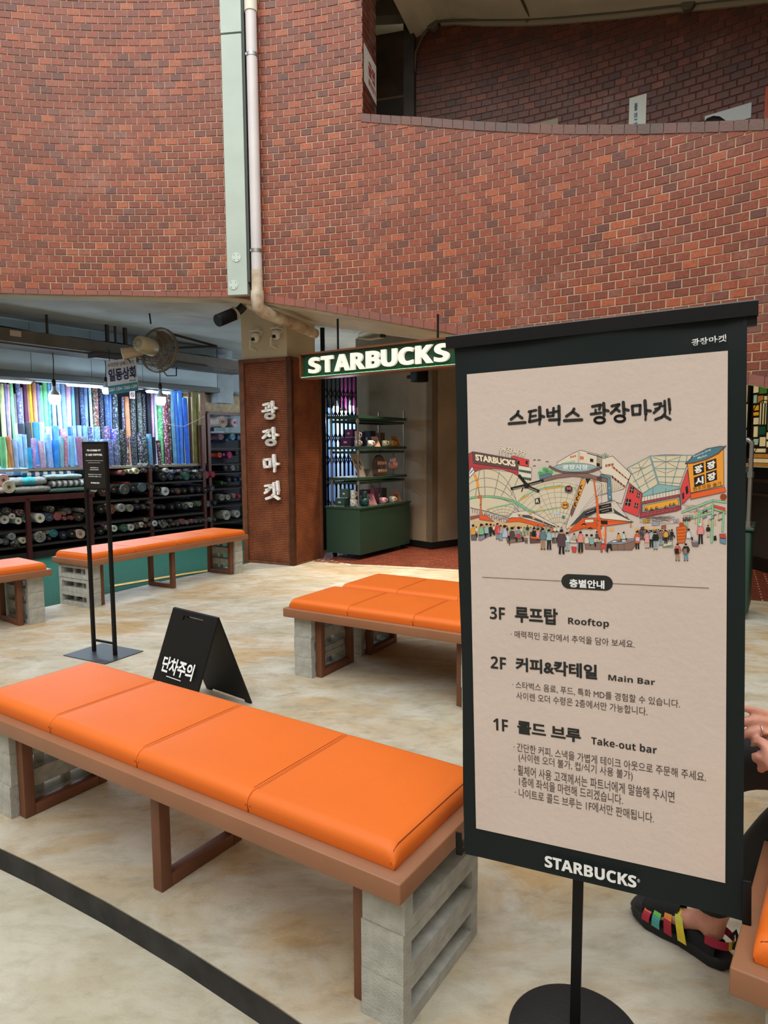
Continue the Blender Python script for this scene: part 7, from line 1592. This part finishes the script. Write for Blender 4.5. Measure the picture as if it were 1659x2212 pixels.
for k in range(5):
    pts = [TM @ Vector((LT * q / 14, .05 + .04 * k, .075 + .02 * math.sin(q * 1.3 + k * 2))) for q in range(15)]; m.tube(pts, .012, 5)
m.tube([TM @ Vector((2.6, -.1, -.15)), TM @ Vector((2.75, -.12, -.32)), TM @ Vector((2.95, -.1, -.3)), TM @ Vector((3.0, -.05, -.12))], .01, 6)
tag(m.build('cables', M_black, ty), kind='stuff')
m = MB(); a = at(372, 722, 9.4) - A; b = at(468, 748, 9.9) - A; m.tube([a, b], .018, 6); m.tube([at(372, 752, 9.4) - A, b], .018, 6); m.build('brace', pm('dark_red_brown_steel', rgb(54, 36, 32), .6), ty)
tagb = MB(); tagb.box((.42, -.055, -.02), (.56, -.05, .05), TM); tagb.build('red_tag', pm('tag_white', rgb(190, 170, 160), .6), ty)
fn_ = empty('wall_fan', 'old beige round fan in a wire cage hanging under the shop ceiling', 'fan', tuple(at(345, 757, 9.0)))
fa = (Vector((.36, .92, -.10))).normalized(); FMx = fa.to_track_quat('Z', 'Y').to_matrix().to_4x4(); RF = .285
m = MB()
for r_, z_ in ((RF, 0), (RF, -.03), (RF * .8, -.085), (RF * .55, -.11), (.09, -.12), (RF * .8, .06), (RF * .5, .09), (.05, .1)): m.tube([FMx @ Vector((r_ * math.cos(t), r_ * math.sin(t), z_)) for t in [2 * math.pi * q / 28 for q in range(28)]], .005 if r_ < RF else .009, 5, closed=True)
for k in range(48):
    t = 2 * math.pi * k / 48; c_, s_ = math.cos(t), math.sin(t)
    m.tube([FMx @ Vector((r_ * c_, r_ * s_, z_)) for r_, z_ in ((.08, -.12), (RF * .55, -.11), (RF * .8, -.085), (RF, -.03), (RF, 0), (RF * .8, .06), (.05, .1))], .0028, 3, cap=False)
m.build('wire_cage', pm('dusty_wire', rgb(120, 108, 88), .6), fn_)
for k in range(3):
    m = MB(); vs = []
    for i in range(7):
        for j in range(4): r_ = .05 + .2 * i / 6; t = k * 2.094 + (j / 3 - .5) * 1.3 * (.6 + .4 * i / 6); vs.append(FMx @ Vector((r_ * math.cos(t), r_ * math.sin(t), -.03 + .05 * (j / 3 - .5))))
    m.add(vs, [(i * 4 + j, i * 4 + j + 1, i * 4 + j + 5, i * 4 + j + 4) for i in range(6) for j in range(3)], True); m.build('blade', pm('dusty_blade', rgb(96, 86, 74), .5), fn_)
M_fanb = pm('aged_beige_plastic', rgb(176, 168, 142), .5, var=.08, vscale=6)
m = MB(); m.lathe([(.001, -.40), (.08, -.40), (.10, -.38), (.108, -.24), (.108, -.14), (.001, -.12)], 20, FMx @ Matrix.Translation((0, 0, 0))); m.build('motor_housing', M_fanb, fn_)
m = MB()
for k in range(10): t = k * .628; m.tube([FMx @ Vector((.03 * math.cos(t), .03 * math.sin(t), -.402)), FMx @ Vector((.06 * math.cos(t), .06 * math.sin(t), -.402))], .003, 4)
m.build('vent_slots', M_tray, fn_)
m = MB(); a = at(264, 766, 8.8) - Vector(fn_.location); b = at(308, 758, 8.9) - Vector(fn_.location); m.tube([a, b], [.085, .05], 8, smooth=False); m.build('mount_arm', pm('worn_cream_arm', rgb(180, 162, 134), .5), fn_)
m = MB(); m.tube([at(326, 700, 9.0) - Vector(fn_.location), at(318, 640, 9.0) - Vector(fn_.location) + Vector((0, 0, -.02))], .01, 6); m.tube([at(270, 770, 8.8) - Vector(fn_.location), at(283, 783, 8.8) - Vector(fn_.location)], .008, 6); m.build('hanger_rod', M_black, fn_)
nb_ = empty('shop_name_board', 'white and teal hanging board with Korean shop name and phone numbers', 'sign', tuple(at(264, 812, 9.6)))
sc_ = (at(264, 812, 9.6) - O).dot(_fw) / FPX; th = 0.14; NM = Matrix(((math.cos(th), 0, 0, 0), (0, 0, -1, 0), (math.sin(th), 1, 0, 0), (0, 0, 0, 1)))
NM = Matrix(((math.cos(th), -math.sin(th) * .35, 0, 0), (0, 0, -1, 0), (math.sin(th), math.cos(th), 0, 0), (0, 0, 0, 1)))
W_, H_ = 65 * sc_, 71 * sc_
m = MB(); m.box((-W_ / 2, -H_ / 2, -.01), (W_ / 2, H_ / 2, .01), NM); bd2 = m.build('board', pm('white_board', rgb(206, 214, 222), .5), nb_)
m = MB(); m.box((-W_ / 2, -H_ / 2, .009), (W_ / 2, -H_ / 2 + H_ * .25, .012), NM); m.build('teal_band', pm('teal_band', rgb(40, 128, 146), .5), nb_)
m = MB(); put_text(m, '일동상회', -W_ * .44, -H_ * .13, W_ * .47, H_ * .25, .013, NM, .035); m.build('navy_lettering', pm('navy_ink', rgb(30, 30, 92), .5), bd2)
m = MB(); put_text(m, '수의전문·삼베,인조견', -W_ * .44, H_ * .3, W_ * .44, H_ * .43, .013, NM, .01); m.build('red_lettering', pm('dark_red_ink', rgb(130, 30, 48), .5), bd2)
m = MB(); put_text(m, '제126호', W_ * .24, -H_ * .215, W_ * .46, -H_ * .155, .013, NM, .01); m.build('small_lettering', M_ink, bd2)
m = MB(); put_text(m, '2267-1204 / 2265-1239', -W_ * .47, -H_ * .42, W_ * .47, -H_ * .32, .014, NM, .02); m.build('phone_lettering', M_white, bd2)
m = MB(); m.tube([NM @ Vector((-W_ * .38, H_ * .5, 0)), NM @ Vector((-W_ * .38, H_ * .5, 0)) + Vector((0, 0, .16))], .005, 5); m.tube([NM @ Vector((W_ * .38, H_ * .5, 0)), NM @ Vector((W_ * .38, H_ * .5, 0)) + Vector((0, 0, .14))], .005, 5); m.build('hanging_wire', M_black, nb_)
# wooden house number card in front of the board's lower right, and small papers pinned on the stall post
pn = empty('pinned_notice', 'small white notice with a crossed red ring pinned above the upright rolls', 'paper', tuple(stall(286, 853, -.02)))
m = MB(); m.box((-.045, -.004, -.06), (.045, 0, .06), RMx); m.build('sheet', pm('paper_pin', rgb(200, 196, 196), .7), pn); m = MB(); m.tube([RMx @ Vector((.03 * math.cos(t), -.006, .03 * math.sin(t))) for t in [2 * math.pi * q / 16 for q in range(16)]], .004, 4, closed=True); m.tube([RMx @ Vector((-.02, -.006, .02)), RMx @ Vector((.02, -.006, -.02))], .004, 4); m.build('red_ring', pm('red_ink', rgb(170, 50, 50), .6), pn)
# ------------------------------------------------------------------ seated person at the right edge
def dpt(px, py, depth): return O + ray(px, py) * (depth / FPX)
def skin_obj(name, nodes, edges, mat, parent, root=0, sub=2, smooth=True, voxel=None):
    """continuous body surface grown on a joint skeleton; nodes = (x, y, z, r)"""
    me = bpy.data.meshes.new(name); me.from_pydata([n[:3] for n in nodes], edges, [])
    o = bpy.data.objects.new(name, me); COL.objects.link(o)
    md = o.modifiers.new('Skin', 'SKIN'); md.use_smooth_shade = True
    for i, n in enumerate(nodes):
        v = me.skin_vertices[0].data[i]; r = n[3]; v.radius = (r, r) if not isinstance(r, tuple) else r; v.use_root = (i == root)
    s = o.modifiers.new('Subdivision', 'SUBSURF'); s.levels = sub; s.render_levels = sub
    if voxel:
        rm = o.modifiers.new('Remesh', 'REMESH'); rm.mode = 'VOXEL'; rm.voxel_size = voxel; rm.use_smooth_shade = True
        sm_ = o.modifiers.new('Smooth', 'SMOOTH'); sm_.factor = .5; sm_.iterations = 3
    dg = bpy.context.evaluated_depsgraph_get(); nm = bpy.data.meshes.new_from_object(o.evaluated_get(dg)); o.modifiers.clear(); o.data = nm
    nm.materials.clear(); nm.materials.append(mat)
    for p in nm.polygons: p.use_smooth = True
    o.parent = parent; return o
M_skin = pm('skin', rgb(214, 150, 128), .5, var=.07, vscale=30, bump=.12, bscale=160)
M_trs = pm('black_trousers', rgb(27, 26, 27), .75, bump=.35, bscale=14); M_shirt = pm('black_shirt', rgb(30, 30, 32), .8, bump=.3, bscale=16)
pe = empty('person', 'person in black clothes seated on the right bench with hands clasped over one knee', 'person', (1.38, 1.42, 0.0))
PB = Vector(pe.location)
fdir = Vector((-.577, .817, 0)); fleft = Vector((-.817, -.577, 0))
heel = Vector((.985, 1.815, 0))
def FT(x, y, z): return heel + fdir * x + fleft * y + Vector((0, 0, z))
hip = Vector((1.40, 1.40, .62)); hipL = hip + fleft * .09 * 0 + Vector((-.05, -.07, 0)); hipR = hip + Vector((.05, .07, 0))
kneeL = Vector((1.085, 1.70, .53)); ankL = FT(.065, 0, .125)
kneeR = dpt(1634, 1630, 1.74); kneeR = Vector((kneeR.x, kneeR.y, kneeR.z))
ankR = Vector((.80, 1.98, .42)); toeR = Vector((.66, 2.12, .40))
chest = Vector((1.47, 1.36, 1.02)); neck = Vector((1.43, 1.39, 1.16)); head = Vector((1.39, 1.42, 1.32))
shl = chest + Vector((-.11, -.15, .07)); shr = chest + Vector((.11, .15, .07))
elL = Vector((1.20, 1.22, .82)); elR = Vector((1.38, 1.66, .84))
# joined wrists: left hand in front (over), right hand behind with the ring
wrL = dpt(1712, 1655, 1.56); wrR = dpt(1722, 1560, 1.66)
def n_(p, r): p = p - PB; return (p.x, p.y, p.z, r)
nodes = [n_(hip, .12), n_(hip + (chest - hip) * .5, .11), n_(chest, .12), n_(neck, .055), n_(head + Vector((0, 0, -.06)), .06), n_(head + Vector((-.01, .01, .03)), .09), n_(head + Vector((0, 0, .1)), .06),
         n_(shl, .055), n_(elL, .04), n_(wrL, .026), n_(shr, .055), n_(elR, .04), n_(wrR, .026),
         n_(hipL, .09), n_(kneeL, .055), n_(ankL, .034), n_(hipR, .09), n_(kneeR, .055), n_(ankR, .034)]
edges = [(0, 1), (1, 2), (2, 3), (3, 4), (4, 5), (5, 6), (2, 7), (7, 8), (8, 9), (2, 10), (10, 11), (11, 12), (0, 13), (13, 14), (14, 15), (0, 16), (16, 17), (17, 18)]
def addn(p, r, frm):
    nodes.append(n_(p, r)); edges.append((frm, len(nodes) - 1)); return len(nodes) - 1
# palms and fingers (right hand: flat on the knee, pointing left)
pr0 = addn(dpt(1700, 1566, 1.65), (.030, .020), 12); pr1 = addn(dpt(1682, 1572, 1.645), (.034, .018), pr0)
def finger(palm, pts, r0):
    f = palm; 
    for i, p in enumerate(pts): f = addn(p, r0 * (1 - .09 * i), f)
D_ = 1.64
finger(pr1, [dpt(1664, 1545, D_), dpt(1637, 1537, D_), dpt(1608, 1530, D_), dpt(1588, 1532, D_ + .01)], .0115)
finger(pr1, [dpt(1662, 1563, D_ - .01), dpt(1632, 1556, D_ - .01), dpt(1604, 1558, D_ - .005), dpt(1582, 1568, D_)], .0135)
finger(pr1, [dpt(1660, 1583, D_ - .015), dpt(1640, 1578, D_ - .02), dpt(1616, 1582, D_ - .015), dpt(1594, 1594, D_)], .0135)
finger(pr1, [dpt(1668, 1600, D_ - .005), dpt(1652, 1604, D_ + .0), dpt(1634, 1612, D_ + .01)], .0092)
finger(pr0, [dpt(1690, 1590, D_ + .0), dpt(1672, 1618, D_ + .01), dpt(1660, 1640, D_ + .02)], .0115)
# left hand: laid over, fingers curling away over the knee
pl0 = addn(dpt(1694, 1662, 1.565), (.040, .030), 9); pl1 = addn(dpt(1672, 1634, 1.57), (.046, .026), pl0)
finger(pl1, [dpt(1652, 1606, 1.58), dpt(1638, 1598, 1.60), dpt(1628, 1604, 1.63)], .0125)
finger(pl1, [dpt(1648, 1620, 1.575), dpt(1634, 1614, 1.59), dpt(1622, 1618, 1.61), dpt(1613, 1622, 1.63)], .0125)
finger(pl1, [dpt(1650, 1638, 1.57), dpt(1638, 1636, 1.585), dpt(1630, 1640, 1.61)], .0125)
finger(pl1, [dpt(1658, 1652, 1.57), dpt(1648, 1656, 1.585), dpt(1642, 1664, 1.61)], .0118)
finger(pl0, [dpt(1690, 1612, 1.575), dpt(1676, 1592, 1.59), dpt(1664, 1584, 1.61)], .0112)
# left foot on the ground
fa_ = len(nodes); nodes.append(n_(FT(.045, 0, .062), .031)); edges.append((15, fa_))
f1_ = addn(FT(.12, 0, .078), (.036, .030), 15); f2_ = addn(FT(.20, .004, .060), (.040, .024), f1_)
for k in range(5): y_ = -.034 + .017 * k; a = addn(FT(.242 - .010 * abs(k - 1), y_ + .002, .048), .011 if k else .014, f2_); addn(FT(.270 - .012 * k, y_, .042), .009 if k else .012, a)
addn(toeR, .028, 18)
body = skin_obj('body', nodes, edges, M_skin, pe, voxel=.004)
# trousers and shirt: looser surfaces over the body
tn_ = [n_(hip + Vector((0, 0, -.01)), .145), n_(hipL, .105), n_((hipL + kneeL) / 2, .092), n_(kneeL, .076), n_((kneeL + ankL) / 2, .066), n_(ankL + Vector((.0, .0, .045)), .06), n_(ankL + Vector((.0, .0, .03)), .062),
       n_(hipR, .105), n_((hipR + kneeR) / 2 + Vector((0, 0, .01)), .092), n_(kneeR, .078), n_((kneeR + ankR) / 2, .068), n_(ankR + (kneeR - ankR) * .12, .056), n_(hip + Vector((.02, -.02, .14)), .13)]
skin_obj('trousers', tn_, [(0, 1), (1, 2), (2, 3), (3, 4), (4, 5), (5, 6), (0, 7), (7, 8), (8, 9), (9, 10), (10, 11), (0, 12)], M_trs, pe)
sn_ = [n_(hip + Vector((.02, -.02, .08)), .14), n_(hip + (chest - hip) * .55, .135), n_(chest + Vector((0, 0, .02)), .14), n_(shl, .075), n_((shl + elL) / 2, .062), n_(shr, .075), n_((shr + elR) / 2, .062)]
skin_obj('shirt', sn_, [(0, 1), (1, 2), (2, 3), (3, 4), (2, 5), (5, 6)], M_shirt, pe)
bm = bmesh.new(); bmesh.ops.create_icosphere(bm, subdivisions=3, radius=1)
hc = head - PB + Vector((.015, -.015, .06))
for v in bm.verts: v.co = Vector((v.co.x * .105, v.co.y * .105, v.co.z * .10)) + hc
MB().bm(bm, None, True).build('hair', pm('black_hair', rgb(24, 20, 20), .6), pe)
m = MB()
for s_ in (-1, 1):
    e_ = head - PB + fdir * .088 + Vector((-fdir.y, fdir.x, 0)) * .03 * s_ + Vector((0, 0, .035)); bm = bmesh.new(); bmesh.ops.create_icosphere(bm, subdivisions=2, radius=.012); m.bm(bm, Matrix.Translation(e_), True)
m.build('eyes', pm('eye', rgb(40, 30, 26), .2), pe)
m = MB(); q = head - PB + fdir * .10 + Vector((0, 0, .005)); m.tube([q + Vector((0, 0, .03)) - fdir * .01, q + fdir * .015, q - fdir * .005 + Vector((0, 0, -.01))], [.008, .014, .01], 8); m.build('nose', M_skin, pe)
rg = dpt(1640, 1579, D_ - .02) - PB; rd = (dpt(1650, 1580, D_ - .018) - dpt(1630, 1577, D_ - .018)).normalized(); RQ = rd.to_track_quat('Z', 'Y').to_matrix().to_4x4()
m = MB(); m.tube([RQ @ Vector((.0142 * math.cos(t), .0142 * math.sin(t), 0)) + rg for t in [2 * math.pi * q / 24 for q in range(24)]], .0017, 6, closed=True); m.build('ring', pm('silver_ring', rgb(210, 206, 196), .2, .9), pe)
# sandal on the left foot
sa = empty('left_sandal', None, None, (0, 0, 0)); sa.parent = pe
def shoe(mb_pts): return [p - PB for p in mb_pts]
M_sole = pm('black_rubber_sole', rgb(24, 24, 25), .65, bump=.3, bscale=60); M_upp = pm('black_sandal_mesh', rgb(16, 16, 18), .8)
out = [(0, 0), (.008, .028), (.04, .041), (.09, .037), (.14, .036), (.19, .048), (.24, .053), (.285, .042), (.312, .016), (.318, -.008), (.300, -.036), (.26, -.048), (.20, -.046), (.14, -.036), (.08, -.034), (.03, -.036), (.006, -.024)]
def loft(levels):
    vs = []; n = len(out)
    for z, k, dx in levels: vs += [FT(.155 + (x - .155) * k + dx, y * k, z + (.006 if x > .27 else 0)) - PB for x, y in out]
    fs = [(i * n + j, i * n + (j + 1) % n, (i + 1) * n + (j + 1) % n, (i + 1) * n + j) for i in range(len(levels) - 1) for j in range(n)]
    return MB().add(vs, fs, True).add(vs[:n], [tuple(reversed(range(n)))]).add(vs[-n:], [tuple(range(n))])
loft([(0.001, .97, 0), (.006, 1.02, 0), (.012, 1.0, 0), (.020, 1.03, 0), (.030, 1.01, 0), (.034, .95, 0)]).build('sole', M_sole, sa)
m = MB()   # heel cup and toe cap
def shell(x0, x1, zt_fn, kk=1.0, steps=10, a0=-1.0, a1=1.0):
    vs = []; 
    for i in range(steps + 1):
        x = x0 + (x1 - x0) * i / steps
        hw = abs(interp([(p[0], p[1]) for p in out[:10]], x)) * .97 * kk
        for j in range(9):
            t = -1 + 2 * j / 8; th_ = t * math.pi / 2
            vs.append(FT(x, math.sin(th_) * hw, .026 + zt_fn(x) * max(0.0, math.cos(th_)) ** .6) - PB)
    return vs, [(i * 9 + j, i * 9 + j + 1, (i + 1) * 9 + j + 1, (i + 1) * 9 + j) for i in range(steps) for j in range(8)]
v, f = shell(.255, .314, lambda x: .052 * math.sqrt(max(0.02, 1 - ((x - .245) / .072) ** 2))); MB().add(v, f, True).build('toe_cap', M_sole, sa)
v, f = shell(.15, .262, lambda x: .060 + .030 * (.262 - x) / .11, .92); MB().add(v, f, True).build('mesh_upper', M_upp, sa)
def strap(x_low, x_top, w_, cols, t0=1.0, t1=.05, hw=.052, ztop=.085, name='coloured_strap'):
    """band from the sole edge on the outer side up over the instep"""
    N_ = 8; m = MB(); mats_ = [pm('strap_' + c, hx(c), .6) for c in cols]
    vs = []
    for i in range(N_ + 1):
        t = t0 + (t1 - t0) * i / N_; th_ = t * math.pi / 2; x = x_low + (x_top - x_low) * i / N_
        for s_ in (-1, 1): vs.append(FT(x + s_ * w_ / 2 * (1 - .25 * i / N_), math.sin(th_) * hw, .030 + (ztop - .030) * max(0, math.cos(th_)) ** .7) - PB)
    for i in range(N_):
        m.cm = min(len(cols) - 1, i * len(cols) // N_); m.add([vs[2 * i], vs[2 * i + 1], vs[2 * i + 3], vs[2 * i + 2]], [(0, 1, 2, 3)], True)
    return m.build(name, mats_, sa)
strap(.238, .232, .026, ['c03048', 'f07040', 'f09040'], hw=.055, ztop=.075); strap(.202, .207, .027, ['50a8a0', '68c040', '70c848'], hw=.056, ztop=.083)
strap(.162, .182, .027, ['b02838', 'e08830', 'f0b838'], hw=.053, ztop=.092); strap(.118, .158, .028, ['e8d038', 'c8cc40', 'f0d838'], hw=.050, ztop=.100)
v, f = shell(.03, .115, lambda x: .035 + .02 * x / .1, .98); MB().add(v, f, True).build('heel_side', M_upp, sa)
# heel strap
m = MB(); vs = []
for i in range(17):
    a = math.pi * (.5 + i / 16); hx_, hy_ = .055 + .062 * math.cos(a), .042 * math.sin(a)
    for z in (.066, .092): vs.append(FT(hx_, hy_, z) - PB)
ms = [pm('strap_b02040', hx('b02040'), .6), pm('strap_d8b830', hx('d8b830'), .6), M_upp]
for i in range(16):
    m.cm = 1 if 5 < i < 9 else 0; m.add([vs[2 * i], vs[2 * i + 2], vs[2 * i + 3], vs[2 * i + 1]], [(0, 1, 2, 3)], True)
m.build('heel_strap', ms, sa)
m = MB(); m.tube([FT(-.008, 0, .07) - PB, FT(-.020, 0, .10) - PB, FT(-.012, 0, .125) - PB, FT(0.0, 0, .10) - PB], .006, 6); m.build('pull_loop', M_upp, sa)
m = MB()
for k in range(4): x = .15 + .026 * k; m.tube([FT(x, .02, .098 - .006 * k) - PB, FT(x + .012, -.01, .103 - .006 * k) - PB, FT(x + .022, .02, .094 - .006 * k) - PB], .0018, 5)
m.build('lace', M_upp, sa)
